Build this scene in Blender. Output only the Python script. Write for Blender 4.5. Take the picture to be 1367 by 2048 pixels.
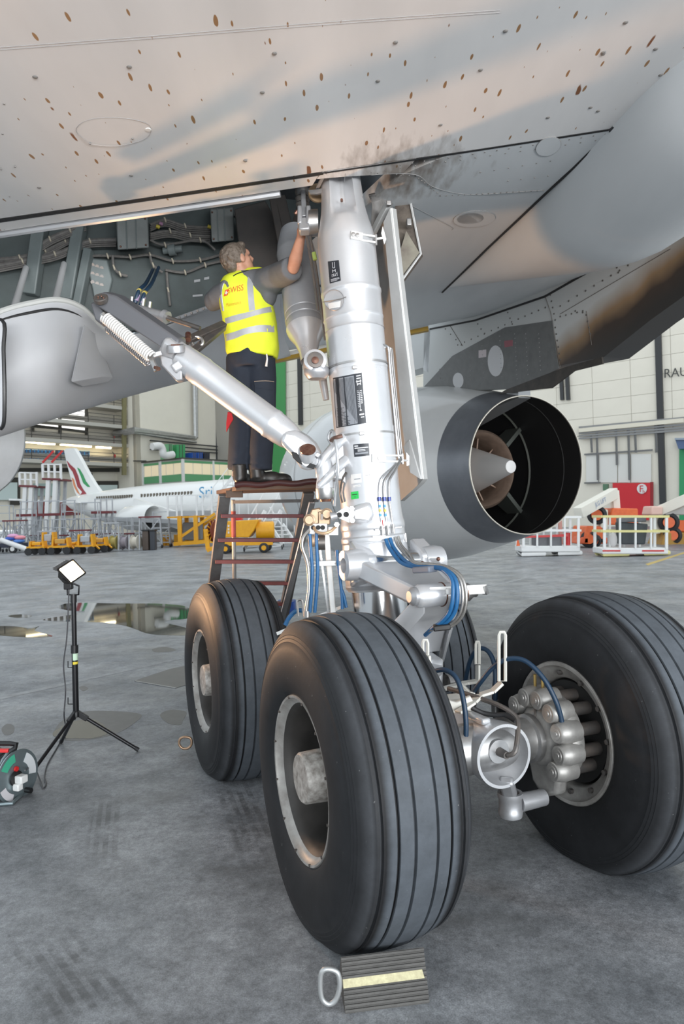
import bpy, math, random
from math import sin, cos, pi, radians, sqrt, atan2
from mathutils import Vector as V, Matrix
from mathutils.bvhtree import BVHTree
random.seed(7)
SC = bpy.context.scene
for o in list(bpy.data.objects): bpy.data.objects.remove(o)
COL = SC.collection

# ------------------------------------------------------------------ camera
PITCH, ROLL, CH, FPX = .0024, .0273, 1.779, 1427.0
_fw = V((0, cos(PITCH), sin(PITCH))); _u0 = V((0, -sin(PITCH), cos(PITCH))); _r0 = V((1, 0, 0))
_rt = _r0*cos(ROLL) - _u0*sin(ROLL); _up = _r0*sin(ROLL) + _u0*cos(ROLL)
CAM = V((0, 0, CH))
cd = bpy.data.cameras.new('camera'); cam = bpy.data.objects.new('camera', cd); COL.objects.link(cam)
cd.sensor_fit = 'VERTICAL'; cd.sensor_height = 36.0; cd.sensor_width = 36.0*1367/2048
cd.lens = FPX/2048*36.0; cd.clip_start = .05; cd.clip_end = 400
m = Matrix((_rt, _up, -_fw)).transposed().to_4x4(); m.translation = CAM
cam.matrix_world = m; SC.camera = cam
cd.dof.use_dof = True; cd.dof.focus_distance = 4.0; cd.dof.aperture_fstop = 5.0

# ------------------------------------------------------------------ light
SC.view_settings.view_transform = 'Standard'; SC.view_settings.look = 'None'
SC.view_settings.exposure = 0.0; SC.view_settings.gamma = 1.0; SC.view_settings.use_curve_mapping = False
wd = bpy.data.worlds.new('world'); SC.world = wd; wd.use_nodes = True
bg = wd.node_tree.nodes['Background']; bg.inputs[0].default_value = (.86, .94, 1.0, 1); bg.inputs[1].default_value = 1.25
def area(name, loc, tgt, sx, sy, power, col):
    l = bpy.data.lights.new(name, 'AREA'); l.shape = 'RECTANGLE'; l.size = sx; l.size_y = sy; l.energy = power; l.color = col
    o = bpy.data.objects.new(name, l); COL.objects.link(o); o.location = loc
    o.rotation_euler = (V(tgt)-V(loc)).to_track_quat('-Z', 'Y').to_euler(); return o
# daylight through the open hangar door behind and to the right of the camera, and off the sunlit apron outside it
area('hangar_door_daylight', (8, -13, 4.0), (0, 5, 2.0), 20, 8, 3600, (.93, .97, 1.0))
area('sunlit_apron', (12, -16, .1), (12, -15.9, 6), 32, 18, 46000, (1.0, .985, .965))

# ------------------------------------------------------------------ helpers
def P(x, y, D):
    d = _fw*FPX + _rt*(x-683.5) + _up*(1024-y); return CAM + d*(D/d.y)
def ray(x, y):
    return (_fw*FPX + _rt*(x-683.5) + _up*(1024-y)).normalized()
YAW = .3956; G = V((.2576, 4.4134, 0)); F = V((-sin(YAW), cos(YAW), 0)); O = V((cos(YAW), sin(YAW), 0)); Z = V((0, 0, 1))
def A(f, o, z): return G + F*f + O*o + Z*z            # aircraft axes: forward, outboard, up
def plane_hit(x, y, p, n):
    d = ray(x, y); return CAM + d*((p-CAM).dot(n)/d.dot(n))
def perp(d):
    d = d.normalized(); a = V((0, 0, 1)) if abs(d.z) < .9 else V((1, 0, 0))
    u = d.cross(a).normalized(); return u, d.cross(u).normalized()
def spline(pts, n=6, closed=False):
    pts = [V(p) for p in pts]; L = len(pts); out = []
    if L < 3: return pts
    rng = range(L if closed else L-1)
    for i in rng:
        if closed: a, b, c, d = pts[i-1], pts[i], pts[(i+1) % L], pts[(i+2) % L]
        else: a, b, c, d = pts[max(i-1, 0)], pts[i], pts[i+1], pts[min(i+2, L-1)]
        for k in range(n):
            t = k/n
            out.append(.5*((2*b)+(c-a)*t+(2*a-5*b+4*c-d)*t*t+(3*b-a-3*c+d)*t**3))
    if not closed: out.append(pts[-1])
    return out
class M:
    def __init__(s): s.v = []; s.f = []
    def add(s, vs, fs):
        n = len(s.v); s.v += [V(p) for p in vs]; s.f += [tuple(i+n for i in q) for q in fs]; return s
    def box(s, c, sz, R=None):
        c = V(c); h = V(sz)*.5; vs = []
        for x in (-1, 1):
            for y in (-1, 1):
                for z in (-1, 1):
                    p = V((x*h.x, y*h.y, z*h.z)); vs.append(c + (R @ p if R else p))
        return s.add(vs, [(0, 1, 3, 2), (4, 6, 7, 5), (0, 4, 5, 1), (2, 3, 7, 6), (0, 2, 6, 4), (1, 5, 7, 3)])
    def bar(s, p, q, w, h, up=None):
        p = V(p); q = V(q); d = (q-p); L = d.length; d.normalize()
        up = V(up) if up else (Z if abs(d.z) < .95 else V((0, 1, 0)))
        x = d.cross(up).normalized(); y = x.cross(d).normalized()
        return s.box((p+q)/2, (w, L, h), Matrix((x, d, y)).transposed())
    def cyl(s, p, q, r, r2=None, n=16, cap=True):
        r2 = r if r2 is None else r2; p = V(p); q = V(q); u, w = perp(q-p)
        vs = []
        for k in range(n):
            a = 2*pi*k/n; e = u*cos(a)+w*sin(a); vs.append(p+e*r); vs.append(q+e*r2)
        fs = [(2*k, 2*k+1, (2*k+3) % (2*n), (2*k+2) % (2*n)) for k in range(n)]
        if cap: fs += [tuple(range(0, 2*n, 2)), tuple(range(2*n-1, 0, -2))]
        return s.add(vs, fs)
    def tube(s, pts, r, n=8, sub=0, closed=False):
        pts = spline(pts, sub, closed) if sub else [V(p) for p in pts]
        L = len(pts); vs = []; u = None
        for i, p in enumerate(pts):
            if closed: d = pts[(i+1) % L]-pts[i-1]
            else: d = pts[min(i+1, L-1)]-pts[max(i-1, 0)]
            d.normalize()
            if u is None: u, w = perp(d)
            else:
                u = (u-d*u.dot(d)); u = u.normalized() if u.length > 1e-6 else perp(d)[0]; w = d.cross(u)
            rr = r[min(i, len(r)-1)] if isinstance(r, (list, tuple)) else r
            for k in range(n):
                a = 2*pi*k/n; vs.append(p+(u*cos(a)+w*sin(a))*rr)
        fs = []
        for i in range(L if closed else L-1):
            j = (i+1) % L
            for k in range(n): fs.append((i*n+k, i*n+(k+1) % n, j*n+(k+1) % n, j*n+k))
        if not closed: fs += [tuple(range(n-1, -1, -1)), tuple(range((L-1)*n, L*n))]
        return s.add(vs, fs)
    def lathe(s, p, d, prof, n=32, cap=False, closed=False):
        p = V(p); d = V(d).normalized(); u, w = perp(d); vs = []; L = len(prof)
        for (t, r) in prof:
            for k in range(n):
                a = 2*pi*k/n; vs.append(p+d*t+(u*cos(a)+w*sin(a))*r)
        fs = []
        for i in range(L if closed else L-1):
            j = (i+1) % L
            for k in range(n): fs.append((i*n+k, j*n+k, j*n+(k+1) % n, i*n+(k+1) % n))
        if cap: fs += [tuple(range(n)), tuple(range(L*n-1, (L-1)*n-1, -1))]
        return s.add(vs, fs)
    def ell(s, c, r, R=None, n=16, m_=10):
        c = V(c); r = (r, r, r) if isinstance(r, (int, float)) else r; vs = []
        for i in range(1, m_):
            th = pi*i/m_
            for k in range(n):
                a = 2*pi*k/n; p = V((r[0]*sin(th)*cos(a), r[1]*sin(th)*sin(a), r[2]*cos(th))); vs.append(c+(R @ p if R else p))
        top = V((0, 0, r[2])); vs += [c+(R @ top if R else top), c-(R @ top if R else top)]
        fs = []
        for i in range(m_-2):
            for k in range(n): fs.append((i*n+k, (i+1)*n+k, (i+1)*n+(k+1) % n, i*n+(k+1) % n))
        t = (m_-1)*n
        for k in range(n): fs.append((t, k, (k+1) % n)); fs.append((t+1, (m_-2)*n+(k+1) % n, (m_-2)*n+k))
        return s.add(vs, fs)
    def prism(s, poly, vec):
        poly = [V(p) for p in poly]; n = len(poly); vec = V(vec)
        return s.add(poly+[p+vec for p in poly], [tuple(range(n)), tuple(range(2*n-1, n-1, -1))]+[(i, n+i, n+(i+1) % n, (i+1) % n) for i in range(n)])
    def grid(s, rows, off=None, wrap=False):
        R = len(rows); C_ = len(rows[0]); vs = [V(p) for r in rows for p in r]; fs = []
        cc = C_ if wrap else C_-1
        for i in range(R-1):
            for j in range(cc): fs.append((i*C_+j, i*C_+(j+1) % C_, (i+1)*C_+(j+1) % C_, (i+1)*C_+j))
        if off is not None:
            off = V(off); n = len(vs); vs2 = [p+off for p in vs]
            fs2 = [tuple(n+i for i in reversed(q)) for q in fs]
            bd = [j for j in range(C_)] + [i*C_+C_-1 for i in range(1, R)] + [(R-1)*C_+j for j in range(C_-2, -1, -1)] + [i*C_ for i in range(R-2, 0, -1)]
            fb = [(bd[k], bd[(k+1) % len(bd)], n+bd[(k+1) % len(bd)], n+bd[k]) for k in range(len(bd))]
            vs = vs+vs2; fs = fs+fs2+fb
        return s.add(vs, fs)
    def torus(s, c, ax, R_, r, n=32, k_=10):
        u, w = perp(V(ax)); return s.tube([V(c)+(u*cos(2*pi*i/n)+w*sin(2*pi*i/n))*R_ for i in range(n)], r, k_, closed=True)
    def bolt(s, c, d, r, h, n=6):
        c = V(c); d = V(d).normalized(); return s.cyl(c, c+d*h, r, r*.9, n)
    def mesh(s, name, org, sharp=38):
        me = bpy.data.meshes.new(name); me.from_pydata([tuple(p-org) for p in s.v], [], s.f); me.validate()
        for p in me.polygons: p.use_smooth = sharp > 0
        if sharp > 0: me.set_sharp_from_angle(angle=radians(sharp))
        import bmesh
        b = bmesh.new(); b.from_mesh(me); bmesh.ops.recalc_face_normals(b, faces=b.faces); b.to_mesh(me); b.free()
        return me
    def build(s, name, mt, parent=None, label=None, sharp=38, bevel=0, kind=None, org=None, subsurf=0):
        if parent is not None: o_ = root_loc(parent)
        elif org is not None: o_ = V(org)
        else:
            xs = [p.x for p in s.v]; ys = [p.y for p in s.v]; zs = [p.z for p in s.v]
            o_ = V(((min(xs)+max(xs))/2, (min(ys)+max(ys))/2, min(zs)))
        me = s.mesh(name, o_, sharp); ob = bpy.data.objects.new(name, me); COL.objects.link(ob)
        me.materials.append(mt)
        if parent is not None: ob.parent = parent
        else: ob.location = o_
        if label: ob['label'] = label
        if kind: ob['kind'] = kind
        if bevel:
            b = ob.modifiers.new('bevel', 'BEVEL'); b.width = bevel; b.segments = 2; b.limit_method = 'ANGLE'; b.angle_limit = radians(40)
        if subsurf:
            b = ob.modifiers.new('sub', 'SUBSURF'); b.levels = subsurf; b.render_levels = subsurf
        return ob
def root_loc(o):
    l = V((0, 0, 0))
    while o is not None: l = l + o.location; o = o.parent
    return l
def tag(o, label, cat, group=None, kind=None):
    o['label'] = label; o['category'] = cat
    if group: o['group'] = group
    if kind: o['kind'] = kind
    return o
def struct(o): o['kind'] = 'structure'; return o
def T(name, label, cat, loc, group=None):
    o = bpy.data.objects.new(name, None); COL.objects.link(o); o.location = V(loc); o.empty_display_size = .1
    return tag(o, label, cat, group)
def dup(o, delta=V((0, 0, 0)), label=None, rotz=0):
    r = o.copy(); COL.objects.link(r); r.location = o.location+V(delta); r.rotation_euler.z += rotz
    if label: r['label'] = label
    for c in [x for x in list(bpy.data.objects) if x.parent == o]:
        q = c.copy(); COL.objects.link(q); q.parent = r
        for g in [x for x in list(bpy.data.objects) if x.parent == c]:
            h = g.copy(); COL.objects.link(h); h.parent = q
    return r

# ------------------------------------------------------------------ materials
_mats = {}
def mat(name, col, rough=.5, metal=0., col2=None, nscale=6., namt=.5, bump=0., bscale=60., rvar=0., spec=.5, emit=None, es=0., coat=0., alpha=None, trans=0.):
    if name in _mats: return _mats[name]
    mt = bpy.data.materials.new(name); mt.use_nodes = True; nt = mt.node_tree; b = nt.nodes['Principled BSDF']; _mats[name] = mt
    I = b.inputs; I['Base Color'].default_value = (*col, 1); I['Roughness'].default_value = rough; I['Metallic'].default_value = metal
    I['Specular IOR Level'].default_value = spec; I['Coat Weight'].default_value = coat; I['Transmission Weight'].default_value = trans
    if emit: I['Emission Color'].default_value = (*emit, 1); I['Emission Strength'].default_value = es
    L = nt.links.new
    if col2 or bump or rvar:
        tc = nt.nodes.new('ShaderNodeTexCoord')
        n1 = nt.nodes.new('ShaderNodeTexNoise'); n1.inputs['Scale'].default_value = nscale; n1.inputs['Detail'].default_value = 6; n1.inputs['Roughness'].default_value = .62
        L(tc.outputs['Object'], n1.inputs['Vector'])
        if col2:
            cr = nt.nodes.new('ShaderNodeValToRGB'); c0 = cr.color_ramp.elements
            c0[0].position = .5-namt*.35; c0[1].position = .5+namt*.35; c0[0].color = (*col, 1); c0[1].color = (*col2, 1)
            L(n1.outputs['Fac'], cr.inputs[0]); L(cr.outputs[0], I['Base Color'])
        if rvar:
            mr = nt.nodes.new('ShaderNodeMapRange'); mr.inputs[3].default_value = max(0, rough-rvar); mr.inputs[4].default_value = min(1, rough+rvar)
            L(n1.outputs['Fac'], mr.inputs[0]); L(mr.outputs[0], I['Roughness'])
        if bump:
            n2 = nt.nodes.new('ShaderNodeTexNoise'); n2.inputs['Scale'].default_value = bscale; n2.inputs['Detail'].default_value = 4
            L(tc.outputs['Object'], n2.inputs['Vector'])
            bp = nt.nodes.new('ShaderNodeBump'); bp.inputs['Strength'].default_value = bump; bp.inputs['Distance'].default_value = .01
            L(n2.outputs['Fac'], bp.inputs['Height']); L(bp.outputs[0], I['Normal'])
    return mt
def nodes(mt): return mt.node_tree, mt.node_tree.nodes['Principled BSDF']

silver = mat('silver_paint', (.62, .63, .65), .3, .5, (.56, .57, .59), 5, .6, rvar=.08)
silver_d = mat('silver_dull', (.42, .43, .45), .38, .5, (.32, .32, .33), 9, .7, rvar=.1)
chrome = mat('chrome', (.86, .87, .88), .17, 1.0)
steel = mat('brushed_steel', (.5, .5, .5), .35, .9, (.36, .35, .34), 12, .6)
darksteel = mat('dark_steel', (.12, .12, .12), .45, .7, (.2, .17, .15), 14, .6)
white_p = mat('white_paint', (.8, .8, .79), .35, 0, (.7, .7, .68), 7, .7)
grey_p = mat('grey_paint', (.36, .37, .39), .38, .1, (.3, .31, .33), 6, .6)
dgrey_p = mat('dark_grey_paint', (.13, .14, .155), .42, .1, (.1, .1, .11), 6, .6)
black_p = mat('black_plastic', (.012, .012, .013), .4)
rubber = mat('black_rubber', (.018, .019, .021), .6, 0, (.028, .028, .03), 20, .8)
hose_b = mat('blue_hose', (.012, .09, .23), .42, 0, (.02, .12, .28), 30, .6)
hose_d = mat('dark_blue_hose', (.012, .035, .07), .45)
braid = mat('braided_steel_hose', (.45, .44, .42), .4, .8, (.3, .29, .28), 200, .5)
copper = mat('greasy_bronze', (.24, .14, .10), .32, .6, (.10, .035, .028), 30, .6)
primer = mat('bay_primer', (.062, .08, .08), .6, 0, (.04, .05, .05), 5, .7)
red_p = mat('red_paint', (.55, .02, .02), .4)
yellow_p = mat('yellow_paint', (.85, .42, .01), .42, 0, (.75, .33, .01), 5, .6)
orange_p = mat('orange_paint', (.80, .16, .035), .45, 0, (.68, .11, .03), 5, .6)
blue_p = mat('blue_paint', (.02, .09, .4), .45)
green_p = mat('green_paint', (.05, .33, .12), .5)
alu = mat('mill_aluminium', (.62, .63, .64), .32, .85, (.5, .5, .51), 8, .6)
# ================================================================== setting
def floor_mat():
    mt = mat('worn_concrete', (.2, .2, .2), .42); nt, b = nodes(mt); N = nt.nodes.new; L = nt.links.new
    tc = N('ShaderNodeTexCoord')
    def noise(s, d=8, r=.6, sc=(1, 1, 1)):
        mp = N('ShaderNodeMapping'); mp.inputs['Scale'].default_value = sc; L(tc.outputs['Object'], mp.inputs[0])
        n = N('ShaderNodeTexNoise'); n.inputs['Scale'].default_value = s; n.inputs['Detail'].default_value = d; n.inputs['Roughness'].default_value = r
        L(mp.outputs[0], n.inputs['Vector']); return n.outputs['Fac']
    def ramp(f, stops):
        r = N('ShaderNodeValToRGB'); e = r.color_ramp.elements
        while len(e) < len(stops): e.new(.5)
        for i, (p, c) in enumerate(stops): e[i].position = p; e[i].color = (c, c, c, 1) if not isinstance(c, tuple) else (*c, 1)
        L(f, r.inputs[0]); return r.outputs[0]
    def mix(a, b_, fac, mode='MIX'):
        m_ = N('ShaderNodeMixRGB'); m_.blend_type = mode
        for sck, v in ((0, fac), (1, a), (2, b_)):
            if isinstance(v, float): m_.inputs[sck].default_value = v
            elif isinstance(v, tuple): m_.inputs[sck].default_value = (*v, 1)
            else: L(v, m_.inputs[sck])
        return m_.outputs[0]
    c1 = ramp(noise(1.1), [(.36, (.155, .164, .175)), (.64, (.295, .305, .318))])
    c2 = ramp(noise(7, 8, .7), [(.3, .66), (.7, 1.22)])
    c3 = ramp(noise(170, 3, .7), [(.32, .7), (.68, 1.3)])
    c = mix(mix(c1, c2, 1.0, 'MULTIPLY'), c3, 1.0, 'MULTIPLY')
    c4 = ramp(noise(38, 6, .75), [(.34, .74), (.66, 1.28)])
    c = mix(c, c4, 1.0, 'MULTIPLY')
    sp = ramp(noise(16, 8, .78), [(.60, 0.), (.70, 1.)])
    c = mix(c, (.36, .37, .38), mix((0., 0., 0.), sp, .45))
    st = ramp(noise(.7, 5, .55, (1, 2.6, 1)), [(.62, 0.), (.70, 1.)])
    c = mix(c, (.10, .10, .098), mix((0., 0., 0.), st, .45))
    # rubber scuff tracks left by tyres: parallel dark stripes with a break-up noise
    def fl(x, y):
        d = _fw*FPX + _rt*(x-683.5) + _up*(1024-y); return CAM+d*(-CH/d.z)-V((5, 50, -.2))
    for (pa, pb, half, per) in (((95, 1900), (225, 2080), .17, .055), ((215, 1600), (205, 1700), .10, .05), ((455, 1540), (520, 1700), .14, .06), ((640, 1700), (560, 1560), .12, .06)):
        a = fl(*pa); e = fl(*pb); d = (e-a); ln = d.length; d.normalize(); nn = V((-d.y, d.x, 0))
        def dotv(v, off):
            q = N('ShaderNodeVectorMath'); q.operation = 'DOT_PRODUCT'; q.inputs[1].default_value = v; L(tc.outputs['Object'], q.inputs[0])
            s = N('ShaderNodeMath'); s.operation = 'SUBTRACT'; s.inputs[1].default_value = off; L(q.outputs['Value'], s.inputs[0]); return s.outputs[0]
        def mth(op, x, y=None):
            q = N('ShaderNodeMath'); q.operation = op
            for i_, v in enumerate((x, y)):
                if v is None: continue
                if isinstance(v, (int, float)): q.inputs[i_].default_value = v
                else: L(v, q.inputs[i_])
            return q.outputs[0]
        w_ = dotv(nn, a.dot(nn)); t_ = dotv(d, a.dot(d)+ln/2)
        side = mth('SUBTRACT', 1.0, mth('SMOOTH_MIN', mth('DIVIDE', mth('ABSOLUTE', w_), half), 1.0)) if False else ramp(mth('DIVIDE', mth('ABSOLUTE', w_), half*2), [(.38, 1.), (.5, 0.)])
        end = ramp(mth('DIVIDE', mth('ABSOLUTE', t_), ln*1.6), [(.25, 1.), (.5, 0.)])
        st_ = ramp(mth('ADD', mth('MULTIPLY', mth('SINE', mth('MULTIPLY', w_, 6.283/per)), .5), .5), [(.25, .35), (.55, 1.)])
        f_ = mth('MULTIPLY', mth('MULTIPLY', side, end), mth('MULTIPLY', st_, ramp(noise(5, 6, .7), [(.4, .0), (.62, .75)])))
        c = mix(c, (.07, .071, .073), f_)
    L(c, b.inputs['Base Color'])
    L(ramp(noise(2.4, 6), [(.35, .30), (.7, .55)]), b.inputs['Roughness'])
    bp = N('ShaderNodeBump'); bp.inputs['Strength'].default_value = .25; bp.inputs['Distance'].default_value = .004
    L(noise(230, 3), bp.inputs['Height']); L(bp.outputs[0], b.inputs['Normal']); b.inputs['Specular IOR Level'].default_value = .4
    return mt
struct(M().box((5, 50, -.1), (180, 200, .2)).build('floor', floor_mat(), sharp=0))
# hangar axes: right-hand wall runs along E1 from the corner K, left-hand wall along -E2
K = V((-16.4, 94.2, 0)); E1 = V((.79, -.613, 0)); E2 = V((.613, .79, 0))
def H(a, b, z): return K + E1*a - E2*b + Z*z
RH = Matrix((E1, E2, Z)).transposed()      # box local x along E1, y along E2
wallm = mat('wall_cladding', (.82, .775, .67), .6, 0, (.76, .715, .615), .5, .8)
wallg = mat('wall_seam', (.4, .38, .34), .8)
def hbox(mm, a0, a1, b0, b1, z0, z1):
    return mm.box(H((a0+a1)/2, (b0+b1)/2, (z0+z1)/2), (abs(a1-a0), abs(b1-b0), abs(z1-z0)), RH)
wr = struct(hbox(M(), -1, 95, -.6, -.05, 0, 34).build('wall_right', wallg, sharp=0))
pm = None
for ia in range(1, 22):
    for iz in range(0, 14):
        if ia > 8 and iz > 10 and False: continue
        p = H(ia*3.3+1.65, .0, 8.2+iz*1.55+.775)
        if pm is None:
            m_ = M().box((0, 0, 0), (3.27, .12, 1.525), RH); pm = m_.mesh('panel', V((0, 0, 0)), 0); pm.materials.append(wallm)
        o = bpy.data.objects.new('panel', pm); COL.objects.link(o); o.parent = wr; o.location = p-root_loc(wr)
hbox(M(), 0, 95, -.05, .06, 0, 8.17).build('lower_panel', wallm, wr, sharp=0)
wl = struct(hbox(M(), -.6, 0, -.6, 12.5, 0, 34).build('wall_left', wallm, sharp=0))
wp = struct(hbox(M(), -4.2, 0, 11.9, 12.5, 0, 34).build('wall_pier', wallm, sharp=0))
# ================================================================== the airliner: wing, bay, belly, pylon, engine
AIR = T('airliner', 'grey wide-body airliner on four-wheel main gear, wing and engine overhead', 'airplane', G)
def wz(f, o): return 3.85+.10*o+(.018*(o-1.5)**2 if o > 1.5 else 0)+(.045*f if f > 0 else -.02*f)
def fo(p): q = V(p)-G; return q.dot(F), q.dot(O)
def W(x, y, dz=0.):
    D = 5.
    for i in range(60):
        p = P(x, y, D); f, o = fo(p); D = .5*D+.5*D*(wz(f, o)+dz-CH)/(p.z-CH)
    return P(x, y, D)
def skin_mat(name, c, c2, stain=0., sc=1.0):
    mt = mat(name, c, .34); nt, b = nodes(mt); N = nt.nodes.new; L = nt.links.new
    tc = N('ShaderNodeTexCoord')
    mp = N('ShaderNodeMapping'); mp.inputs['Rotation'].default_value = (0, 0, -YAW); mp.inputs['Scale'].default_value = (2.2, .5, 1); L(tc.outputs['Object'], mp.inputs[0])
    n = N('ShaderNodeTexNoise'); n.inputs['Scale'].default_value = 1.3; n.inputs['Detail'].default_value = 5; L(mp.outputs[0], n.inputs[0])
    r = N('ShaderNodeValToRGB'); e = r.color_ramp.elements; e[0].position = .3; e[1].position = .7; e[0].color = (*c, 1); e[1].color = (*c2, 1); L(n.outputs[0], r.inputs[0])
    out = r.outputs[0]
    if stain:
        mp2 = N('ShaderNodeMapping'); mp2.inputs['Rotation'].default_value = (0, 0, -YAW); mp2.inputs['Scale'].default_value = (1.0, .26, 1.0); L(tc.outputs['Object'], mp2.inputs[0])
        for (vs, lo, hi, dens, dark, seed) in ((5.5*sc, .035, .062, .56, (.22, .085, .03), 0.), (14*sc, .03, .085, .50, (.33, .18, .08), 3.3)):
            ad = N('ShaderNodeVectorMath'); ad.inputs[1].default_value = (seed, seed*.7, 0); L(mp2.outputs[0], ad.inputs[0])
            wb = N('ShaderNodeTexNoise'); wb.inputs['Scale'].default_value = 14; L(mp2.outputs[0], wb.inputs[0])
            av = N('ShaderNodeVectorMath'); av.operation = 'MULTIPLY_ADD'; av.inputs[1].default_value = (.1/vs*3, .1/vs*3, 0); L(wb.outputs['Color'], av.inputs[0]); L(ad.outputs[0], av.inputs[2])
            vo = N('ShaderNodeTexVoronoi'); vo.voronoi_dimensions = '2D'; vo.inputs['Scale'].default_value = vs; L(av.outputs[0], vo.inputs['Vector'])
            sx = N('ShaderNodeSeparateColor'); L(vo.outputs['Color'], sx.inputs[0])
            # random size per cell, only some cells carry a speck
            mr = N('ShaderNodeMapRange'); mr.inputs[1].default_value = dens; mr.inputs[2].default_value = 1.0; mr.inputs[3].default_value = 0.; mr.inputs[4].default_value = hi*1.5; L(sx.outputs[0], mr.inputs[0])
            lt = N('ShaderNodeMath'); lt.operation = 'SUBTRACT'; L(mr.outputs[0], lt.inputs[0]); L(vo.outputs['Distance'], lt.inputs[1])
            m2 = N('ShaderNodeMapRange'); m2.inputs[1].default_value = 0.; m2.inputs[2].default_value = .02; L(lt.outputs[0], m2.inputs[0])
            mx = N('ShaderNodeMixRGB'); mx.inputs[2].default_value = (*dark, 1); L(m2.outputs[0], mx.inputs[0]); L(out, mx.inputs[1]); out = mx.outputs[0]
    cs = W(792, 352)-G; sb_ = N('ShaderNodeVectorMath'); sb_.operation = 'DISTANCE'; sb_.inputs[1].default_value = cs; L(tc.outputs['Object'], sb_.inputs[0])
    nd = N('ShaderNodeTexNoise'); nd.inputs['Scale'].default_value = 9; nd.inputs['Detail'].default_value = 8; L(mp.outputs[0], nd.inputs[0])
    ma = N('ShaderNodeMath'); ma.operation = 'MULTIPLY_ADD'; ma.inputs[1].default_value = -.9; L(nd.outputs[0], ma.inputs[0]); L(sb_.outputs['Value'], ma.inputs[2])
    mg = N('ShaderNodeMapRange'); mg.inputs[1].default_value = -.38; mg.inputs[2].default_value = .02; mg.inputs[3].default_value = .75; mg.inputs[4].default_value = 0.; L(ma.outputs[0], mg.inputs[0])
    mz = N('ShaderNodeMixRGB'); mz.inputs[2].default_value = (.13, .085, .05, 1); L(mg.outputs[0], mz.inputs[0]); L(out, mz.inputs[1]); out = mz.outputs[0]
    L(out, b.inputs['Base Color'])
    n3 = N('ShaderNodeTexNoise'); n3.inputs['Scale'].default_value = 1.1; L(tc.outputs['Object'], n3.inputs[0])
    bp = N('ShaderNodeBump'); bp.inputs['Strength'].default_value = .12; bp.inputs['Distance'].default_value = .05; L(n3.outputs[0], bp.inputs['Height']); L(bp.outputs[0], b.inputs['Normal'])
    b.inputs['Coat Weight'].default_value = .06; b.inputs['Coat Roughness'].default_value = .25; b.inputs['Roughness'].default_value = .48; b.inputs['Specular IOR Level'].default_value = .35
    return mt
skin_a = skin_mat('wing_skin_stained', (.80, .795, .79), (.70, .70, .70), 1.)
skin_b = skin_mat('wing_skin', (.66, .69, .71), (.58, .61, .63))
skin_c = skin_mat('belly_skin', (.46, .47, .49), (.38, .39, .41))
seam_k = mat('dark_seam', (.012, .012, .013), .7)
seam_g = mat('grey_sealant', (.26, .26, .26), .6)
# flap / rear panel between its rear edge and the long seam
SEAM = [W(-260, 476), W(0, 437), W(320, 391), W(645, 343), W(930, 302), W(1221, 257)]
def wing_rows(line, f1, n=10, lift=0.):
    rows = []
    for k in range(n+1):
        r = []
        for p in line:
            f, o = fo(p); ff = f+(f1-f)*k/n; r.append(A(ff, o, wz(ff, o)+lift))
        rows.append(r)
    return rows
SL = spline(SEAM, 5)
fe, oe = fo(SEAM[-1])
ext = SL + [A(fe-(o-oe)*.55, o, wz(fe-(o-oe)*.55, o)) for o in (1.6, 2.2, 3.0, 4.2, 6.0, 8.0)]
M().grid(wing_rows(ext, -4.6), (0, 0, .12)).build('flap_panel', skin_a, AIR, sharp=30)
# narrow panel behind the bay opening
S1 = [W(-260, 484), W(0, 446), W(320, 399), W(636, 352)]; S2 = [W(-260, 510), W(0, 463), W(320, 416), W(624, 371)]
M().grid([spline(S1, 4), [(a+b)/2 for a, b in zip(spline(S1, 4), spline(S2, 4))], spline(S2, 4)], (0, 0, .03)).build('bay_edge_panel', skin_a, AIR, sharp=30)
lip = [p-Z*.012 for p in spline([W(-260, 513), W(0, 466), W(320, 420), W(560, 384)], 4)]
M().tube(lip, .022, 8).build('bay_edge_seal', mat('edge_alu', (.45, .46, .48), .35, .6), AIR)
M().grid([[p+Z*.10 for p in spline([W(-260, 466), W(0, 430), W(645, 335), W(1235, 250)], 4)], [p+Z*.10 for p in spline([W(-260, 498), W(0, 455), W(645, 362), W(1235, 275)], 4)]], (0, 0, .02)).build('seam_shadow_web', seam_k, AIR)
def gapstrip(a, b, lift): M().grid([[p+Z*lift for p in spline([W(*q) for q in a], 4)], [p+Z*lift for p in spline([W(*q) for q in b], 4)]], (0, 0, .002)).build('panel_gap', seam_k, AIR, sharp=0)
gapstrip([(-260, 476), (0, 438), (320, 392), (648, 344)], [(-260, 483), (0, 444.5), (320, 397.5), (646, 349)], -.002)
gapstrip([(648, 344), (930, 302.5), (1222, 257.5)], [(648, 347), (930, 305.5), (1222, 260.5)], -.002)
M().bar(W(652, 342)+Z*.004, W(634, 378)+Z*.004, .02, .01).build('panel_joint', seam_g, AIR)
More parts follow.
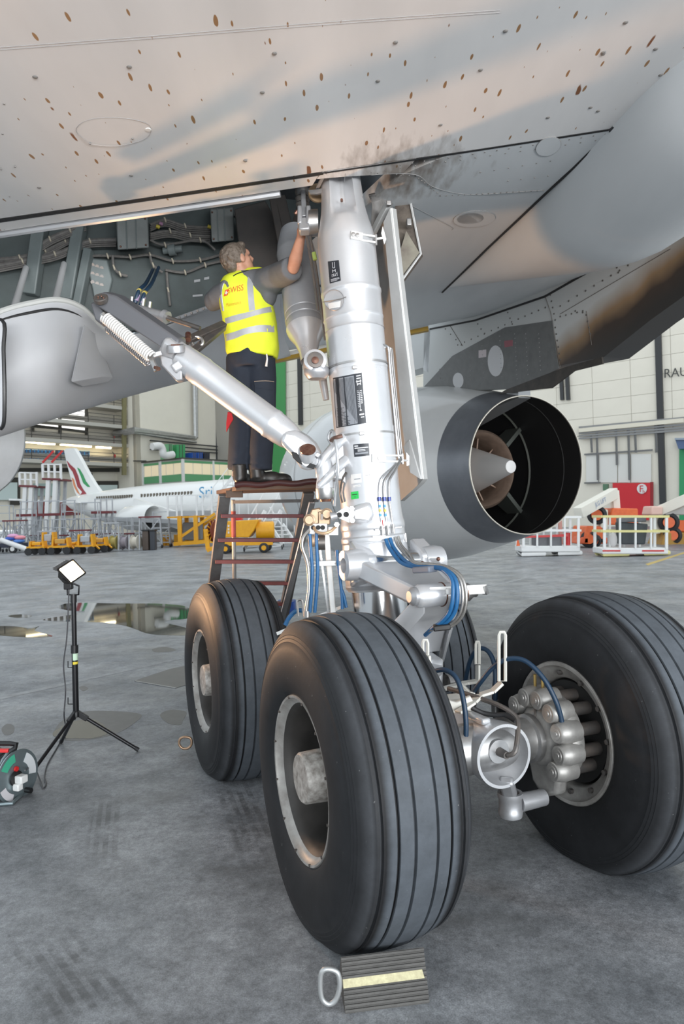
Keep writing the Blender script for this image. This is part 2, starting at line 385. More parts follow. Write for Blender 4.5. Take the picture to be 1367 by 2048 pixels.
# forward lower wing skin: rows from the seam to the leading edge, beyond the strut
def f_le(o): return 8.75-.86*o
def f_aft(o):
    pts = [(fo(p)[1], fo(p)[0]) for p in SEAM]
    for (o0, f0), (o1, f1) in zip(pts, pts[1:]):
        if o0 <= o <= o1: return f0+(f1-f0)*(o-o0)/(o1-o0)
    return fe-(o-oe)*.55
def wrow(o, fa, n=16):
    if o < .33 and fa < .4: fa = fa+max(0, (.33-o)*1.2)
    r = []
    for k in range(n+1):
        f = fa+.012+(f_le(o)-fa)*k/n; z = wz(f, o)
        u = (k/n); z += .28*max(0, (u-.86)/.14)**2; r.append(A(f, o, z))
    return r
rows = [wrow(o, f_aft(o)) for o in [.15, .24]+[.34+.33*i for i in range(26)]]
M().grid(rows, (0, 0, .1)).build('wing_underside', skin_b, AIR, sharp=30)
rows = [wrow(o, 2.55+.5*max(0, .3-o)) for o in [-.9, -.6, -.3, 0., .145]]
M().grid(rows, (0, 0, .1)).build('wing_underside', skin_b, AIR, sharp=30)
# thin fillet of skin that closes the bay at the rear right, next to the strut top
M().grid([[A(f_aft(o)+.012, o, wz(f_aft(o), o)) for o in (-.36, -.2, -.1, .0, .149)], [A(f_aft(o)+.10+.02*k, o, wz(0, o)) for k, o in enumerate((-.36, -.2, -.1, .0, .149))]], (0, 0, .04)).build('bay_corner_panel', skin_a, AIR)
# rivet rows and flush fasteners on the skins
rv = M()
def rivets(px0, px1, n, r=.006, dz=-.001):
    for k in range(n):
        t = k/(n-1); p = W(px0[0]+(px1[0]-px0[0])*t, px0[1]+(px1[1]-px0[1])*t); rv.cyl(p+Z*.002, p+Z*(dz-.001), r, r*.8, 8)
for a, b, n in (((770, 341), (1190, 281), 15), ((880, 392), (1110, 380), 20), ((742, 345), (830, 352), 8), ((830, 352), (880, 390), 9), ((960, 345), (1100, 322), 6), ((800, 330), (1210, 268), 18), ((1015, 362), (1095, 352), 4)):
    rivets(a, b, n)
for (x, y) in ((1205, 105), (960, 140), (1250, 45), (790, 85), (755, 162), (548, 107), (524, 185), (258, 134), (70, 154), (262, 351), (490, 322), (78, 375), (880, 250), (1095, 235), (1195, 222), (1205, 108), (1180, 215), (1310, 98), (1320, 150), (1010, 62)):
    p = W(x, y); rv.ell(p, (.012, .012, .005), None, 10, 6)
for (x, y) in ((8, 208), (5, 268), (180, 288), (265, 278), (30, 334), (2, 339), (19, 393)):
    p = W(x, y); rv.cyl(p+Z*.002, p-Z*.002, .006, .005, 8)
o_ = rv.build('rivet', mat('rivet_grey', (.2, .19, .18), .5), AIR, kind='stuff')
w_ = M().cyl(W(296, 259)+Z*.002, W(296, 259)-Z*.003, .016, .015, 14).build('plug', white_p, AIR)
# oval access covers and panel outlines as thin raised edges
def oval(cx, cy, rx, ry, rot=0., r=.003, name='access_cover', mt=skin_b):
    pts = []
    for k in range(28):
        a = 2*pi*k/28; x = rx*cos(a); y = ry*sin(a); pts.append(W(cx+x*cos(rot)-y*sin(rot), cy+x*sin(rot)+y*cos(rot))-Z*.002)
    o = M().prism([p+Z*.001 for p in pts], (0, 0, -.004)).build(name, mt, AIR, sharp=20)
    M().tube(pts, r, 5, closed=True).build('rim', seam_g, o); return o
oval(1096, 292, 26, 17, -.4); oval(948, 437, 42, 16, -.08); oval(940, 436, 27, 11, -.08)
for pts in ([(742, 350), (800, 347), (838, 352), (862, 372), (905, 385), (960, 389), (1085, 380)], [(690, 347), (688, 365)], [(820, 410), (900, 452), (902, 460)]):
    M().tube(spline([W(*p) for p in pts], 4), .0022, 5).build('panel_line', seam_g, AIR)


# SKINLINES faint lap joints on the flap panel
for pts in ([(-60, 99), (300, 72), (640, 45), (1000, 20)], [(-60, 104), (300, 77), (640, 50), (1000, 25)], [(180, 288), (152, 262), (175, 240), (235, 235), (290, 245), (302, 262), (285, 280), (230, 292), (180, 288)]):
    M().tube(spline([W(*p)-Z*.0005 for p in pts], 4), .0011, 5).build('panel_line', mat('lap_line', (.34, .33, .33), .6), AIR)
# ---- gear bay: walls, ceiling
def quadm(pts, off): return M().prism(pts, off)
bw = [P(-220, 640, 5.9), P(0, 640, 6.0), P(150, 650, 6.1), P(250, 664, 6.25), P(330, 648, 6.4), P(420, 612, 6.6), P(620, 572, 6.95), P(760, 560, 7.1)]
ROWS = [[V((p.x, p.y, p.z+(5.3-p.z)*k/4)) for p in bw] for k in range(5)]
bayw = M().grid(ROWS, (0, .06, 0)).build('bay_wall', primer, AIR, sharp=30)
M().prism([V((-4.4, 2.0, 4.6)), V((2.2, 2.6, 4.75)), V((2.2, 7.4, 4.9)), V((-4.4, 7.2, 4.75))], (0, 0, .05)).build('bay_ceiling', dgrey_p, AIR)
M().prism([V((-3.6, 4.3, 2.9)), V((-3.6, 4.3, 4.7)), V((-3.7, 6.4, 4.7)), V((-3.7, 6.4, 2.9))], (-.05, 0, 0)).build('bay_rib', dgrey_p, AIR)
# ---- belly fairing: rows lip, bulge, lower edge, underside
def prow(l, n=5): return spline([P(*q) for q in l], n)
r0_ = prow([(-260, 690, 4.75), (-60, 650, 4.85), (5, 622, 4.95), (60, 607, 5.0), (118, 600, 5.1), (165, 617, 5.25), (212, 660, 5.5), (270, 668, 5.8), (340, 648, 6.2), (430, 612, 6.5), (560, 582, 6.85)])
r1_ = prow([(-260, 720, 4.7), (-60, 690, 4.8), (5, 668, 4.88), (60, 655, 4.95), (118, 648, 5.05), (165, 655, 5.2), (215, 680, 5.45), (275, 684, 5.85), (345, 670, 6.35), (435, 638, 7.0), (560, 610, 7.6)])
r2_ = prow([(-260, 800, 4.62), (-60, 775, 4.72), (5, 755, 4.82), (60, 742, 4.92), (118, 728, 5.05), (165, 718, 5.25), (215, 715, 5.5), (285, 708, 6.0), (360, 698, 6.7), (450, 672, 7.7), (565, 645, 8.7)])
r3_ = prow([(-260, 900, 4.7), (-60, 862, 4.85), (5, 845, 4.95), (60, 828, 5.1), (118, 808, 5.3), (165, 793, 5.55), (215, 780, 5.9), (300, 758, 6.6), (380, 738, 7.4), (470, 714, 8.8), (575, 690, 10.4)])
r4_ = prow([(-260, 935, 5.0), (-60, 888, 5.2), (5, 868, 5.3), (60, 850, 5.5), (118, 832, 5.7), (165, 818, 6.0), (215, 803, 6.4), (300, 780, 7.2), (380, 760, 8.2), (470, 738, 9.6), (580, 713, 11.4)])
r5_ = [p+V((-.2, 1.2, .55)) for p in r4_]
def loft(rs, n=4):
    cols = [spline([r[j] for r in rs], n) for j in range(len(rs[0]))]
    return [[c[i] for c in cols] for i in range(len(cols[0]))]
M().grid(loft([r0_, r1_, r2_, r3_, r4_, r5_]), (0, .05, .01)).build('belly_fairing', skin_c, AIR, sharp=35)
M().tube(r0_[5:33], .022, 8).build('bay_lip_seal', mat('lip_rubber', (.42, .43, .42), .5), AIR)
M().tube([p+V((.0, -.03, -.075)) for p in r0_[10:33]], .01, 8).build('bay_lip_shadow', seam_k, AIR)  # black tube painted in as the shadow below the lip seal
# triangular blister
tb = [P(172, 654, 5.2), P(178, 657, 5.19), P(214, 748, 5.5), P(206, 757, 5.48), P(150, 767, 5.2), P(148, 764, 5.2)]
M().prism([p-V((0, .06, 0)) for p in tb], (0, .2, 0)).build('drain_blister', skin_c, AIR, bevel=.02)
# far-left door edge and polished panel below the belly
de = prow([(-60, 655, 4.6), (4, 640, 4.6), (7, 700, 4.58), (9, 780, 4.58), (8, 842, 4.62), (2, 858, 4.65)])
dd = [p+V((-.9, -.05, 0)) for p in de]
M().grid([de, dd], (0, .03, 0)).build('gear_door', skin_c, AIR)
M().tube(de, .012, 6).build('door_edge_seal', black_p, AIR)
pp = [(-200, 820, 5.6), (-60, 838, 5.6), (0, 850, 5.65), (30, 850, 5.7), (44, 848, 5.72), (48, 880, 5.75), (42, 920, 5.76), (25, 955, 5.76), (0, 980, 5.74), (-60, 1020, 5.7), (-200, 1060, 5.6)]
mid = P(-80, 900, 5.25); edge = prow(pp, 3)
M().grid([[mid+(p-mid)*s+V((0, -.18*(1-s*s), 0)) for p in edge] for s in (.02, .3, .55, .8, .95, 1.0)], (0, .03, 0)).build('polished_cowl_panel', mat('polished_aluminium', (.86, .87, .88), .28, .45, (.72, .73, .74), 3, .6), AIR, label='polished aluminium curved panel hanging below the belly')

# ---- flap track fairing (canoe)
def canoe():
    f0, f1 = 2.72, -3.4; rows = []; N_ = 26
    for i in range(N_+1):
        t = i/N_; f = f0+(f1-f0)*t; w = min(.60, .215*(2.75-f))+.004; h = min(.50, .20*(2.75-f))+.008
        oc = 1.375+.282*max(f, -1.2)+.985*w; r = []
        for k in range(13):
            a = pi*k/12; r.append(A(f, oc-w*cos(a), wz(f, oc)+.02-h*sin(a)**.9))
        rows.append(r)
    return rows
M().grid(canoe(), (0, 0, .02)).build('flap_track_fairing', skin_b, AIR, sharp=50)
rl = [W(*q)-Z*.004 for q in ((884, 584), (975, 495), (1080, 396), (1222, 262))]
M().tube(rl, .010, 6).build('fairing_seam', seam_k, AIR)
M().bar(W(1222, 259)-Z*.008, W(1340, 155)-Z*.008, .035, .02).build('flap_gap_shade', mat('gap_shade', (.035, .037, .042), .6), AIR)  # near-black strip added in place of the shade in the open flap gap

# ---- pylon : flat-sided box at o=3.85 .. 4.2
PO = A(0, 3.86, 0)
def Y_(x, y): return plane_hit(x, y, PO, O)
def soot_mat():
    mt = mat('pylon_skin', (.5, .52, .52), .4); nt, b = nodes(mt); N = nt.nodes.new; L = nt.links.new
    tc = N('ShaderNodeTexCoord'); mp = N('ShaderNodeMapping'); L(tc.outputs['Object'], mp.inputs[0])
    g = N('ShaderNodeTexNoise'); g.inputs['Scale'].default_value = 2.5; L(mp.outputs[0], g.inputs[0])
    # soot baked on above the lower edge: distance measured from the pylon's own lower edge line
    a = Y_(1000, 871)-G; c = Y_(1367, 592)-G
    d = (c-a); nrm = O.cross(d).normalized()
    if nrm.z < 0: nrm = -nrm
    dp = N('ShaderNodeVectorMath'); dp.operation = 'DOT_PRODUCT'; dp.inputs[1].default_value = nrm; L(tc.outputs['Object'], dp.inputs[0])
    sb = N('ShaderNodeMath'); sb.operation = 'SUBTRACT'; sb.inputs[1].default_value = a.dot(nrm); L(dp.outputs['Value'], sb.inputs[0])
    ad = N('ShaderNodeMath'); ad.operation = 'MULTIPLY_ADD'; ad.inputs[1].default_value = .18; L(g.outputs[0], ad.inputs[0]); L(sb.outputs[0], ad.inputs[2])
    r = N('ShaderNodeValToRGB'); e = r.color_ramp.elements; e.new(.5); e.new(.6)
    for i, (p, cc) in enumerate(((.16, (.03, .028, .026)), (.36, (.045, .032, .024)), (.50, (.24, .16, .09)), (.72, (.47, .49, .49)))): e[i].position = p; e[i].color = (*cc, 1)
    L(ad.outputs[0], r.inputs[0]); L(r.outputs[0], b.inputs['Base Color'])
    return mt
soot = soot_mat()
pyl = [(760, 660), (860, 622), (950, 600), (1090, 552), (1230, 472), (1367, 388), (1520, 300), (1520, 470), (1367, 592), (1300, 640), (1207, 714), (1100, 735), (1000, 775), (846, 785), (846, 735), (760, 760)]
M().prism([Y_(*q) for q in pyl], O*.36).build('pylon', soot, AIR)
dkp = mat('pylon_dark_panel', (.135, .14, .14), .5, 0, (.10, .105, .105), 9, .6)
def onp(pts, th, name, mt, parent=AIR, **k): return M().prism([Y_(*q)+O*.001 for q in pts], -O*th).build(name, mt, parent, **k)
pdp = onp([(840, 783), (905, 712), (1010, 655), (1105, 641), (1112, 700), (1118, 737), (1040, 778)], .012, 'heat_shield_panel', dkp)
for (cx, cy, rx, ry) in ((992, 722, 15.5, 31), (917, 761, 10.5, 15.5)):
    onp([(cx+rx*cos(2*pi*k/24), cy+ry*sin(2*pi*k/24)) for k in range(24)], .016, 'vent_cover', mat('vent_grey', (.5, .51, .53), .4), pdp)
onp([(958, 701), (973, 699), (973, 714), (958, 716)], .014, 'placard', mat('placard_pale', (.5, .45, .47), .5), pdp)
onp([(1009, 682), (1026, 680), (1026, 692), (1010, 695)], .014, 'placard', mat('placard_red', (.25, .08, .1), .5), pdp)
onp([(1130, 735), (1205, 714), (1207, 728), (1150, 742), (1105, 776), (1000, 788), (1012, 780)], .02, 'pylon_keel', mat('sooty_metal', (.03, .028, .027), .5, .4, (.07, .06, .05), 8, .6))
prv = M()
def prow_rv(a, b, n, r=.012):
    for k in range(n):
        t = k/max(1, n-1); p = Y_(a[0]+(b[0]-a[0])*t, a[1]+(b[1]-a[1])*t); prv.cyl(p, p-O*.006, r, r*.8, 7)
for a, b, n in (((915, 690), (1090, 615), 14), ((1100, 590), (1110, 640), 5), ((1110, 655), (1120, 720), 6), ((1120, 612), (1340, 480), 14), ((1150, 622), (1165, 625), 2), ((1120, 633), (1165, 622), 5), ((1172, 630), (1180, 668), 4), ((1325, 468), (1330, 492), 3), ((1230, 525), (1236, 545), 3), ((1015, 625), (1024, 648), 3), ((955, 648), (968, 668), 3), ((890, 658), (922, 690), 4)):
    prow_rv(a, b, n)
prv.build('rivet', mat('rivet_dark', (.08, .075, .07), .5), AIR, kind='stuff')
pr2 = M()
for x in (880, 940, 965, 1000, 1030, 1052, 1078):
    y0 = 655+max(0, (1010-x))*.55+12 if x < 1010 else 668; y1 = 770 if x < 1040 else 770-(x-1040)*.45
    n = int((y1-y0)/9)
    for k in range(n): p = Y_(x+(k*.5), y0+k*9); pr2.cyl(p-O*.01, p-O*.017, .008, .007, 6)
pr2.build('rivet', mat('rivet_mid', (.2, .2, .2), .5), AIR, kind='stuff')
ptl = M()
for pts in ([(860, 658), (950, 641), (1090, 593), (1230, 513), (1420, 398)], ):
    ptl.tube([Y_(*q)-O*.004 for q in pts], .014, 6)
ptl.build('pylon_wing_seam', seam_k, AIR)
for pts in ([(1090, 593), (1101, 625), (1112, 690), (1120, 735)], [(900, 652), (925, 692)], [(1172, 622), (1183, 690)], [(1325, 455), (1332, 495)], [(1120, 628), (1340, 498)]):
    M().tube([Y_(*q)-O*.003 for q in pts], .004, 5).build('panel_line', mat('panel_line_dark', (.12, .11, .1), .6), AIR)

# fan-cowl fairing between pylon and wing, left end
M().prism([Y_(*q) for q in ((848, 655), (860, 657), (856, 745), (846, 740))], O*.3).build('pylon_front_fairing', skin_b, AIR)

# ---- engine
EC = A(3.85, 4.03, 2.36); ED = (F*1.0+Z*.012-O*.02).normalized()          # axis forward
nac = mat('nacelle_grey', (.62, .63, .63), .33, 0, (.56, .57, .57), 2, .7, coat=.3)
noz = mat('nozzle_dark_metal', (.15, .16, .18), .35, .5, (.19, .2, .22), 4, .6)
duct = mat('duct_black', (.012, .012, .013), .55)
ENG = M().lathe(EC, ED, [(.56, 1.06), (1.0, 1.17), (1.7, 1.33), (2.5, 1.45), (3.5, 1.52), (4.5, 1.53), (5.4, 1.5), (6.0, 1.42), (6.35, 1.34), (6.4, 1.26), (6.3, 1.2), (5.9, 1.17)], 72).build('engine_nacelle', nac, AIR, label='light grey engine nacelle with dark exhaust nozzle', sharp=60)
M().lathe(EC, ED, [(0, .925), (.03, .932), (.3, .998), (.565, 1.062)], 72).build('nozzle_ring', noz, ENG, sharp=60)
M().lathe(EC, ED, [(0, .932), (-.012, .928), (-.012, .916), (.0, .912)], 72).build('nozzle_lip', mat('nozzle_lip', (.62, .58, .5), .3, .8), ENG)
M().lathe(EC, ED, [(0, .914), (.5, .99), (1.2, 1.05), (2.2, 1.06), (2.6, 1.05), (2.6, .1)], 72).build('exhaust_duct', duct, ENG, sharp=60)
M().lathe(EC, ED, [(.4, .979), (.42, .972), (.44, .985)], 60).build('duct_ring', mat('duct_ring', (.05, .05, .05), .5), ENG)
M().lathe(EC, ED, [(1.25, 1.046), (1.27, 1.025), (1.29, 1.046)], 60).build('duct_ring', mat('duct_ring2', (.06, .065, .055), .5), ENG)
brz = mat('mixer_bronze', (.30, .22, .17), .45, .6, (.2, .14, .11), 8, .7)
M().lathe(EC, ED, [(1.15, .55), (1.05, .58), (1.0, .54), (1.05, .5), (1.4, .49), (1.9, .5), (1.95, .1)], 48).build('mixer_ring', brz, ENG)
M().lathe(EC, ED, [(1.05, .585), (1.5, .66), (2.3, .74)], 48).build('core_cowl', mat('core_cowl', (.16, .12, .1), .5, .5), ENG)
M().lathe(EC, ED, [(.36, .0), (.362, .085), (.37, .092), (1.6, .42), (1.9, .43)], 40).build('exhaust_cone', mat('cone_titanium', (.62, .61, .6), .36, .5), ENG)
_u, _w = perp(ED)
for k in range(10):
    a = 2*pi*k/10; e = _u*cos(a)+_w*sin(a); t = ED.cross(e)
    M().prism([EC+ED*1.3+e*.3-t*.012, EC+ED*1.3+e*.52-t*.05, EC+ED*1.75+e*.52+t*.03, EC+ED*1.75+e*.38+t*.03], t*.02).build('exit_vane', brz, ENG)
upv = (Z-ED*Z.dot(ED)).normalized(); rtv = ED.cross(upv)
for ang in (38, 143, 218, 322):
    a = radians(ang); e = rtv*cos(a)*-1+upv*sin(a); t = ED.cross(e)
    s_ = M().prism([EC+ED*1.05+e*.55-t*.03, EC+ED*1.55+e*.6-t*.03, EC+ED*1.55+e*1.05-t*.03, EC+ED*1.2+e*1.045-t*.03], t*.06).build('duct_strut', mat('strut_dark', (.10, .11, .10), .5, .3), ENG)
M().prism([EC+ED*.04+upv*.9-rtv*.10, EC+ED*.04+upv*.9+rtv*.10, EC+ED*.9+upv*.80+rtv*.12, EC+ED*2.2+upv*.45+rtv*.1, EC+ED*2.2+upv*.45-rtv*.1, EC+ED*.9+upv*.80-rtv*.12], upv*.12).build('upper_bifurcation', mat('bifurcation', (.3, .31, .32), .28, .6), ENG)
for t in (1.95, 3.3, 4.9):
    r_ = {1.95: 1.367, 3.3: 1.508, 4.9: 1.525}[t]
    M().lathe(EC, ED, [(t, r_+.002), (t+.018, r_+.004)], 72).build('cowl_joint', seam_g, ENG)
# ================================================================== main landing gear (parts of the airliner)
AH = .6356; WB = 2.0673; TR = 1.4155
# ---- wheels
def tyre_mesh():
    pr = [(.33, .205), (.352, .232), (.38, .25), (.43, .263), (.48, .266), (.53, .262), (.56, .255), (.585, .247), (.588, .2475), (.600, .242), (.603, .2425), (.615, .236), (.618, .2365), (.63, .228), (.648, .214), (.664, .199), (.675, .186)]
    gr = [.168, .108, .045]
    def rr(w): return .70-.028*(w/.186)**2 if w < .186 else .672
    side = list(pr); w = .186
    for g in gr:
        side += [(rr(g+.0065), g+.0065), (rr(g)-.014, g+.0045), (rr(g)-.014, g-.0045), (rr(g-.0065), g-.0065)]
        mid_ = {.168: (.138,), .108: (.077,), .045: (.022, 0.)}[g]
        for q in mid_: side.append((rr(q), q))
    full = side+[(r, -w_) for r, w_ in reversed(side[:-1])]
    n = 112; vs = []; fs = []
    for i in range(n):
        a = 2*pi*i/n
        for r, w_ in full:
            z = r*sin(a); x = r*cos(a); lim = -AH+.002
            if z < lim: z = lim
            bul = max(0., (-z/AH-.72)/.28); w2 = w_*(1+.05*bul*(1 if r < .64 else .3))
            vs.append(V((w2, x, z)))
    m_ = len(full)
    for i in range(n):
        j = (i+1) % n
        for k in range(m_-1): fs.append((i*m_+k, i*m_+k+1, j*m_+k+1, j*m_+k))
    return M().add(vs, fs)
def tyre_mat():
    mt = mat('tyre_rubber', (.03, .032, .036), .62); nt, b = nodes(mt); N = nt.nodes.new; L = nt.links.new
    tc = N('ShaderNodeTexCoord'); sx = N('ShaderNodeSeparateXYZ'); L(tc.outputs['Object'], sx.inputs[0])
    ab = N('ShaderNodeMath'); ab.operation = 'ABSOLUTE'; L(sx.outputs[0], ab.inputs[0])
    # radius in the wheel plane tells tread from sidewall
    cx = N('ShaderNodeCombineXYZ'); L(sx.outputs[1], cx.inputs[0]); L(sx.outputs[2], cx.inputs[1])
    ln = N('ShaderNodeVectorMath'); ln.operation = 'LENGTH'; L(cx.outputs[0], ln.inputs[0])
    r = N('ShaderNodeValToRGB'); e = r.color_ramp.elements; e.new(.5); e.new(.6); e.new(.7)
    mr = N('ShaderNodeMapRange'); mr.inputs[1].default_value = .35; mr.inputs[2].default_value = .70; L(ln.outputs['Value'], mr.inputs[0])
    for i, (p, c) in enumerate(((0., (.018, .0185, .02)), (.80, (.02, .021, .023)), (.90, (.05, .053, .058)), (.945, (.012, .012, .013)), (.962, (.078, .088, .10)))): e[i].position = p; e[i].color = (*c, 1)
    L(mr.outputs[0], r.inputs[0])
    n1 = N('ShaderNodeTexNoise'); n1.inputs['Scale'].default_value = 9; n1.inputs['Detail'].default_value = 8; n1.inputs['Roughness'].default_value = .7; L(tc.outputs['Object'], n1.inputs[0])
    r2 = N('ShaderNodeValToRGB'); r2.color_ramp.elements[0].position = .3; r2.color_ramp.elements[1].position = .72; r2.color_ramp.elements[0].color = (.78, .78, .78, 1); r2.color_ramp.elements[1].color = (1.2, 1.2, 1.22, 1); L(n1.outputs[0], r2.inputs[0])
    mx = N('ShaderNodeMixRGB'); mx.blend_type = 'MULTIPLY'; mx.inputs[0].default_value = 1; L(r.outputs[0], mx.inputs[1]); L(r2.outputs[0], mx.inputs[2])
    n3 = N('ShaderNodeTexNoise'); n3.inputs['Scale'].default_value = 55; n3.inputs['Detail'].default_value = 6; L(tc.outputs['Object'], n3.inputs[0])
    r3 = N('ShaderNodeValToRGB'); r3.color_ramp.elements[0].position = .72; r3.color_ramp.elements[1].position = .78; L(n3.outputs[0], r3.inputs[0])
    mx2 = N('ShaderNodeMixRGB'); mx2.inputs[2].default_value = (.22, .22, .22, 1); L(r3.outputs[0], mx2.inputs[0]); L(mx.outputs[0], mx2.inputs[1])
    L(mx2.outputs[0], b.inputs['Base Color'])
    bp = N('ShaderNodeBump'); bp.inputs['Strength'].default_value = .15; bp.inputs['Distance'].default_value = .003; L(n3.outputs[0], bp.inputs['Height']); L(bp.outputs[0], b.inputs['Normal'])
    b.inputs['Roughness'].default_value = .6; b.inputs['Specular IOR Level'].default_value = .22
    return mt
TM = tyre_mesh().mesh('tyre', V((0, 0, 0)), 28); TM.materials.append(tyre_mat())
rimm = mat('wheel_rim_paint', (.46, .45, .43), .42, .2, (.17, .155, .14), 8, .7)
rimd = mat('wheel_dish_dark', (.075, .07, .066), .5, .3, (.03, .028, .026), 5, .8)  # dish colour set far darker than the rim
rimi = mat('wheel_inner_grimy', (.24, .23, .22), .5, .3, (.1, .095, .09), 6, .8)
X0 = V((0, 0, 0)); XD = V((1, 0, 0))
# outer (hub cap) side at -x in wheel space, brake side at +x
RM = M().lathe(X0, XD, [(-.19, .352), (-.232, .358), (-.24, .352), (-.238, .343), (-.222, .337), (-.21, .325), (-.206, .318)], 64).mesh('wheel', X0, 50); RM.materials.append(rimm)
DM = M().lathe(X0, XD, [(-.206, .318), (-.19, .306), (-.17, .298), (-.10, .285), (.0, .275), (.05, .25), (.06, .15), (.03, .122)], 56).mesh('wheel_dish', X0, 50); DM.materials.append(rimd)
HM = M().lathe(X0, XD, [(.03, .122), (-.08, .114), (-.222, .108), (-.232, .100), (-.232, .0)], 40).mesh('hub_cap', X0, 40); HM.materials.append(mat('hub_cap_paint', (.52, .5, .47), .5, .1, (.17, .15, .13), 30, .55))
IM = M().lathe(X0, XD, [(.19, .352), (.235, .358), (.243, .352), (.24, .336), (.222, .328), (.215, .318), (.20, .276), (.185, .268), (.05, .262), (.02, .26)], 64).mesh('inner_flange', X0, 50); IM.materials.append(rimm)
BM = M().cyl((-.004, 0, 0), (.006, 0, 0), .0065, .005, 6).mesh('bolt', X0, 30); BM.materials.append(darksteel)
BB = M().lathe(X0, XD, [(-.012, .008), (0, .014), (.014, .013), (.016, 0)], 8).mesh('tie_bolt', X0, 30); BB.materials.append(darksteel)
def child(me, name, parent, loc=(0, 0, 0), rot=None):
    o = bpy.data.objects.new(name, me); COL.objects.link(o); o.parent = parent; o.location = V(loc)
    if rot: o.rotation_euler = rot
    return o
wlab = {(-1, -1): 'wheel nearest the camera, with ridged block under its tyre', (1, -1): 'far wheel beside the step ladder', (-1, 1): 'right-hand wheel with open brake unit', (1, 1): 'hidden far wheel behind the strut'}
for (sf, so), lb in wlab.items():
    w_ = child(RM, 'wheel', AIR, F*sf*WB/2+O*so*TR/2+Z*AH, (0, 0, YAW+(pi if so > 0 else 0))); w_['label'] = lb
    child(TM, 'tyre', w_); child(DM, 'wheel_dish', w_); child(HM, 'hub_cap', w_); child(IM, 'inner_flange', w_)
    for k in range(12):
        a = 2*pi*k/12+.2; child(BM, 'bolt', w_, (-.2395, .345*cos(a), .345*sin(a)))
    for k in range(12):
        a = 2*pi*k/12+.1; child(BB, 'tie_bolt', w_, (.21, .297*cos(a), .297*sin(a)), (0, 0, 0))
    for k in range(4):
        a = 2*pi*k/4+.6; child(BB, 'tie_bolt', w_, (-.012, .16*cos(a), .16*sin(a)), (0, 0, pi))
# sidewall raised lettering on the near tyre
# ---- strut axis
ST = P(683, 388, 4.5); SB = A(0, 0, AH); SD = (SB-ST).normalized()
def proj_y(p):
    q = p-CAM; return 1024-FPX*q.dot(_up)/q.dot(_fw)
def SA(y):
    lo, hi = -.6, 1.3
    for _ in range(50):
        md = (lo+hi)/2
        if proj_y(ST+(SB-ST)*md) < y: lo = md
        else: hi = md
    return ST+(SB-ST)*lo
def cyl_hit(x, y, r, p=None, d=None):
    p = ST if p is None else p; d = SD if d is None else d
    rd = ray(x, y); w_ = CAM-p; a_ = rd-d*rd.dot(d); b_ = w_-d*w_.dot(d)
    A_ = a_.dot(a_); B_ = 2*a_.dot(b_); C_ = b_.dot(b_)-r*r; q = B_*B_-4*A_*C_
    t = (-B_-sqrt(max(0, q)))/(2*A_); return CAM+rd*t
uX = (O-SD*O.dot(SD)); tc_ = (CAM-SA(700)); tc_.z = 0; CF = (tc_-SD*tc_.dot(SD)).normalized(); CR = SD.cross(CF).normalized()
if CR.x < 0: CR = -CR
sprof = [(352, .125), (372, .128), (395, .132), (420, .140), (445, .155), (465, .172), (480, .180), (500, .182), (580, .184), (585, .190), (590, .191), (597, .187), (636, .187), (640, .190), (644, .186), (660, .186), (664, .189), (668, .185), (735, .185), (738, .188), (744, .188), (747, .186), (855, .186), (858, .190), (885, .190), (888, .188), (1000, .188), (1035, .192), (1048, .200), (1056, .200), (1060, .197), (1070, .197), (1074, .204), (1082, .204), (1086, .2), (1105, .205), (1125, .21), (1150, .205), (1168, .20), (1178, .19)]
rows = []; n = 96
for y, r in spline([V((a, b, 0)) for a, b in sprof], 2) and [(v.x, v.y) for v in spline([V((a, b, 0)) for a, b in sprof], 3)]:
    c = SA(y); rw = []
    for k in range(n):
        a = 2*pi*k/n; aa = atan2(sin(a), cos(a)); q = r
        # forged scoop at the head, facing the camera
        if y < 446: q -= .085*max(0, 1-((aa-.02)/.56)**6)*min(1, max(0, (446-y)/26))
        rw.append(c+(CF*cos(a)+CR*sin(a))*q)
    rows.append(rw)
STR = M().grid(rows, wrap=True).build('landing_gear_strut', silver, AIR, label='silver cylindrical main gear strut with placards', sharp=50)
M().cyl(SA(352), SA(342), .12, .10, 32).build('strut_head', silver_d, STR)
M().lathe(SA(430)+CF*.112, CF, [(0, .014), (.008, .014), (.01, .009), (.03, .008)], 10).build('grease_nipple', darksteel, STR) if False else None
M().bolt(P(683, 402, 4.40), CF, .009, .02, 8).build('grease_nipple', copper, STR)
piston = M().lathe(SA(1168), SD, [(0, .170), (.62, .170), (.62, .0)], 64).build('chrome_piston', chrome, AIR, label='polished chrome piston below the strut')
M().lathe(SA(1168), SD, [(-.02, .195), (.0, .205), (.018, .2), (.02, .18), (.0, .172)], 64).build('gland_nut', silver_d, STR)
# ---- placards and straps on the strut
def patch(corners, r, n=8, m_=4):   # corners px: tl, tr, br, bl
    tl, tr, br, bl = corners; rows = []
    for i in range(m_+1):
        v = i/m_; row = []
        for j in range(n+1):
            u = j/n; x = (tl[0]*(1-u)+tr[0]*u)*(1-v)+(bl[0]*(1-u)+br[0]*u)*v; y = (tl[1]*(1-u)+tr[1]*u)*(1-v)+(bl[1]*(1-u)+br[1]*u)*v
            row.append(cyl_hit(x, y, r))
        rows.append(row)
    return M().grid(rows)
def decal(corners, r, name, mt, parent=STR, label=None, n=8, m_=4): return patch(corners, r, n, m_).build(name, mt, parent, label, sharp=60)
pl_black = mat('placard_black', (.022, .025, .032), .3); pl_line = mat('placard_print', (.6, .61, .64), .4); pl_grey = mat('placard_grey_print', (.23, .245, .27), .4)
ink = mat('black_ink', (.02, .02, .02), .5); redink = mat('red_ink', (.6, .03, .02), .5); pale = mat('pale_label', (.66, .66, .65), .5)
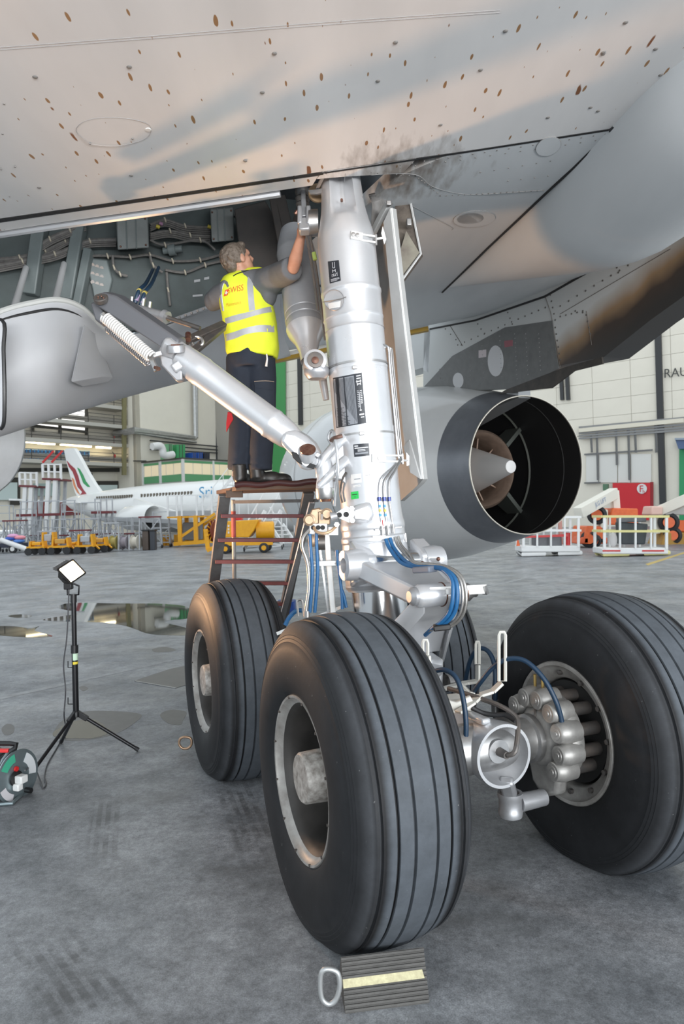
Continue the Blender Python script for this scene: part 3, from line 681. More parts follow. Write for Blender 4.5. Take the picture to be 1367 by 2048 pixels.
def sub(c, u0, v0, u1, v1):
    tl, tr, br, bl = [V((p[0], p[1])) for p in c]
    def q(u, v): return tuple((tl*(1-u)+tr*u)*(1-v)+(bl*(1-u)+br*u)*v)
    return [q(u0, v0), q(u1, v0), q(u1, v1), q(u0, v1)]
def printed(c, r, items, base, name, label, edge=None):
    o = decal(c, r, name, base, STR, label)
    for k, (u0, v0, u1, v1, mt) in enumerate(items): decal(sub(c, u0, v0, u1, v1), r+.0012, 'print', mt, o, n=3, m_=2)
    return o
c1 = [(655, 523), (677, 520), (681, 561), (659, 567)]
it = [(.38, .06, .42, .32, pl_line), (.56, .06, .60, .32, pl_line), (.38, .32, .60, .34, pl_line), (.34, .40, .38, .55, pl_line), (.58, .40, .62, .55, pl_line), (.34, .46, .62, .48, pl_line), (.25, .62, .36, .64, pl_line), (.25, .62, .28, .74, pl_line), (.62, .62, .74, .64, pl_line), (.72, .55, .75, .74, pl_line), (.4, .6, .44, .72, pl_line), (.54, .6, .58, .72, pl_line), (.36, .70, .62, .72, pl_line), (.12, .83, .88, .85, pl_line), (.12, .88, .9, .895, pl_line), (.12, .925, .7, .94, pl_line)]
printed(c1, .1865, it, pl_black, 'placard', 'black placard with a white line drawing')
c2 = [(665, 756), (723, 745), (732, 846), (672, 856)]
it = [(.02, .03, .72, .98, pl_grey)]
it += [(.04+.028*k, .05, .05+.028*k, .30+.028*k, pl_black) for k in range(24)]
it += [(.06, .62+.03*k, .10+.022*k+(.12 if k % 3 else .2), .632+.03*k, pl_black) for k in range(12)]
it += [(.80, .04, .95, .06, pl_line), (.80, .09, .95, .11, pl_line), (.78, .15, .96, .17, pl_line), (.80, .20, .94, .22, pl_line), (.8, .13, .82, .24, pl_line), (.92, .13, .94, .24, pl_line)]
it += [(.78, .34+.035*k, .84, .35+.035*k, pl_line) for k in range(10)]+[(.88, .34+.035*k, .95, .355+.035*k, pl_line) for k in range(8)]+[(.845, .36, .86, .72, pl_line), (.82, .72, .89, .74, pl_line), (.8, .80, .96, .83, pl_line), (.84, .86, .95, .88, pl_line)]
printed(c2, .1875, it, pl_black, 'placard', 'large dark servicing chart placard')
c3 = [(706, 889), (737, 886), (739, 911), (708, 914)]
printed(c3, .1895, [(.06, .1, .3, .2, pl_line), (.06, .28, .94, .36, pl_line), (.25, .45, .75, .5, pl_line), (.25, .55, .75, .6, pl_line), (.08, .68, .92, .82, pl_grey)], pl_black, 'placard', 'small dark data plate')
gl = mat('green_label', (.03, .5, .1), .45)
printed([(701, 984), (716, 982), (717, 997), (702, 999)], .1895, [(.15, .35, .85, .45, ink), (.48, .62, .54, .8, ink)], gl, 'sticker', 'green ground lock sticker')
for c in ([(701, 949), (722, 947), (723, 965), (702, 968)], [(725, 947), (741, 945), (741, 953), (726, 955)], [(705, 971), (720, 969), (721, 973), (706, 975)]):
    printed(c, .1892, [(.3, .5, .9, .6, pl_grey)], pale, 'sticker', None)
# round access cover
c4 = [P(0, 0, 1)]
pts = [cyl_hit(668+20*cos(2*pi*k/28), 600+20*sin(2*pi*k/28)*1.02, .194) for k in range(28)]
ac = M().prism(pts, -CF*.02).build('round_cover', silver, STR, sharp=30)
M().tube([cyl_hit(645, 604, .197), cyl_hit(660, 602, .199), cyl_hit(680, 598, .199), cyl_hit(692, 594, .197)], .003, 6).build('cover_strap', steel, ac)
M().tube(pts, .003, 5, closed=True).build('cover_rim', silver_d, ac)
decal([(655, 607), (681, 602), (680, 614), (658, 618)], .197, 'etched_text', pale, ac)
def strap(y, r, name='hose_strap', w_=.012, mt=steel):
    c = SA(y); return M().lathe(c-SD*w_/2, SD, [(0, r), (0, r+.005), (w_, r+.005), (w_, r)], 64).build(name, mt, STR)
for y, r, bx in ((735, .186, (709, 735)), (873, .188, (723, 867))):
    s_ = strap(y, r); b = cyl_hit(bx[0], bx[1], r+.006); M().box(b, (.03, .012, .02)).build('strap_buckle', steel, s_, bevel=.003)
# three rigid pipes down the right side with clamps
for k in range(3):
    pth = [cyl_hit(752+k*5, 690+k*6, .150)+CR*(.032+.006*k)] + [SA(y)+CR*(.197+.012*k)+CF*(.045-.02*k) for y in (705, 735, 800, 873, 918)]
    a_ = SA(930)+CR*(.19+.008*k)+CF*.06
    e_ = [cyl_hit(*q, .198) for q in (((768-3*0, 950), (759, 968), (758, 1000), (761, 1030), (763, 1052)) if k == 0 else ((778, 948), (768, 966), (768, 1000), (771, 1030), (773, 1052)) if k == 1 else ((788, 944), (778, 964), (778, 1000), (782, 1030), (784, 1050)))]
    M().tube(pth+[a_]+e_, .0062, 8, sub=4).build('hydraulic_pipe', steel if k else alu, STR)
for q in ((758, 998), (768, 998), (778, 998)):
    p = cyl_hit(*q, .203); M().cyl(p-SD*.012, p+SD*.012, .011, n=10).build('pipe_coupling', mat('anodised_blue', (.08, .1, .3), .35, .7), STR)
for q in ((759, 1012), (769, 1012)):
    for j, cc in enumerate(((.1, .35, .6), (.7, .6, .1), (.1, .35, .6))):
        p = cyl_hit(q[0]+j*.7, q[1]+j*9, .199); M().cyl(p-SD*.008, p+SD*.008, .0072, n=8).build('colour_band', mat('band%d' % (j % 2), cc, .5), STR)
M().bar(cyl_hit(748, 1060, .205), cyl_hit(802, 1054, .205), .012, .02, CF).build('pipe_bracket', alu, STR, bevel=.002)
M().bar(cyl_hit(745, 1074, .207), cyl_hit(770, 1072, .207), .01, .008, CF).build('pipe_bracket', alu, STR)
for k, q in enumerate(((764, 1062), (775, 1061), (786, 1058), (806, 1080))):
    p = cyl_hit(*q, .212) if k < 3 else P(810, 1076, 4.36)
    M().cyl(p-SD*.03, p+SD*.025, .009, n=8).build('hose_fitting', steel, STR)
M().tube([cyl_hit(764, 1040, .208), cyl_hit(766, 1058, .214), cyl_hit(763, 1072, .21)], .0022, 5, 3).build('lockwire', redink, STR)
# upper and lower clamp arms that hold the leg door
def clamp(px0, px1, pxd, r, name):
    a_ = cyl_hit(*px0, r); b_ = cyl_hit(*px1, r); s_ = M().bar(a_, b_, .05, .028, CF).build(name, white_p, STR, bevel=.004)
    for t in (.25, .6):
        p = a_.lerp(b_, t)+CF*.018; M().lathe(p, CF, [(0, .013), (.008, .013), (.009, 0)], 8).build('bolt', steel, s_)
    e = P(*pxd); d = (e-b_)
    for dz in (-.018, .018):
        M().bar(b_+Z*dz-d*.1, e+Z*dz, .012, .012).build('link_arm', white_p, s_, bevel=.003)
    M().cyl(e-Z*.035, e+Z*.03, .009, n=8).build('link_pin', steel, s_)
    return s_
clamp((700, 470), (724, 475), (751, 479, 4.38), .186, 'door_clamp')
clamp((742, 916), (770, 917), (804, 917, 4.42), .192, 'door_clamp')
M().bar(P(752, 478, 4.38), P(766, 476, 4.42), .012, .012).build('door_tie_rod', white_p, AIR)
M().bar(P(800, 921, 4.42), P(815, 921, 4.45), .012, .012).build('door_tie_rod', steel, AIR)
# ---- leg door beside the strut
DD = 4.55
doorm = mat('leg_door_grey', (.50, .51, .51), .4, 0, (.4, .4, .395), 4, .7); doord = mat('leg_door_inner', (.36, .37, .37), .45, 0, (.27, .27, .265), 4, .7)
def pd(l, dd=DD): return [P(x, y, dd) for x, y in l]
LD = M().prism([P(768, 412, 4.60), P(783, 416, 4.47), P(797, 545, 4.47), P(846, 958, 4.47), P(838, 968, 4.50), P(800, 1002, 4.8), P(770, 950, 5.0), P(738, 470, 5.0)], V((.03, .02, 0))).build('leg_door', doord, AIR, label='long grey door panel fixed along the strut')
M().prism([P(770, 445, 4.51), P(783, 417, 4.465), P(846, 957, 4.465), P(824, 946, 4.56), P(812, 895, 4.58)], V((-.012, -.006, 0))).build('door_flange', doorm, LD)
M().prism([P(812, 893, 4.575), P(824, 880, 4.53), P(846, 958, 4.463), P(826, 945, 4.52)], V((-.02, -.01, 0))).build('door_end_plate', doorm, LD)
M().tube([P(783, 416, 4.462), P(797, 545, 4.462), P(846, 958, 4.462)], .004, 6).build('door_edge', white_p, LD)
M().bar(P(776, 408, 4.5), P(742, 472, 4.66), .03, .045).build('door_brace', doord, LD, bevel=.004)
M().box(P(777, 407, 4.46), (.03, .03, .03)).build('door_brace_fitting', steel, LD, bevel=.004)
M().prism([P(762, 466, 4.45), P(765, 452, 4.45), P(772, 478, 4.45), P(768, 488, 4.45)], V((0, .02, 0))).build('door_lug', white_p, LD)
M().prism([P(812, 905, 4.5), P(818, 912, 4.5), P(818, 930, 4.5), P(813, 932, 4.5)], V((0, .02, 0))).build('door_lug', steel, LD)
# sooty open hatch behind the leg door top
hm = mat('rusty_inner', (.03, .02, .016), .7, 0, (.12, .10, .08), 7, .4, bump=.4, bscale=30)
HT = M().prism([P(x, y, 4.95) for x, y in ((789, 398), (799, 377), (820, 403), (841, 508), (803, 560), (797, 545))], V((.02, .05, 0))).build('open_hatch', hm, AIR, label='small dirty hatch standing open behind the leg door')
M().tube([P(799, 377, 4.94), P(820, 403, 4.94), P(841, 508, 4.94), P(803, 561, 4.94)], .009, 6).build('hatch_rim', doorm, HT)
M().prism([P(x, y, 4.90) for x, y in ((812, 462), (838, 505), (806, 548), (800, 500))], V((0, .03, 0))).build('hatch_stiffener', mat('khaki_primer', (.24, .23, .18), .6, 0, (.13, .11, .09), 9, .6), HT)
M().box(P(817, 446, 4.88), (.035, .05, .05)).build('hatch_fitting', steel, HT, bevel=.006)
M().grid([[P(x, y, d) for x, y, d in r] for r in (((737, 392, 4.7), (765, 384, 4.8), (799, 377, 4.9)), ((744, 410, 4.65), (768, 402, 4.8), (790, 400, 4.92)), ((742, 462, 4.65), (758, 440, 4.75), (789, 404, 4.92)))], V((0, .02, .02))).build('hatch_shroud', mat('sooty_shroud', (.2, .2, .2), .5, 0, (.09, .08, .07), 6, .6), AIR, sharp=60)
# ---- side brace
ba = P(612, 898, 4.28); bb = P(352, 706, 4.36); bc = P(200, 598, 4.42)
bdir = (bb-ba).normalized()
BR = M().lathe(ba, bdir, [(.05, .055), (.14, .082), (.2, .089), (.24, .09), (.25, .094), (.27, .094), (.28, .09), ((bb-ba).length-.22, .09), ((bb-ba).length-.2, .094), ((bb-ba).length-.17, .092), ((bb-ba).length-.04, .085), ((bb-ba).length, .05)], 40, cap=True).build('side_brace', silver, AIR, label='thick diagonal silver brace tube in front of the worker')
ld = (bc-bb).normalized(); nb = ld.cross(V((0, -1, .35))).normalized()
# brace end: clevis with a tilted pin
M().prism([P(x, y, 4.20) for x, y in ((566, 858), (592, 862), (612, 874), (627, 888), (636, 906), (634, 926), (624, 940), (610, 944), (598, 936), (584, 914), (566, 896), (556, 884))], V((.02, .13, .02))).build('brace_clevis', silver, BR, bevel=.03)
M().prism([P(x, y, 4.195) for x, y in ((582, 903), (592, 905), (601, 914), (604, 930), (594, 924), (585, 915))], V((0, .05, 0))).build('clevis_recess_shade', seam_k, BR, bevel=.004)  # near-black prism on the clevis face, shade of a hollow put into colour
M().prism([P(x, y, 4.195) for x, y in ((612, 934), (620, 926), (631, 930), (626, 938))], V((0, .04, 0))).build('clevis_recess_shade', seam_k, BR)
pnz = V((.05, -.72, .68)).normalized()
M().lathe(P(615, 903, 4.20), pnz, [(-.05, .056), (.012, .056), (.02, .052), (.02, .0)], 28).build('pin_boss', silver, BR)
pc = M().lathe(P(615, 900, 4.175), pnz, [(0, .047), (.008, .047), (.008, .0)], 24).build('pin_cap', copper, BR)
M().bar(P(632, 915, 4.2), P(638, 906, 4.2), .05, .03).build('pin_keeper', silver_d, BR, bevel=.006)
# knuckle and upper link
KN = M().bar(bb-bdir*.08, bb+bdir*.09, .13, .14, V((0, -.4, 1))).build('brace_knuckle', silver, AIR, bevel=.03)
M().lathe(P(351, 694, 4.27), V((0, -.35, 1)), [(-.03, .055), (.0, .055), (.012, .05), (.012, 0)], 24).build('knuckle_pin', silver_d, KN)
M().box(P(351, 692, 4.245), (.055, .02, .018)).build('pin_lock', copper, KN, bevel=.003)
M().bar(P(354, 722, 4.3), P(366, 738, 4.3), .05, .1).build('knuckle_lug', silver, KN, bevel=.012)
UL = M().bar(bb+ld*.02, bc, .05, .14, V((.1, -.75, .6)))
UL = M().prism([P(x, y, d) for x, y, d in ((186, 592, 4.40), (205, 584, 4.40), (232, 592, 4.40), (356, 678, 4.31), (356, 694, 4.31), (340, 702, 4.31), (325, 698, 4.31), (192, 612, 4.40))], V((.03, .10, .03))).build('upper_brace_link', mat('link_grey', (.15, .155, .17), .35, .3), AIR, bevel=.012, label='flat dark grey upper brace link')
M().lathe(P(201, 596, 4.385), V((0, -.7, .6)), [(-.02, .045), (.004, .045), (.008, .04), (.008, 0)], 24).build('link_pin', darksteel, UL)
for k in range(5):
    a = 2*pi*k/5; M().ell(P(201+6*cos(a), 596+3.5*sin(a), 4.37), .006, None, 8, 6).build('pin_bolt', copper, UL)
M().prism([P(x, y, d) for x, y, d in ((180, 606, 4.44), (196, 600, 4.44), (214, 636, 4.44), (206, 650, 4.44), (190, 640, 4.44))], V((0, .2, 0))).build('link_root', dgrey_p, UL, bevel=.01)
# coil springs
def spring(p, q, r, n, wr, name='coil_spring', mt=white_p):
    d = q-p; u, w_ = perp(d); pts = [p+d*(i/(n*14))+(u*cos(2*pi*i/14)+w_*sin(2*pi*i/14))*r for i in range(n*14+1)]
    return M().tube(pts, wr, 6).build(name, mt, AIR)
sp1 = spring(P(209, 634, 4.26), P(303, 714, 4.22), .031, 24, .0062)
sp2 = spring(P(216, 655, 4.34), P(299, 726, 4.30), .026, 26, .005, mt=silver_d)
M().tube([P(205, 628, 4.26), P(209, 634, 4.26)], .02, 8).build('spring_hook', steel, sp1)
M().bar(P(300, 710, 4.24), P(313, 742, 4.22), .02, .03).build('spring_anchor', steel, AIR, bevel=.004)
M().bar(P(296, 714, 4.24), P(322, 706, 4.28), .03, .03).build('spring_anchor', silver_d, AIR, bevel=.004)
M().cyl(P(310, 735, 4.22), P(318, 738, 4.2), .012, n=8).build('spring_bolt', copper, AIR)
M().prism([P(x, y, 4.3) for x, y in ((318, 708), (345, 716), (364, 738), (364, 760), (352, 762), (322, 730))], V((0, .07, 0))).build('lock_bracket', silver_d, AIR, bevel=.008)
# lock links (dark truss with a hole) and small actuator
lk = [(352, 688), (372, 672), (446, 644), (449, 652), (436, 660), (388, 711), (374, 716), (362, 706)]
LK = M()
outer = lk; hole = [(393+9*cos(2*pi*k/14), 683+8*sin(2*pi*k/14)) for k in range(14)]
for seg in (((354, 690), (448, 648)), ((376, 712), (446, 654)), ((362, 692), (376, 712))):
    M().bar(P(*seg[0], 4.62), P(*seg[1], 4.95), .05, .035, V((0, -1, .3))).build('lock_link', darksteel, AIR, bevel=.005)
M().torus(P(394, 684, 4.72), V((.1, -1, .2)), .036, .012, 24, 8).build('lock_link_eye', steel, AIR)
M().cyl(P(376, 668, 4.64), P(376, 680, 4.6), .02, n=10).build('link_bolt', copper, AIR)
M().cyl(P(252, 613, 4.85), P(330, 634, 4.75), .036, .034, 20).build('lock_actuator', silver_d, AIR)
M().cyl(P(326, 632, 4.76), P(334, 636, 4.75), .045, n=18).build('actuator_gland', silver_d, AIR)
M().cyl(P(330, 634, 4.755), P(400, 657, 4.7), .016, n=12).build('actuator_rod', darksteel, AIR)
for q in ((262, 608), (285, 612), (298, 618)):
    M().cyl(P(q[0], q[1], 4.8), P(q[0]+2, q[1]-14, 4.8), .014, n=8).build('actuator_port', steel, AIR)
for a_, b_ in (((270, 606), (305, 540)), ((281, 611), (317, 535))):
    pth = [P(*a_, 4.8), P(a_[0]+8, a_[1]-25, 4.82), P((a_[0]+b_[0])/2+4, (a_[1]+b_[1])/2-6, 5.0), P(*b_, 5.7)]
    h_ = M().tube(pth, .0135, 8, sub=5).build('hydraulic_hose', hose_d, AIR)
    M().cyl(pth[1]-(pth[2]-pth[1])*.05, pth[1]+(pth[2]-pth[1])*.2, .0155, n=10).build('hose_sleeve', mat('yellow_sleeve', (.5, .4, .1), .5), h_)
    M().cyl(P(a_[0]+2, a_[1]-4, 4.8), P(a_[0]+6, a_[1]-16, 4.81), .0155, n=10).build('hose_fitting', mat('mauve_sleeve', (.3, .22, .35), .5), h_)
# ---- retraction actuator (grey cylinder)
ra = P(590, 492, 5.34); rb = P(612, 668, 4.98); rd_ = (rb-ra).normalized(); LL = (rb-ra).length
RA = M().lathe(ra, rd_, [(-.16, .05), (-.14, .10), (.0, .134), (.05, .14), (.08, .145), (.10, .145), (.11, .14), (LL-.17, .137), (LL-.165, .133), (LL-.155, .137), (LL-.11, .137), (LL-.105, .133), (LL-.10, .136), (LL-.02, .13), (LL+.06, .092), (LL+.13, .058)], 40, cap=True).build('retraction_actuator', grey_p, AIR, label='fat dark grey actuator cylinder behind the strut')
M().lathe(ra, rd_, [(LL-.04, .1375), (LL+.0, .126), (LL+.07, .088), (LL+.16, .064), (LL+.24, .062)], 32).build('actuator_end', silver, RA)
M().lathe(P(630, 720, 4.36), V((.1, -1, .15)), [(-.12, .0), (-.12, .07), (.0, .07), (.006, .06), (.006, 0)], 28).build('actuator_eye', silver, RA)
M().lathe(P(630, 720, 4.345), V((.1, -1, .15)), [(0, .05), (.01, .05), (.012, .03), (.012, 0)], 24).build('eye_bushing', darksteel, RA)
M().lathe(P(630, 721, 4.33), V((.1, -1, .15)), [(0, .022), (.01, .022), (.012, .0)], 16).build('eye_pin', copper, RA)
M().lathe(P(633, 742, 4.42), Z, [(-.055, .0), (-.05, .055), (-.02, .078), (.0, .08), (.02, .075), (.03, .05)], 28).build('actuator_clevis', silver_d, AIR)
M().cyl(P(643, 748, 4.6), P(652, 800, 4.6), .028, .02, 12).build('actuator_strut', grey_p, AIR)
# uplock fork above the man's hand
for s_ in (-8.5, 8.5):
    M().bar(P(608+s_, 416, 4.6), P(608+s_, 452, 4.58), .03, .07, V((0, -1, 0))).build('uplock_fork', silver_d, AIR, bevel=.008)
M().bar(P(608, 440, 4.6), P(609, 466, 4.58), .075, .075, V((0, -1, 0))).build('uplock_block', silver_d, AIR, bevel=.012)
M().bar(P(606, 384, 4.66), P(608, 436, 4.6), .032, .04, V((0, -1, 0))).build('uplock_rod', silver_d, AIR, bevel=.006)
M().lathe(P(604, 378, 4.7), -Z, [(0, .045), (.02, .05), (.05, .04), (.06, .048), (.09, .04), (.10, .046), (.13, .03)], 18).build('uplock_boot', darksteel, AIR)
M().cyl(P(594, 422, 4.58), P(590, 428, 4.58), .012, n=8).build('fork_bolt', copper, AIR)
M().lathe(P(627, 446, 4.62), V((1, 0, 0)), [(-.03, .0), (-.03, .085), (.03, .085), (.03, 0)], 28).build('uplock_roller', steel, AIR)
M().grid([[P(616, 380, 4.5), P(632, 379, 4.48), P(646, 376, 4.46)], [P(620, 386, 4.5), P(633, 388, 4.48), P(647, 384, 4.46)]], V((0, .02, 0))).build('sealant_flap', alu, AIR)
M().lathe(P(634, 388, 4.62), V((.2, -1, 0)), [(0, .06), (.02, .06), (.02, .0)], 24).build('trunnion_cap', mat('tan_primer', (.45, .3, .17), .5), AIR)
# ---- lug on the strut for the brace, pin and cap
l0, l1 = P(647, 920, 4.27), P(651, 1000, 4.27); lgd = (l1-l0); LGL = lgd.length
LG = M().lathe(l0, lgd, [(-.03, .03), (.0, .046), (.05, .052), (.08, .047), (.11, .047), (.14, .053), (.17, .056)], 32, cap=True).build('brace_lug', silver, STR)
M().lathe(l0, lgd, [(.165, .05), (.17, .058), (.225, .056), (.235, .05), (.235, .0)], 28).build('lug_nut', steel, LG)
M().lathe(l0, lgd, [(.235, .036), (.25, .032), (.25, 0)], 20).build('lug_bolt', copper, LG)
for pts, rr_ in (([(706, 862, 4.44), (676, 884, 4.30), (648, 916, 4.24), (638, 938, 4.25), (640, 952, 4.27)], [.045, .034, .027, .025, .027]), ([(712, 905, 4.44), (680, 930, 4.28), (655, 955, 4.22), (640, 972, 4.24)], [.042, .03, .025, .027])):
    M().tube([P(*q) for q in pts], rr_, 14).build('lug_web', silver, LG, sharp=80)
M().prism([P(x, y, 4.33) for x, y in ((646, 925), (668, 900), (690, 880), (694, 975), (680, 962), (664, 960), (652, 968))], V((.03, .06, 0))).build('lug_web', silver_d, LG, bevel=.015)
M().tube([P(663, 888, 4.26), P(656, 876, 4.26), P(662, 862, 4.25), P(668, 868, 4.22), P(673, 905, 4.2), P(675, 945, 4.2), P(671, 975, 4.22), P(668, 1012, 4.24)], .009, 8, sub=4).build('guard_tube', alu, STR)
M().tube([cyl_hit(684, 1005, .198), cyl_hit(680, 985, .2), cyl_hit(684, 960, .2), cyl_hit(692, 945, .195)], .007, 8, sub=4).build('electrical_cable', darksteel, STR)
M().tube([P(660, 884, 4.27), P(664, 878, 4.24), P(672, 875, 4.2), P(684, 872, 4.2)], .012, 6, sub=3).build('pipe_clip', mat('clip_brown', (.16, .09, .07), .5, .4), STR)
# ---- triangular bracket with two holes
tb_ = [(671, 1026), (692, 1012), (704, 1016), (711, 1026), (704, 1040), (698, 1046), (676, 1036)]
TB = M().prism([P(x, y, 4.215) for x, y in tb_], V((0, .012, 0))).build('holed_bracket', white_p, STR, bevel=.003)
for q in ((678, 1030), (692, 1029)): M().lathe(P(*q, 4.212), V((0, -1, 0)), [(-.004, 0), (-.004, .014), (.003, .016), (.003, .012), (0, .0)], 16).build('lightening_hole', seam_k, TB)
for q in ((703, 1017), (704, 1041), (673, 1049)): M().bolt(P(*q, 4.22), V((0, -1, 0)), .018, .02).build('bolt', steel, TB)
M().cyl(P(661, 1034, 4.22), P(674, 1031, 4.22), .03, .018, 14).build('bracket_boss', silver_d, TB)
M().prism([P(x, y, 4.24) for x, y in ((700, 1014), (742, 1000), (750, 1030), (744, 1050), (700, 1046))], V((0, .08, 0))).build('bracket_pad', silver, STR, bevel=.03)
# ---- steering/tilt mechanism on the left
MC = M().prism([P(x, y, 4.3) for x, y in ((623, 1018), (640, 1015), (642, 1048), (618, 1050), (613, 1040))], V((0, .04, 0))).build('tilt_crank', mat('bronze_alloy', (.42, .3, .2), .4, .6, (.3, .2, .13), 9, .6), AIR, bevel=.008)
brm = _mats['bronze_alloy']
M().bar(P(636, 1036, 4.32), P(660, 1036, 4.32), .07, .08).build('crank_block', brm, MC, bevel=.006)
M().bar(P(636, 1022, 4.3), P(660, 1020, 4.3), .02, .012).build('crank_tie', brm, MC)
for q in ((618, 1040), (653, 1028)): M().lathe(P(*q, 4.27), V((0, -1, 0)), [(-.02, .036), (.0, .036), (.004, .026), (.010, .024), (.010, 0)], 20).build('crank_pin', brm, MC)
M().bar(P(641, 1034, 4.25), P(646, 1034, 4.25), .02, .035).build('crank_window', darksteel, MC)
HP = M().bar(P(619, 1058, 4.28), P(654, 1058, 4.28), .018, .065, Z).build('hose_plate', white_p, AIR, bevel=.003)
for x in (626, 636, 645): M().lathe(P(x, 1055, 4.268), V((0, -1, 0)), [(0, .014), (.004, .014), (.004, 0)], 14).build('plate_hole', seam_k, HP)
M().bar(P(656, 1062, 4.3), P(676, 1062, 4.3), .018, .05, Z).build('hose_plate', white_p, AIR, bevel=.003)
M().tube([P(628, 1055, 4.26), P(632, 1063, 4.22), P(645, 1067, 4.2), P(660, 1063, 4.2), P(668, 1056, 4.22), P(673, 1052, 4.24)], .009, 8, sub=4).build('copper_pipe', mat('tan_hose', (.5, .33, .2), .4, .3), AIR)
M().lathe(P(626, 1082, 4.28), V((0, -1, 0)), [(-.03, .035), (.0, .035), (.006, .02), (.006, 0)], 20).build('tilt_eye', brm, AIR)
M().cyl(P(632, 1085, 4.32), P(650, 1085, 4.32), .045, n=20).build('tilt_damper', darksteel, AIR)
M().bar(P(652, 1058, 4.35), P(666, 1225, 4.35), .032, .055).build('tilt_rod', white_p, AIR, bevel=.004, label='slim white rod with blue hoses beside the strut')
M().bar(P(640, 1100, 4.36), P(656, 1225, 4.36), .012, .012).build('tilt_rod_stay', alu, AIR)
M().bar(P(617, 1128, 4.27), P(680, 1126, 4.27), .012, .03).build('hose_rack', white_p, AIR, bevel=.003)
for x in (628, 634, 672, 677): M().bolt(P(x, 1127, 4.262), V((0, -1, 0)), .008, .01).build('bolt', darksteel, AIR)
for a_ in ([(619, 1068), (621, 1100), (624, 1140), (622, 1190), (619, 1225)], [(632, 1066), (633, 1100), (635, 1140), (632, 1190), (629, 1225)], [(673, 1100), (676, 1130), (682, 1180), (684, 1218)], [(683, 1180), (688, 1195), (692, 1215)]):
    M().tube([P(x, y, 4.25) for x, y in a_], .0105, 10, sub=5).build('blue_hose', hose_b, AIR)
M().tube([P(x, y, 4.25) for x, y in ((618, 1060), (606, 1075), (604, 1095), (612, 1118), (616, 1140), (617, 1180), (612, 1215), (612, 1230))], .0095, 8, sub=5).build('braided_hose', braid, AIR)
M().bar(P(560, 1265, 4.55), P(680, 1215, 4.4), .1, .02).build('bogie_tray', white_p, AIR)
M().tube([P(x, y, 4.5) for x, y in ((570, 1250), (578, 1235), (592, 1222), (606, 1222), (614, 1230))], .014, 8, sub=5).build('blue_hose', hose_b, AIR)
M().tube([P(x, y, 4.45) for x, y in ((596, 1232), (594, 1205), (598, 1200), (604, 1203), (606, 1230))], .008, 6, sub=3).build('wire_guard', steel, AIR)
M().cyl(P(613, 1222, 4.25), P(613, 1234, 4.25), .02, n=10).build('hose_fitting', steel, AIR)
# ---- lower strut: collar bosses, torque links
TLm = silver
def TLp(f, o, z): return A(f, o, z)
M().lathe(A(-.12, -.30, 1.475), O, [(-.03, .045), (-.03, .088), (.06, .095), (.10, .088), (.10, .045)], 28, closed=True).build('torque_link_boss', silver, STR)
M().lathe(A(-.12, .22, 1.475), O, [(-.03, .045), (-.03, .088), (.06, .095), (.10, .088), (.10, .045)], 28, closed=True).build('torque_link_boss', silver, STR)
M().lathe(A(-.12, -.26, 1.475), O, [(0, .062), (.5, .062)], 24).build('torque_pin', chrome, STR)
M().prism([A(-.03, -.26, 1.33), A(-.16, -.26, 1.38), A(-.2, -.26, 1.52), A(-.03, -.26, 1.62)], O*.12).build('lower_lug', silver, STR, bevel=.02)
M().prism([A(-.03, .15, 1.33), A(-.16, .15, 1.38), A(-.2, .15, 1.52), A(-.03, .15, 1.62)], O*.12).build('lower_lug', silver, STR, bevel=.02)
apx = A(-.66, 0, 1.335)
UT = M().prism([A(-.06, -.30, 1.54), A(-.06, -.22, 1.54), A(-.60, -.10, 1.375), A(-.66, -.12, 1.37)], -Z*.11).build('upper_torque_link', TLm, AIR, bevel=.015, label='upper torque link arm reaching back from the strut')
M().prism([A(-.06, .30, 1.54), A(-.06, .22, 1.54), A(-.60, .10, 1.375), A(-.66, .12, 1.37)], -Z*.11).build('link_arm', TLm, UT, bevel=.015)
M().prism([A(-.14, -.25, 1.50), A(-.14, .25, 1.50), A(-.60, .11, 1.37), A(-.60, -.11, 1.37)], -Z*.03).build('link_web', TLm, UT, bevel=.008)
M().lathe(apx-O*.15, O, [(0, .0), (0, .05), (.02, .062), (.28, .062), (.30, .05), (.30, 0)], 24).build('apex_knuckle', TLm, UT)
M().lathe(apx-O*.19, O, [(0, .0), (0, .03), (.02, .05), (.04, .05)], 16).build('apex_nut', silver_d, UT)
M().lathe(apx+O*.15, O, [(0, .05), (.02, .05), (.05, .03), (.07, .03), (.07, 0)], 16).build('apex_nut', steel, UT)
for s_ in (.006, .135):
    M().torus(apx+O*s_, O, .063, .004, 24, 6).build('seal_ring', copper, UT)
M().bar(P(858, 1184, 3.73), P(972, 1178, 3.84), .012, .05, Z).build('hose_bracket', white_p, UT, bevel=.003)
M().bar(P(967, 1172, 3.83), P(971, 1188, 3.84), .03, .02).build('bracket_end', steel, UT)
for q in ((484+360, 1126), (876, 1118)): M().ell(P(*q, 4.0), .012, None, 8, 6).build('grease_nipple', copper, UT)
M().box(P(905, 1183, 3.74), (.075, .03, .03)).build('hose_clamp', white_p, UT, bevel=.005)
LT = M().prism([A(-.62, -.13, 1.33), A(-.66, -.09, 1.33), A(-.25, -.22, .93), A(-.2, -.28, .95)], -Z*.09).build('lower_torque_link', TLm, AIR, bevel=.012, label='lower torque link arm below the knuckle')
M().prism([A(-.62, .13, 1.33), A(-.66, .09, 1.33), A(-.25, .22, .93), A(-.2, .28, .95)], -Z*.09).build('link_arm', TLm, LT, bevel=.012)
M().prism([A(-.60, -.11, 1.31), A(-.60, .11, 1.31), A(-.3, .2, .98), A(-.3, -.2, .98)], -Z*.03).build('link_web', TLm, LT, bevel=.008)
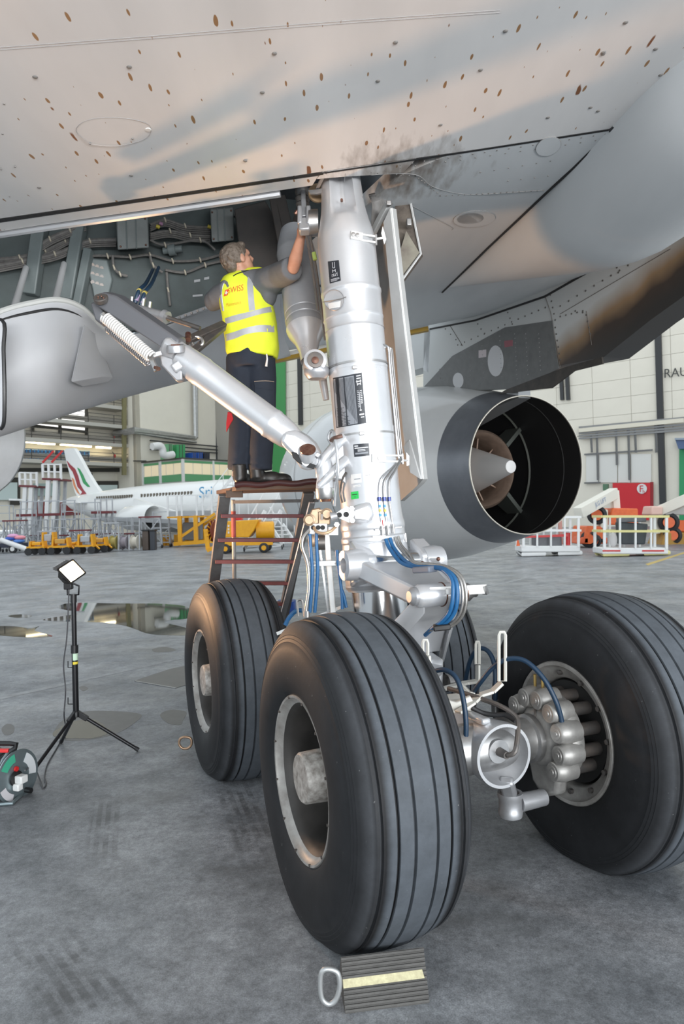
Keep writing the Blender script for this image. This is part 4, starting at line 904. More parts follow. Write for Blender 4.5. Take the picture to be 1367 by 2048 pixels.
M().lathe(A(-.34, .0, .80), Z, [(-.06, .0), (-.06, .085), (.0, .10), (.05, .16), (.07, .17), (.1, .165), (.12, .1), (.12, 0)], 32).build('bogie_fork', silver, AIR)
M().prism([A(-.45, .06, .72), A(-.5, .1, .78), A(-.42, .16, .93), A(-.25, .16, .96), A(-.25, .1, .72)], -O*.1).build('fork_lug', silver, AIR, bevel=.02)
M().lathe(A(-.44, .17, .80), O, [(-.02, .05), (.02, .05), (.025, .02), (.04, .018), (.04, 0)], 18).build('fork_pin', steel, AIR)
M().bar(P(868, 1253, 3.72), P(905, 1248, 3.78), .02, .02).build('hose_clip', black_p, AIR)
# hoses crossing the torque link
for k, (off, mt, r) in enumerate(((0, hose_b, .0115), (9, hose_b, .0115), (20, braid, .0085), (27, braid, .0085))):
    q = [(771+off*.9, 1078-off*.2, 4.2), (778+off*.9, 1096-off*.2, 4.17), (800+off*.7, 1124-off*.55, 4.05), (830, 1134-off*.35, 3.93), (862, 1135-off*.25, 3.84), (885+off*.4, 1140-off*.2, 3.75), (903+off*.75, 1160-off*.2, 3.68), (905+off*1.0, 1195, 3.66), (898+off*1.0, 1225+off*.2, 3.68), (880+off*.8, 1246+off*.25, 3.72), (868, 1254+off*.1, 3.75), (850, 1270, 3.85)]
    M().tube([P(*z_) for z_ in q], r, 10, sub=5).build('blue_hose' if mt is hose_b else 'braided_hose', mt, AIR)
M().bar(P(832, 1140, 3.90), P(866, 1138, 3.80), .07, .035).build('hose_sleeve', mat('grey_clip', (.14, .16, .2), .5), AIR, bevel=.008)
M().bar(P(866, 1256, 3.73), P(900, 1252, 3.72), .07, .03).build('hose_sleeve', black_p, AIR, bevel=.006)
# ---- bogie beam, axle, brake
BG = M().lathe(A(-1.20, 0, AH), F, [(.0, .134), (.0, .148), (.05, .15), (.16, .135), (.5, .128), (1.0, .15), (1.4, .15), (1.9, .128), (2.3, .14), (2.4, .148)], 48).build('bogie_beam', silver, AIR, label='silver bogie beam between the wheels')
M().lathe(A(-1.20, 0, AH), F, [(.0, .134), (.06, .12), (.12, .10), (.15, .06), (.15, 0)], 40).build('beam_end_dish', silver_d, BG)
M().lathe(A(-1.14, 0, AH+.01), -F, [(0, .055), (.02, .055), (.022, .0)], 24).build('beam_end_cap', alu, BG)
M().cyl(A(-1.16, 0, AH+.01), A(-1.22, 0, AH+.01), .022, .018, 10).build('sensor_plug', darksteel, BG)
M().tube([A(-1.22, .0, AH+.01), A(-1.24, .03, AH+.03), A(-1.2, .08, AH+.11), A(-1.16, .1, AH+.16), A(-1.08, .06, AH+.20), A(-.9, 0, AH+.22), A(-.75, -.02, AH+.22)], .012, 8, sub=4).build('sensor_cable', darksteel, BG)
M().bar(A(-1.14, -.05, AH+.15), A(-1.0, -.05, AH+.15), .05, .03).build('beam_lug', silver, BG, bevel=.01)
AX = M().lathe(A(-WB/2, -.62, AH), O, [(0, .075), (.25, .085), (.42, .09), (.47, .12), (.77, .12), (.80, .105), (.86, .104), (.87, .118), (.9, .118), (.91, .09), (1.24, .075)], 40).build('axle', steel, AIR, label='steel axle with polished sleeve')
M().lathe(A(WB/2, -.62, AH), O, [(0, .075), (.5, .11), (.74, .11), (1.24, .075)], 32).build('axle', steel, AIR)
BO = A(-WB/2, TR/2-.30, AH)       # brake plane inboard of the right wheel
castm = mat('cast_aluminium', (.42, .41, .39), .45, .5, (.26, .25, .24), 14, .7)
BRK = M().lathe(BO, -O, [(-.02, .10), (-.02, .215), (.02, .22), (.05, .205), (.07, .16), (.11, .125), (.12, .10)], 40).build('brake_unit', castm, AIR, label='cast metal brake unit with a ring of pistons')
M().lathe(BO+O*.12, O, [(0, .05), (0, .255), (.03, .258), (.2, .258), (.2, .05)], 40).build('brake_disc_pack', mat('carbon_black', (.014, .014, .014), .6), BRK)
for k in range(9):
    a = radians(-40+k*30); e = V((0, 0, 1))*sin(a)+F*cos(a)*-1
    if k in (8,): continue
    c = BO+e*.195-O*.05
    pb = M().lathe(c, -O, [(-.05, .052), (.0, .054), (.02, .056), (.05, .05), (.056, .046), (.07, .046), (.074, .042), (.074, .0)], 22).build('brake_piston', castm, BRK)
    M().lathe(c-O*.073, -O, [(0, .03), (.004, .028), (.004, .014), (.008, .012), (.008, 0)], 14).build('piston_boss', castm, pb)
    M().cyl(c+O*.04, c+O*.26, .032, n=14).build('piston_sleeve', darksteel, pb)
    e2 = BO+e*.225-O*.02; M().cyl(e2, e2-O*.045, .017, .014, 8).build('housing_bolt', castm, pb)
M().prism([BO-O*.02+V((0, 0, -.1))+F*.10, BO-O*.02+V((0, 0, -.08))-F*.16, BO-O*.02+V((0, 0, -.25))-F*.13, BO-O*.02+V((0, 0, -.30))-F*.02, BO-O*.02+V((0, 0, -.24))+F*.06], -O*.07).build('torque_arm', castm, BRK, bevel=.02)
tq = BO+V((0, 0, -.285))-O*.08-F*.05
M().lathe(tq-O*.22+Z*.0, Z, [(-.055, .0), (-.055, .055), (-.03, .06), (-.02, .055), (.03, .055), (.04, .06), (.06, .06), (.06, .045), (.03, .04)], 26).build('torque_rod_eye', silver_d, BRK)
M().cyl(tq-O*.17, tq-O*.02, .045, .04, 18).build('torque_rod', silver_d, BRK)
M().bar(tq-O*.22+Z*.04, A(-1.18, .02, AH-.12), .07, .05).build('torque_rod_lug', silver_d, BRK, bevel=.015)
for (de, dz) in ((-.0, .26), (-.06, .25)):
    p = BO-O*.05+F*(-de)+Z*dz; M().cyl(p-Z*.02, p+Z*.045, .008, n=8).build('bleed_valve', mat('brass', (.6, .42, .15), .35, .9), BRK)
M().tube([BO-O*.09+F*.14+Z*.02, BO-O*.13+F*.05+Z*.06, BO-O*.12-F*.02+Z*.1, BO-O*.1-F*.0+Z*.14], .007, 6, sub=4).build('brake_wire', darksteel, BRK)
# brake hoses (dark blue) and slotted loop guards
def hose(q, r=.0125, mt=hose_d, name='brake_hose'):
    return M().tube([P(*z_) for z_ in q], r, 10, sub=5).build(name, mt, AIR)
hose([(938, 1395, 3.75), (960, 1365, 3.65), (985, 1335, 3.6), (1015, 1318, 3.55), (1050, 1322, 3.5), (1085, 1355, 3.45), (1110, 1400, 3.42), (1122, 1440, 3.42), (1124, 1470, 3.42)])
M().cyl(P(1124, 1455, 3.42), P(1125, 1500, 3.42), .022, .018, 10).build('hose_fitting', steel, AIR)
hose([(930, 1360, 4.3), (940, 1320, 4.25), (955, 1298, 4.2), (975, 1302, 4.15), (988, 1330, 4.1), (990, 1380, 4.05), (989, 1405, 4.05)], .0135)
M().cyl(P(989, 1400, 4.05), P(990, 1425, 4.05), .022, n=10).build('hose_fitting', steel, AIR)
hose([(870, 1342, 3.5), (890, 1340, 3.45), (912, 1356, 3.4), (925, 1395, 3.36), (931, 1440, 3.34), (931, 1480, 3.34)])
M().cyl(P(931, 1478, 3.34), P(934, 1540, 3.34), .02, .018, 10).build('hose_fitting', darksteel, AIR)
hose([(943, 1415, 3.5), (965, 1426, 3.5), (990, 1430, 3.48), (1010, 1430, 3.46), (1030, 1442, 3.42)], .012, rubber)
def loopg(x0, x1, y0, y1, D, leg):
    cx = (x0+x1)/2; w_ = (x1-x0)/2-2
    pts = [P(cx-w_, y1, D), P(cx-w_, y0+8, D), P(cx-w_*.6, y0+2, D), P(cx+w_*.6, y0+2, D), P(cx+w_, y0+8, D), P(cx+w_, y1, D)]
    o = M().tube(pts, .0085, 6, closed=True).build('hose_guide_loop', mat('bracket_white', (.66, .65, .6), .45, .2), AIR)
    lp = [P(*q) for q in leg]
    for a_, b_ in zip(lp, lp[1:]): M().bar(a_, b_, .014, .05, V((.2, -1, 0))).build('guide_arm', _mats['bracket_white'], o, bevel=.003)
loopg(995, 1012, 1262, 1362, 3.55, [(1003, 1365, 3.55), (985, 1382, 3.55), (960, 1390, 3.55), (945, 1405, 3.5), (915, 1425, 3.45)])
loopg(949, 960, 1281, 1328, 4.1, [(955, 1330, 4.1), (955, 1362, 4.08), (930, 1366, 4.0), (885, 1378, 3.9)])
loopg(843, 857, 1278, 1330, 3.7, [(856, 1310, 3.7), (858, 1340, 3.7)])
for a_, b_ in (((885, 1396), (950, 1388)), ((890, 1408), (935, 1400)), ((895, 1420), (940, 1395)), ((920, 1370), (950, 1400))):
    M().bar(P(*a_, 3.75), P(*b_, 3.7), .02, .03).build('beam_bracket', _mats['bracket_white'], AIR, bevel=.004)
M().prism([P(x, y, 3.5) for x, y in ((895, 1400), (912, 1405), (940, 1392), (946, 1402), (942, 1424), (920, 1420), (905, 1430))], V((0, .03, 0))).build('guide_base', _mats['bracket_white'], AIR, bevel=.006)
# ================================================================== remesh / decal helpers
def solid(mm, name, mt, parent, voxel=.012, smooth=6, label=None, bump=None):
    o_ = root_loc(parent); me = mm.mesh(name, o_, 180); tmp = bpy.data.objects.new('tmp', me); COL.objects.link(tmp)
    r = tmp.modifiers.new('r', 'REMESH'); r.mode = 'VOXEL'; r.voxel_size = voxel
    s = tmp.modifiers.new('s', 'SMOOTH'); s.factor = .5; s.iterations = smooth
    dg = bpy.context.evaluated_depsgraph_get(); ev = tmp.evaluated_get(dg); out = bpy.data.meshes.new_from_object(ev)
    bpy.data.objects.remove(tmp); out.name = name
    for p in out.polygons: p.use_smooth = True
    out.materials.clear(); out.materials.append(mt)
    ob = bpy.data.objects.new(name, out); COL.objects.link(ob); ob.parent = parent
    if label: ob['label'] = label
    return ob
def bvh_of(ob):
    off = root_loc(ob); me = ob.data
    return BVHTree.FromPolygons([v.co+off for v in me.vertices], [tuple(p.vertices) for p in me.polygons])
def drop(bvh, x, y, lift=.003):
    h = bvh.ray_cast(CAM, ray(x, y))
    return None if h[0] is None else h[0]-ray(x, y)*lift
def text_mesh(body, size=1.0, font_shear=0.):
    c = bpy.data.curves.new('txt', 'FONT'); c.body = body; c.size = size; c.shear = font_shear; c.resolution_u = 3
    o = bpy.data.objects.new('txt', c); COL.objects.link(o)
    ev = o.evaluated_get(bpy.context.evaluated_depsgraph_get()); me = ev.to_mesh()
    vs = [v.co.copy() for v in me.vertices]; fs = [tuple(p.vertices) for p in me.polygons]; ev.to_mesh_clear()
    bpy.data.objects.remove(o); xs = [v.x for v in vs]; ys = [v.y for v in vs]
    w_ = max(xs)-min(xs); h_ = max(ys)-min(ys)
    return [((v.x-min(xs))/w_, (v.y-min(ys))/h_) for v in vs], fs
def text_on(body, fn, name, mt, parent, **k):
    uv, fs = text_mesh(body); mm = M(); vs = [fn(u, v) for u, v in uv]
    if any(p is None for p in vs): return None
    return mm.add(vs, fs).build(name, mt, parent, sharp=0, **k)
def strip_on(bvh, top, bot, n, m_, name, mt, parent, lift=.003, sub=6):
    t = spline([V((*p, 0)) for p in top], n); b = spline([V((*p, 0)) for p in bot], n); rows = []
    for i in range(m_+1):
        row = []
        for p, q in zip(t, b):
            r = p.lerp(q, i/m_); row.append(drop(bvh, r.x, r.y, lift))
        rows.append(row)
    last = None
    for row in rows:
        for j, p in enumerate(row):
            if p is None: row[j] = row[j-1] if j and row[j-1] is not None else next((z_ for z_ in row if z_ is not None), None)
    return M().grid(rows, -ray(500, 640)*-.002).build(name, mt, parent, sharp=60)
# ================================================================== worker on the ladder
PD = 5.25
PER = T('person', 'worker in yellow high-visibility vest and dark trousers reaching up into the bay', 'person', P(505, 970, PD))
skinm = mat('skin', (.55, .30, .21), .5, 0, (.48, .24, .16), 25, .5)
shirt = mat('grey_shirt', (.155, .16, .17), .85, 0, (.125, .13, .14), 14, .6, bump=.3, bscale=18)
vestm = mat('hi_vis_yellow', (.78, .86, .05), .7, 0, (.70, .80, .03), 6, .6, bump=.5, bscale=9)
reflm = mat('reflective_tape', (.47, .48, .50), .42, .2, (.38, .39, .42), 14, .6)
trou = mat('navy_trousers', (.022, .030, .047), .85, 0, (.016, .021, .034), 10, .7, bump=.5, bscale=12)
bootm = mat('black_boot', (.018, .018, .019), .38, 0, (.03, .028, .026), 14, .6)
hairm = mat('grey_brown_hair', (.085, .062, .045), .6, 0, (.2, .165, .135), 45, .5, bump=.8, bscale=70)
SH_R = P(538, 562, 5.22); EL_R = P(586, 536, 4.86); WR_R = P(601, 476, 4.72); HA_R = P(606, 458, 4.70)
SH_L = P(448, 583, 5.2); EL_L = P(425, 604, 5.38); WR_L = P(462, 574, 5.66)
NK = P(488, 548, 5.22); HD = P(476, 519, 5.2)
fd = V((.80, .42, .34)).normalized(); hu = (Z-fd*Z.dot(fd)).normalized(); hl = hu.cross(fd).normalized()   # facing, up, left of head
RHd = Matrix((fd, hl, hu)).transposed()
def hp(a, b, c): return HD+fd*a+hl*b+hu*c
HL_ = P(480, 722, 5.27); HR_ = P(522, 722, 5.27); KL = P(484, 826, 5.24); KR = P(526, 826, 5.2); AL = P(478, 935, 5.3); AR = P(520, 937, 5.24)
b = M()
b.ell(hp(-.012, 0, .022), (.098, .077, .092), RHd, 24, 16); b.ell(hp(.035, 0, -.045), (.06, .055, .07), RHd, 20, 14)
b.ell(hp(.068, 0, -.085), (.028, .032, .024), RHd); b.ell(hp(.07, 0, .03), (.028, .05, .03), RHd)
b.tube([hp(.085, 0, .02), hp(.108, 0, -.022), hp(.092, 0, -.038)], [.010, .016, .012], 10)           # nose
b.ell(hp(.082, 0, -.06), (.016, .026, .009), RHd); b.ell(hp(.082, 0, -.073), (.014, .022, .008), RHd)     # lips
for s_ in (-1, 1):
    b.ell(hp(.0, s_*.076, -.012), (.024, .010, .034), RHd); b.ell(hp(.05, s_*.042, -.02), (.028, .02, .022), RHd)   # ears, cheeks
    b.ell(hp(.078, s_*.03, .016), (.014, .018, .007), RHd)                                                       # brow
b.tube([HD-hu*.05-fd*.02, NK-Z*.01, NK-Z*.08], [.056, .058, .07], 16)
tor = [P(500, 560, 5.25), P(497, 600, 5.27), P(500, 650, 5.27), P(502, 705, 5.28)]
b.tube(tor, [.11, .13, .125, .12], 18, sub=0)
b.tube([SH_L, NK-Z*.07, SH_R], [.06, .08, .06], 14)
b.tube([SH_R, SH_R.lerp(EL_R, .5), EL_R, EL_R.lerp(WR_R, .3), WR_R, HA_R], [.055, .05, .043, .046, .030, .036], 14)
b.tube([SH_L, EL_L, WR_L], [.055, .042, .03], 12)
for h_, k_, a_ in ((HL_, KL, AL), (HR_, KR, AR)): b.tube([h_, k_, a_], [.085, .06, .045], 14)
# right hand: palm, four fingers and thumb curled over the fork pin
pd_ = (HA_R-WR_R).normalized(); px_ = V((1, 0, 0)); pn = pd_.cross(px_).normalized()
b.ell(HA_R, (.042, .022, .048), Matrix((px_, pn, pd_)).transposed(), 14, 10)
for k, (off, ln) in enumerate(((-.032, .066), (-.011, .076), (.011, .072), (.031, .058))):
    r0 = HA_R+px_*off+pd_*.03; b.tube([r0, r0+pd_*ln*.5-pn*.012, r0+pd_*ln*.85-pn*.035, r0+pd_*ln*.95-pn*.055], [.0105, .010, .0092, .0078], 8)
b.tube([HA_R+px_*.03-pd_*.02, HA_R+px_*.055+pd_*.01-pn*.015, HA_R+px_*.05+pd_*.045-pn*.03], [.013, .011, .009], 8)
lh = WR_L+(WR_L-EL_L).normalized()*.06; b.ell(lh, (.035, .05, .03))
for k in range(4): r0 = lh+V((-.02+.016*k, .03, .01)); b.tube([r0, r0+V((.01, .05, .01)), r0+V((.012, .075, -.01))], [.0095, .009, .0075], 8)
b.tube([lh+V((.02, 0, .0)), lh+V((.05, .03, .01))], [.012, .009], 8)
BODY = solid(b, 'body', skinm, PER, .0075, 4)
for s_ in (-1, 1): M().ell(hp(.074, s_*.031, .002), (.009, .011, .008), RHd, 12, 8).build('eye', mat('eye_shadowed', (.10, .07, .055), .3), PER)
# hair
h = M(); h.ell(hp(-.022, 0, .036), (.104, .084, .09), RHd, 24, 16); h.ell(hp(-.075, 0, -.03), (.042, .066, .062), RHd, 18, 12); h.ell(hp(.045, 0, .088), (.045, .058, .03), RHd, 14, 10)
for s_ in (-1, 1): h.ell(hp(-.025, s_*.066, .01), (.045, .018, .05), RHd, 12, 8); h.ell(hp(.022, s_*.07, .02), (.014, .012, .03), RHd, 10, 8)
random.seed(3)
for k in range(90):
    a = random.uniform(0, 2*pi); t = random.uniform(.2, 1.25); d = fd*(-cos(t)*.9)+hl*(sin(t)*cos(a))+hu*(sin(t)*sin(a)*.9+.25); d.normalize()
    p = hp(-.03, 0, .03)+V(RHd @ V((d.dot(fd)*.098, d.dot(hl)*.082, d.dot(hu)*.092)))
    h.tube([p-d*.012, p+hu*-.004+d*.004, p-hu*.03+d*.003], [.007, .0065, .003], 6)
solid(h, 'hair', hairm, PER, .006, 2, label='short greying brown hair')
# grey polo shirt with short sleeves
s = M(); s.tube(tor, [.125, .15, .14, .13], 20); s.tube([SH_L+V((.02, 0, .0)), NK-Z*.075, SH_R-V((.03, 0, 0))], [.085, .1, .095], 16)
s.tube([SH_R-V((.05, 0, .03)), SH_R.lerp(EL_R, .45), SH_R.lerp(EL_R, .98)], [.115, .092, .082], 18)
s.ell(P(535, 585, 5.2), (.07, .10, .11)); s.tube([SH_L+V((.05, 0, 0)), SH_L.lerp(EL_L, .55), EL_L], [.095, .08, .072], 16); s.ell(EL_L+V((-.0, -.02, -.0)), (.06, .09, .075))
s.tube([NK-Z*.05, NK+Z*.012], [.08, .068], 18)
SHT = solid(s, 'polo_shirt', shirt, PER, .012, 5)
# hi-vis vest
vr = [(541, 482, 520, .07), (549, 466, 524, .10), (562, 446, 528, .135), (580, 437, 537, .15), (600, 435, 545, .158), (620, 440, 550, .158), (640, 444, 553, .156), (665, 447, 556, .154), (690, 450, 558, .152), (706, 451, 556, .15), (714, 453, 554, .148)]
rows = []
for y, xl, xr, dp in vr:
    sl = .12*(1 if y < 700 else .8)
    c = P((xl+xr)/2, y, 5.26); hw = (xr-xl)/2*5.22/FPX; rw = []
    for k in range(40):
        a = 2*pi*k/40; cx = cos(a); sy = sin(a); q = 2.5
        rx = math.copysign(abs(cx)**(2/q), cx)*hw; ry = math.copysign(abs(sy)**(2/q), sy)*dp
        rip = .004*sin(a*9+y*.09)*(1 if y > 600 else .3)
        rw.append(c+V((rx*(1+rip*4), ry*(1+rip*6), -rx*sl)))
    rows.append(rw)
vm = M().grid(rows, wrap=True); n40 = len(vm.v); vm.f.append(tuple(range(40))); vm.f.append(tuple(range(n40-1, n40-41, -1)))
vm.tube([P(460, 572, 5.24), P(468, 556, 5.24), P(500, 548, 5.24), P(517, 548, 5.22), P(521, 560, 5.2)], [.07, .055, .05, .055, .06], 14)
VST = solid(vm, 'high_visibility_vest', vestm, PER, .010, 4, label='yellow high-visibility vest with grey reflective bands')
vb = bvh_of(VST)
strip_on(vb, [(449, 637), (470, 630), (500, 623), (530, 615), (549, 612)], [(451, 648), (470, 643), (500, 634), (530, 626), (550, 624)], 4, 2, 'reflective_band', reflm, VST)
strip_on(vb, [(450, 669), (470, 663), (490, 656), (520, 650), (554, 652)], [(452, 682), (470, 677), (490, 669), (520, 664), (555, 665)], 4, 2, 'reflective_band', reflm, VST)
strip_on(vb, [(496, 546), (494, 570), (496, 600), (498, 622)], [(507, 541), (506, 570), (508, 600), (510, 620)], 4, 2, 'reflective_band', reflm, VST)
strip_on(vb, [(444, 566), (438, 580), (440, 600), (444, 622)], [(450, 562), (444, 580), (445, 600), (448, 622)], 4, 2, 'reflective_band', reflm, VST)
edge = [drop(vb, x, y, .004) for x, y in ((522, 540), (521, 560), (522, 580), (525, 594))]
M().tube([p for p in edge if p], .004, 6, sub=3).build('armhole_binding', black_p, VST)
hem = [drop(vb, x, y, .004) for x, y in ((456, 717), (475, 714), (500, 711), (525, 711), (546, 712))]
M().tube([p for p in hem if p], .005, 6, sub=3).build('hem_binding', black_p, VST)
col_ = [drop(vb, x, y, .004) for x, y in ((466, 552), (475, 547), (488, 543), (497, 541))]
M().tube([p for p in col_ if p], .004, 6, sub=3).build('collar_binding', black_p, VST)
ro = redink; vo_ = mat('vest_print_orange', (.75, .35, .03), .6)
text_on('WISS', lambda u, v: drop(vb, 460.5+26*u, 586-5.5*u-11.5*v-.6*u*v, .004), 'vest_lettering', mat('vest_print_red', (.72, .09, .03), .6), VST)
text_on('S', lambda u, v: drop(vb, 456.5+3.6*u, 587-1*u-10.5*v, .0035), 'vest_lettering', _mats['vest_print_red'], VST)
text_on('Maintenance', lambda u, v: drop(vb, 452+30*u, 613.5-6*u-7*v, .004), 'vest_lettering', vo_, VST)
lg = M().add([drop(vb, x, y, .004) for x, y in ((447, 592.5), (450, 580), (457.5, 578), (455, 590.5))], [(0, 1, 2, 3)]).build('vest_emblem', _mats['vest_print_red'], VST, sharp=0)
for pts in (((451, 581), (453.3, 580.4), (453, 589.5), (450.7, 590)), ((449, 585), (456, 583.3), (455.7, 586.4), (448.8, 588))):
    M().add([drop(vb, 452.2+(x-452.2)*.8, 585.4+(y-585.4)*.8, .005) for x, y in pts], [(0, 1, 2, 3)]).build('emblem_cross', white_p, lg, sharp=0)
# trousers, pocket, cloth, boots
t = M(); t.tube([P(501, 690, 5.28), P(501, 720, 5.28), P(501, 738, 5.28)], [.165, .172, .16], 22)
for h_, k_, a_, sx in ((HL_, KL, AL, -1), (HR_, KR, AR, 1)):
    t.tube([h_+V((0, 0, .03)), h_.lerp(k_, .35), h_.lerp(k_, .75), k_, k_.lerp(a_, .35), k_.lerp(a_, .75), a_+Z*.02, a_-Z*.015], [.105, .108, .098, .094, .09, .088, .086, .088], 18)
    for q, r_ in ((.88, .093), (.97, .092)): t.torus(k_.lerp(a_, q), Z+V((.1*sx, 0, 0)), .075, .016, 18, 8)
TR_ = solid(t, 'work_trousers', trou, PER, .012, 3)
tb2 = bvh_of(TR_)
pk = strip_on(tb2, [(509, 766), (530, 763), (548, 765)], [(510, 828), (530, 832), (549, 838)], 3, 4, 'cargo_pocket', mat('navy_pocket', (.026, .035, .053), .85, bump=.3, bscale=12, col2=(.02, .027, .04)), TR_, .008)
strip_on(tb2, [(507, 762), (530, 759), (549, 763)], [(510, 775), (530, 778), (549, 781)], 3, 2, 'pocket_flap', _mats['navy_pocket'], TR_, .013)
strip_on(tb2, [(508, 762.5), (530, 761), (548, 763)], [(508, 763.6), (530, 762.1), (548, 764.1)], 3, 1, 'pocket_piping', mat('piping_tan', (.5, .38, .28), .6), TR_, .015)
M().tube([P(533, 708, 5.06), P(534, 718, 5.06), P(532, 733, 5.07)], [.005, .006, .009], 8).build('belt_strap', white_p, PER)
M().prism([P(x, y, 5.12) for x, y in ((455, 823), (463, 826), (466, 838), (459, 850), (452, 864), (452, 845))], V((.0, .02, 0))).build('red_cloth', mat('red_cloth', (.5, .02, .025), .8), PER, label='red cloth hanging from the belt', bevel=.004)
def boot(heel, toe, name):
    d = (toe-heel); L_ = d.length; d.normalize(); sd = d.cross(Z).normalized(); R_ = Matrix((d, sd, Z)).transposed(); bm = M()
    bm.tube([heel+d*.03+Z*.16, heel+d*.035+Z*.10, heel+d*.04+Z*.05], [.058, .056, .055], 16); bm.ell(heel+d*.05+Z*.045, (.07, .046, .045), R_)
    bm.ell(heel+d*.14+Z*.05, (.09, .046, .05), R_); bm.ell(toe-d*.065+Z*.042, (.07, .052, .042), R_); bm.ell(heel+d*.18+Z*.03, (.12, .048, .03), R_)
    o = solid(bm, name, bootm, PER, .008, 4)
    so = M()
    pts = []
    for k in range(24):
        a = 2*pi*k/24; u = cos(a); v = sin(a); w_ = .049*(1+.12*u-.1*max(0, -u)); pts.append(heel+d*(L_/2+u*L_/2)+sd*v*w_)
    so.prism(pts, Z*.024).build('boot_sole', rubber, o, bevel=.004)
    return o
ZS = 2.005
def flo(x, z, D): 
    p = P(x, 900, D); return V((p.x, D, z))
boot(flo(474, ZS, 5.22), flo(474, ZS, 5.22)+V((.07, .27, 0)), 'boot')
bt2 = boot(flo(502, ZS, 5.22), flo(502, ZS, 5.22)+V((.285, .03, 0)), 'boot')
M().prism([P(x, y, 5.14) for x, y in ((464, 943), (466, 942), (466, 952), (463, 953))], V((0, .02, 0))).build('boot_tab', mat('tan_tab', (.5, .3, .2), .6), PER)
# ================================================================== step ladder
def floor_at(x, y):
    d = ray(x, y); return CAM+d*(-CH/d.z)
LAD = T('step_ladder', 'metal step ladder with red treads under the worker', 'ladder', V((-.75, 5.75, 0)))
lsteel = mat('ladder_steel', (.2, .2, .2), .5, .5, (.13, .12, .115), 8, .7); redt = mat('red_tread', (.16, .035, .04), .6, 0, (.10, .03, .03), 12, .7); brown = mat('worn_board', (.13, .075, .045), .65, 0, (.08, .05, .035), 9, .7)
zt = ZS-.012
pf = [V((P(427, 985, 5.6).x, 5.72, zt)), V((P(472, 978, 5.08).x, 5.06, zt)), V((P(640, 970, 5.0).x, 4.98, zt)), V((P(632, 978, 5.7).x, 5.72, zt))]
M().prism(pf, V((0, 0, -.03))).build('platform_board', brown, LAD, bevel=.003)
e0 = pf[1]+V((0, -.012, .008)); e1 = pf[2]+V((0, -.012, .012))
M().tube([e0.lerp(e1, k/12)+Z*(.006*sin(k*1.3)) for k in range(13)], .022, 10, sub=3).build('edge_hose', mat('dark_red_rubber', (.055, .02, .02), .35), LAD)
def yz(p, q, y):
    lo, hi = 0., 1.
    for _ in range(40):
        md = (lo+hi)/2
        if proj_y(p.lerp(q, md)) < y: lo = md
        else: hi = md
    return p.lerp(q, lo)
la, lb_ = P(449, 990, 5.25), floor_at(396, 1420); ra_, rb_ = P(617, 985, 5.25), floor_at(527, 1420)
for a_, b_ in ((la, lb_), (ra_, rb_)): M().bar(a_, b_, .035, .085, O).build('stringer', lsteel, LAD, bevel=.003)
for y in (1032, 1080, 1123, 1166, 1207):
    p = yz(la, lb_, y); q = yz(ra_, rb_, y)
    M().bar(p, q, .11, .028).build('tread', redt, LAD, bevel=.003)
M().bar(P(466, 1004, 5.55), P(636, 1001, 5.3), .02, .025).build('cross_rail', lsteel, LAD)
a_, b_ = P(466, 1000, 5.72), floor_at(473, 1452); M().cyl(a_, b_, .017, n=12).build('support_pole', mat('galvanised', (.42, .42, .41), .45, .6, (.33, .33, .32), 12, .6), LAD)
M().cyl(yz(a_, b_, 1022), yz(a_, b_, 1074), .019, n=12).build('pole_red_sleeve', mat('faded_red', (.45, .09, .08), .55), LAD)
M().bar(P(624, 1004, 5.15), floor_at(513, 1432), .02, .045, O).build('rear_leg', alu, LAD, bevel=.003)
M().bar(P(452, 988, 5.2), P(485, 988, 5.2), .03, .05).build('platform_bracket', brown, LAD, bevel=.003)
M().box(P(572, 1215, 6.3), (.16, .2, .12)).build('tool_tray', blue_p, LAD, bevel=.01)
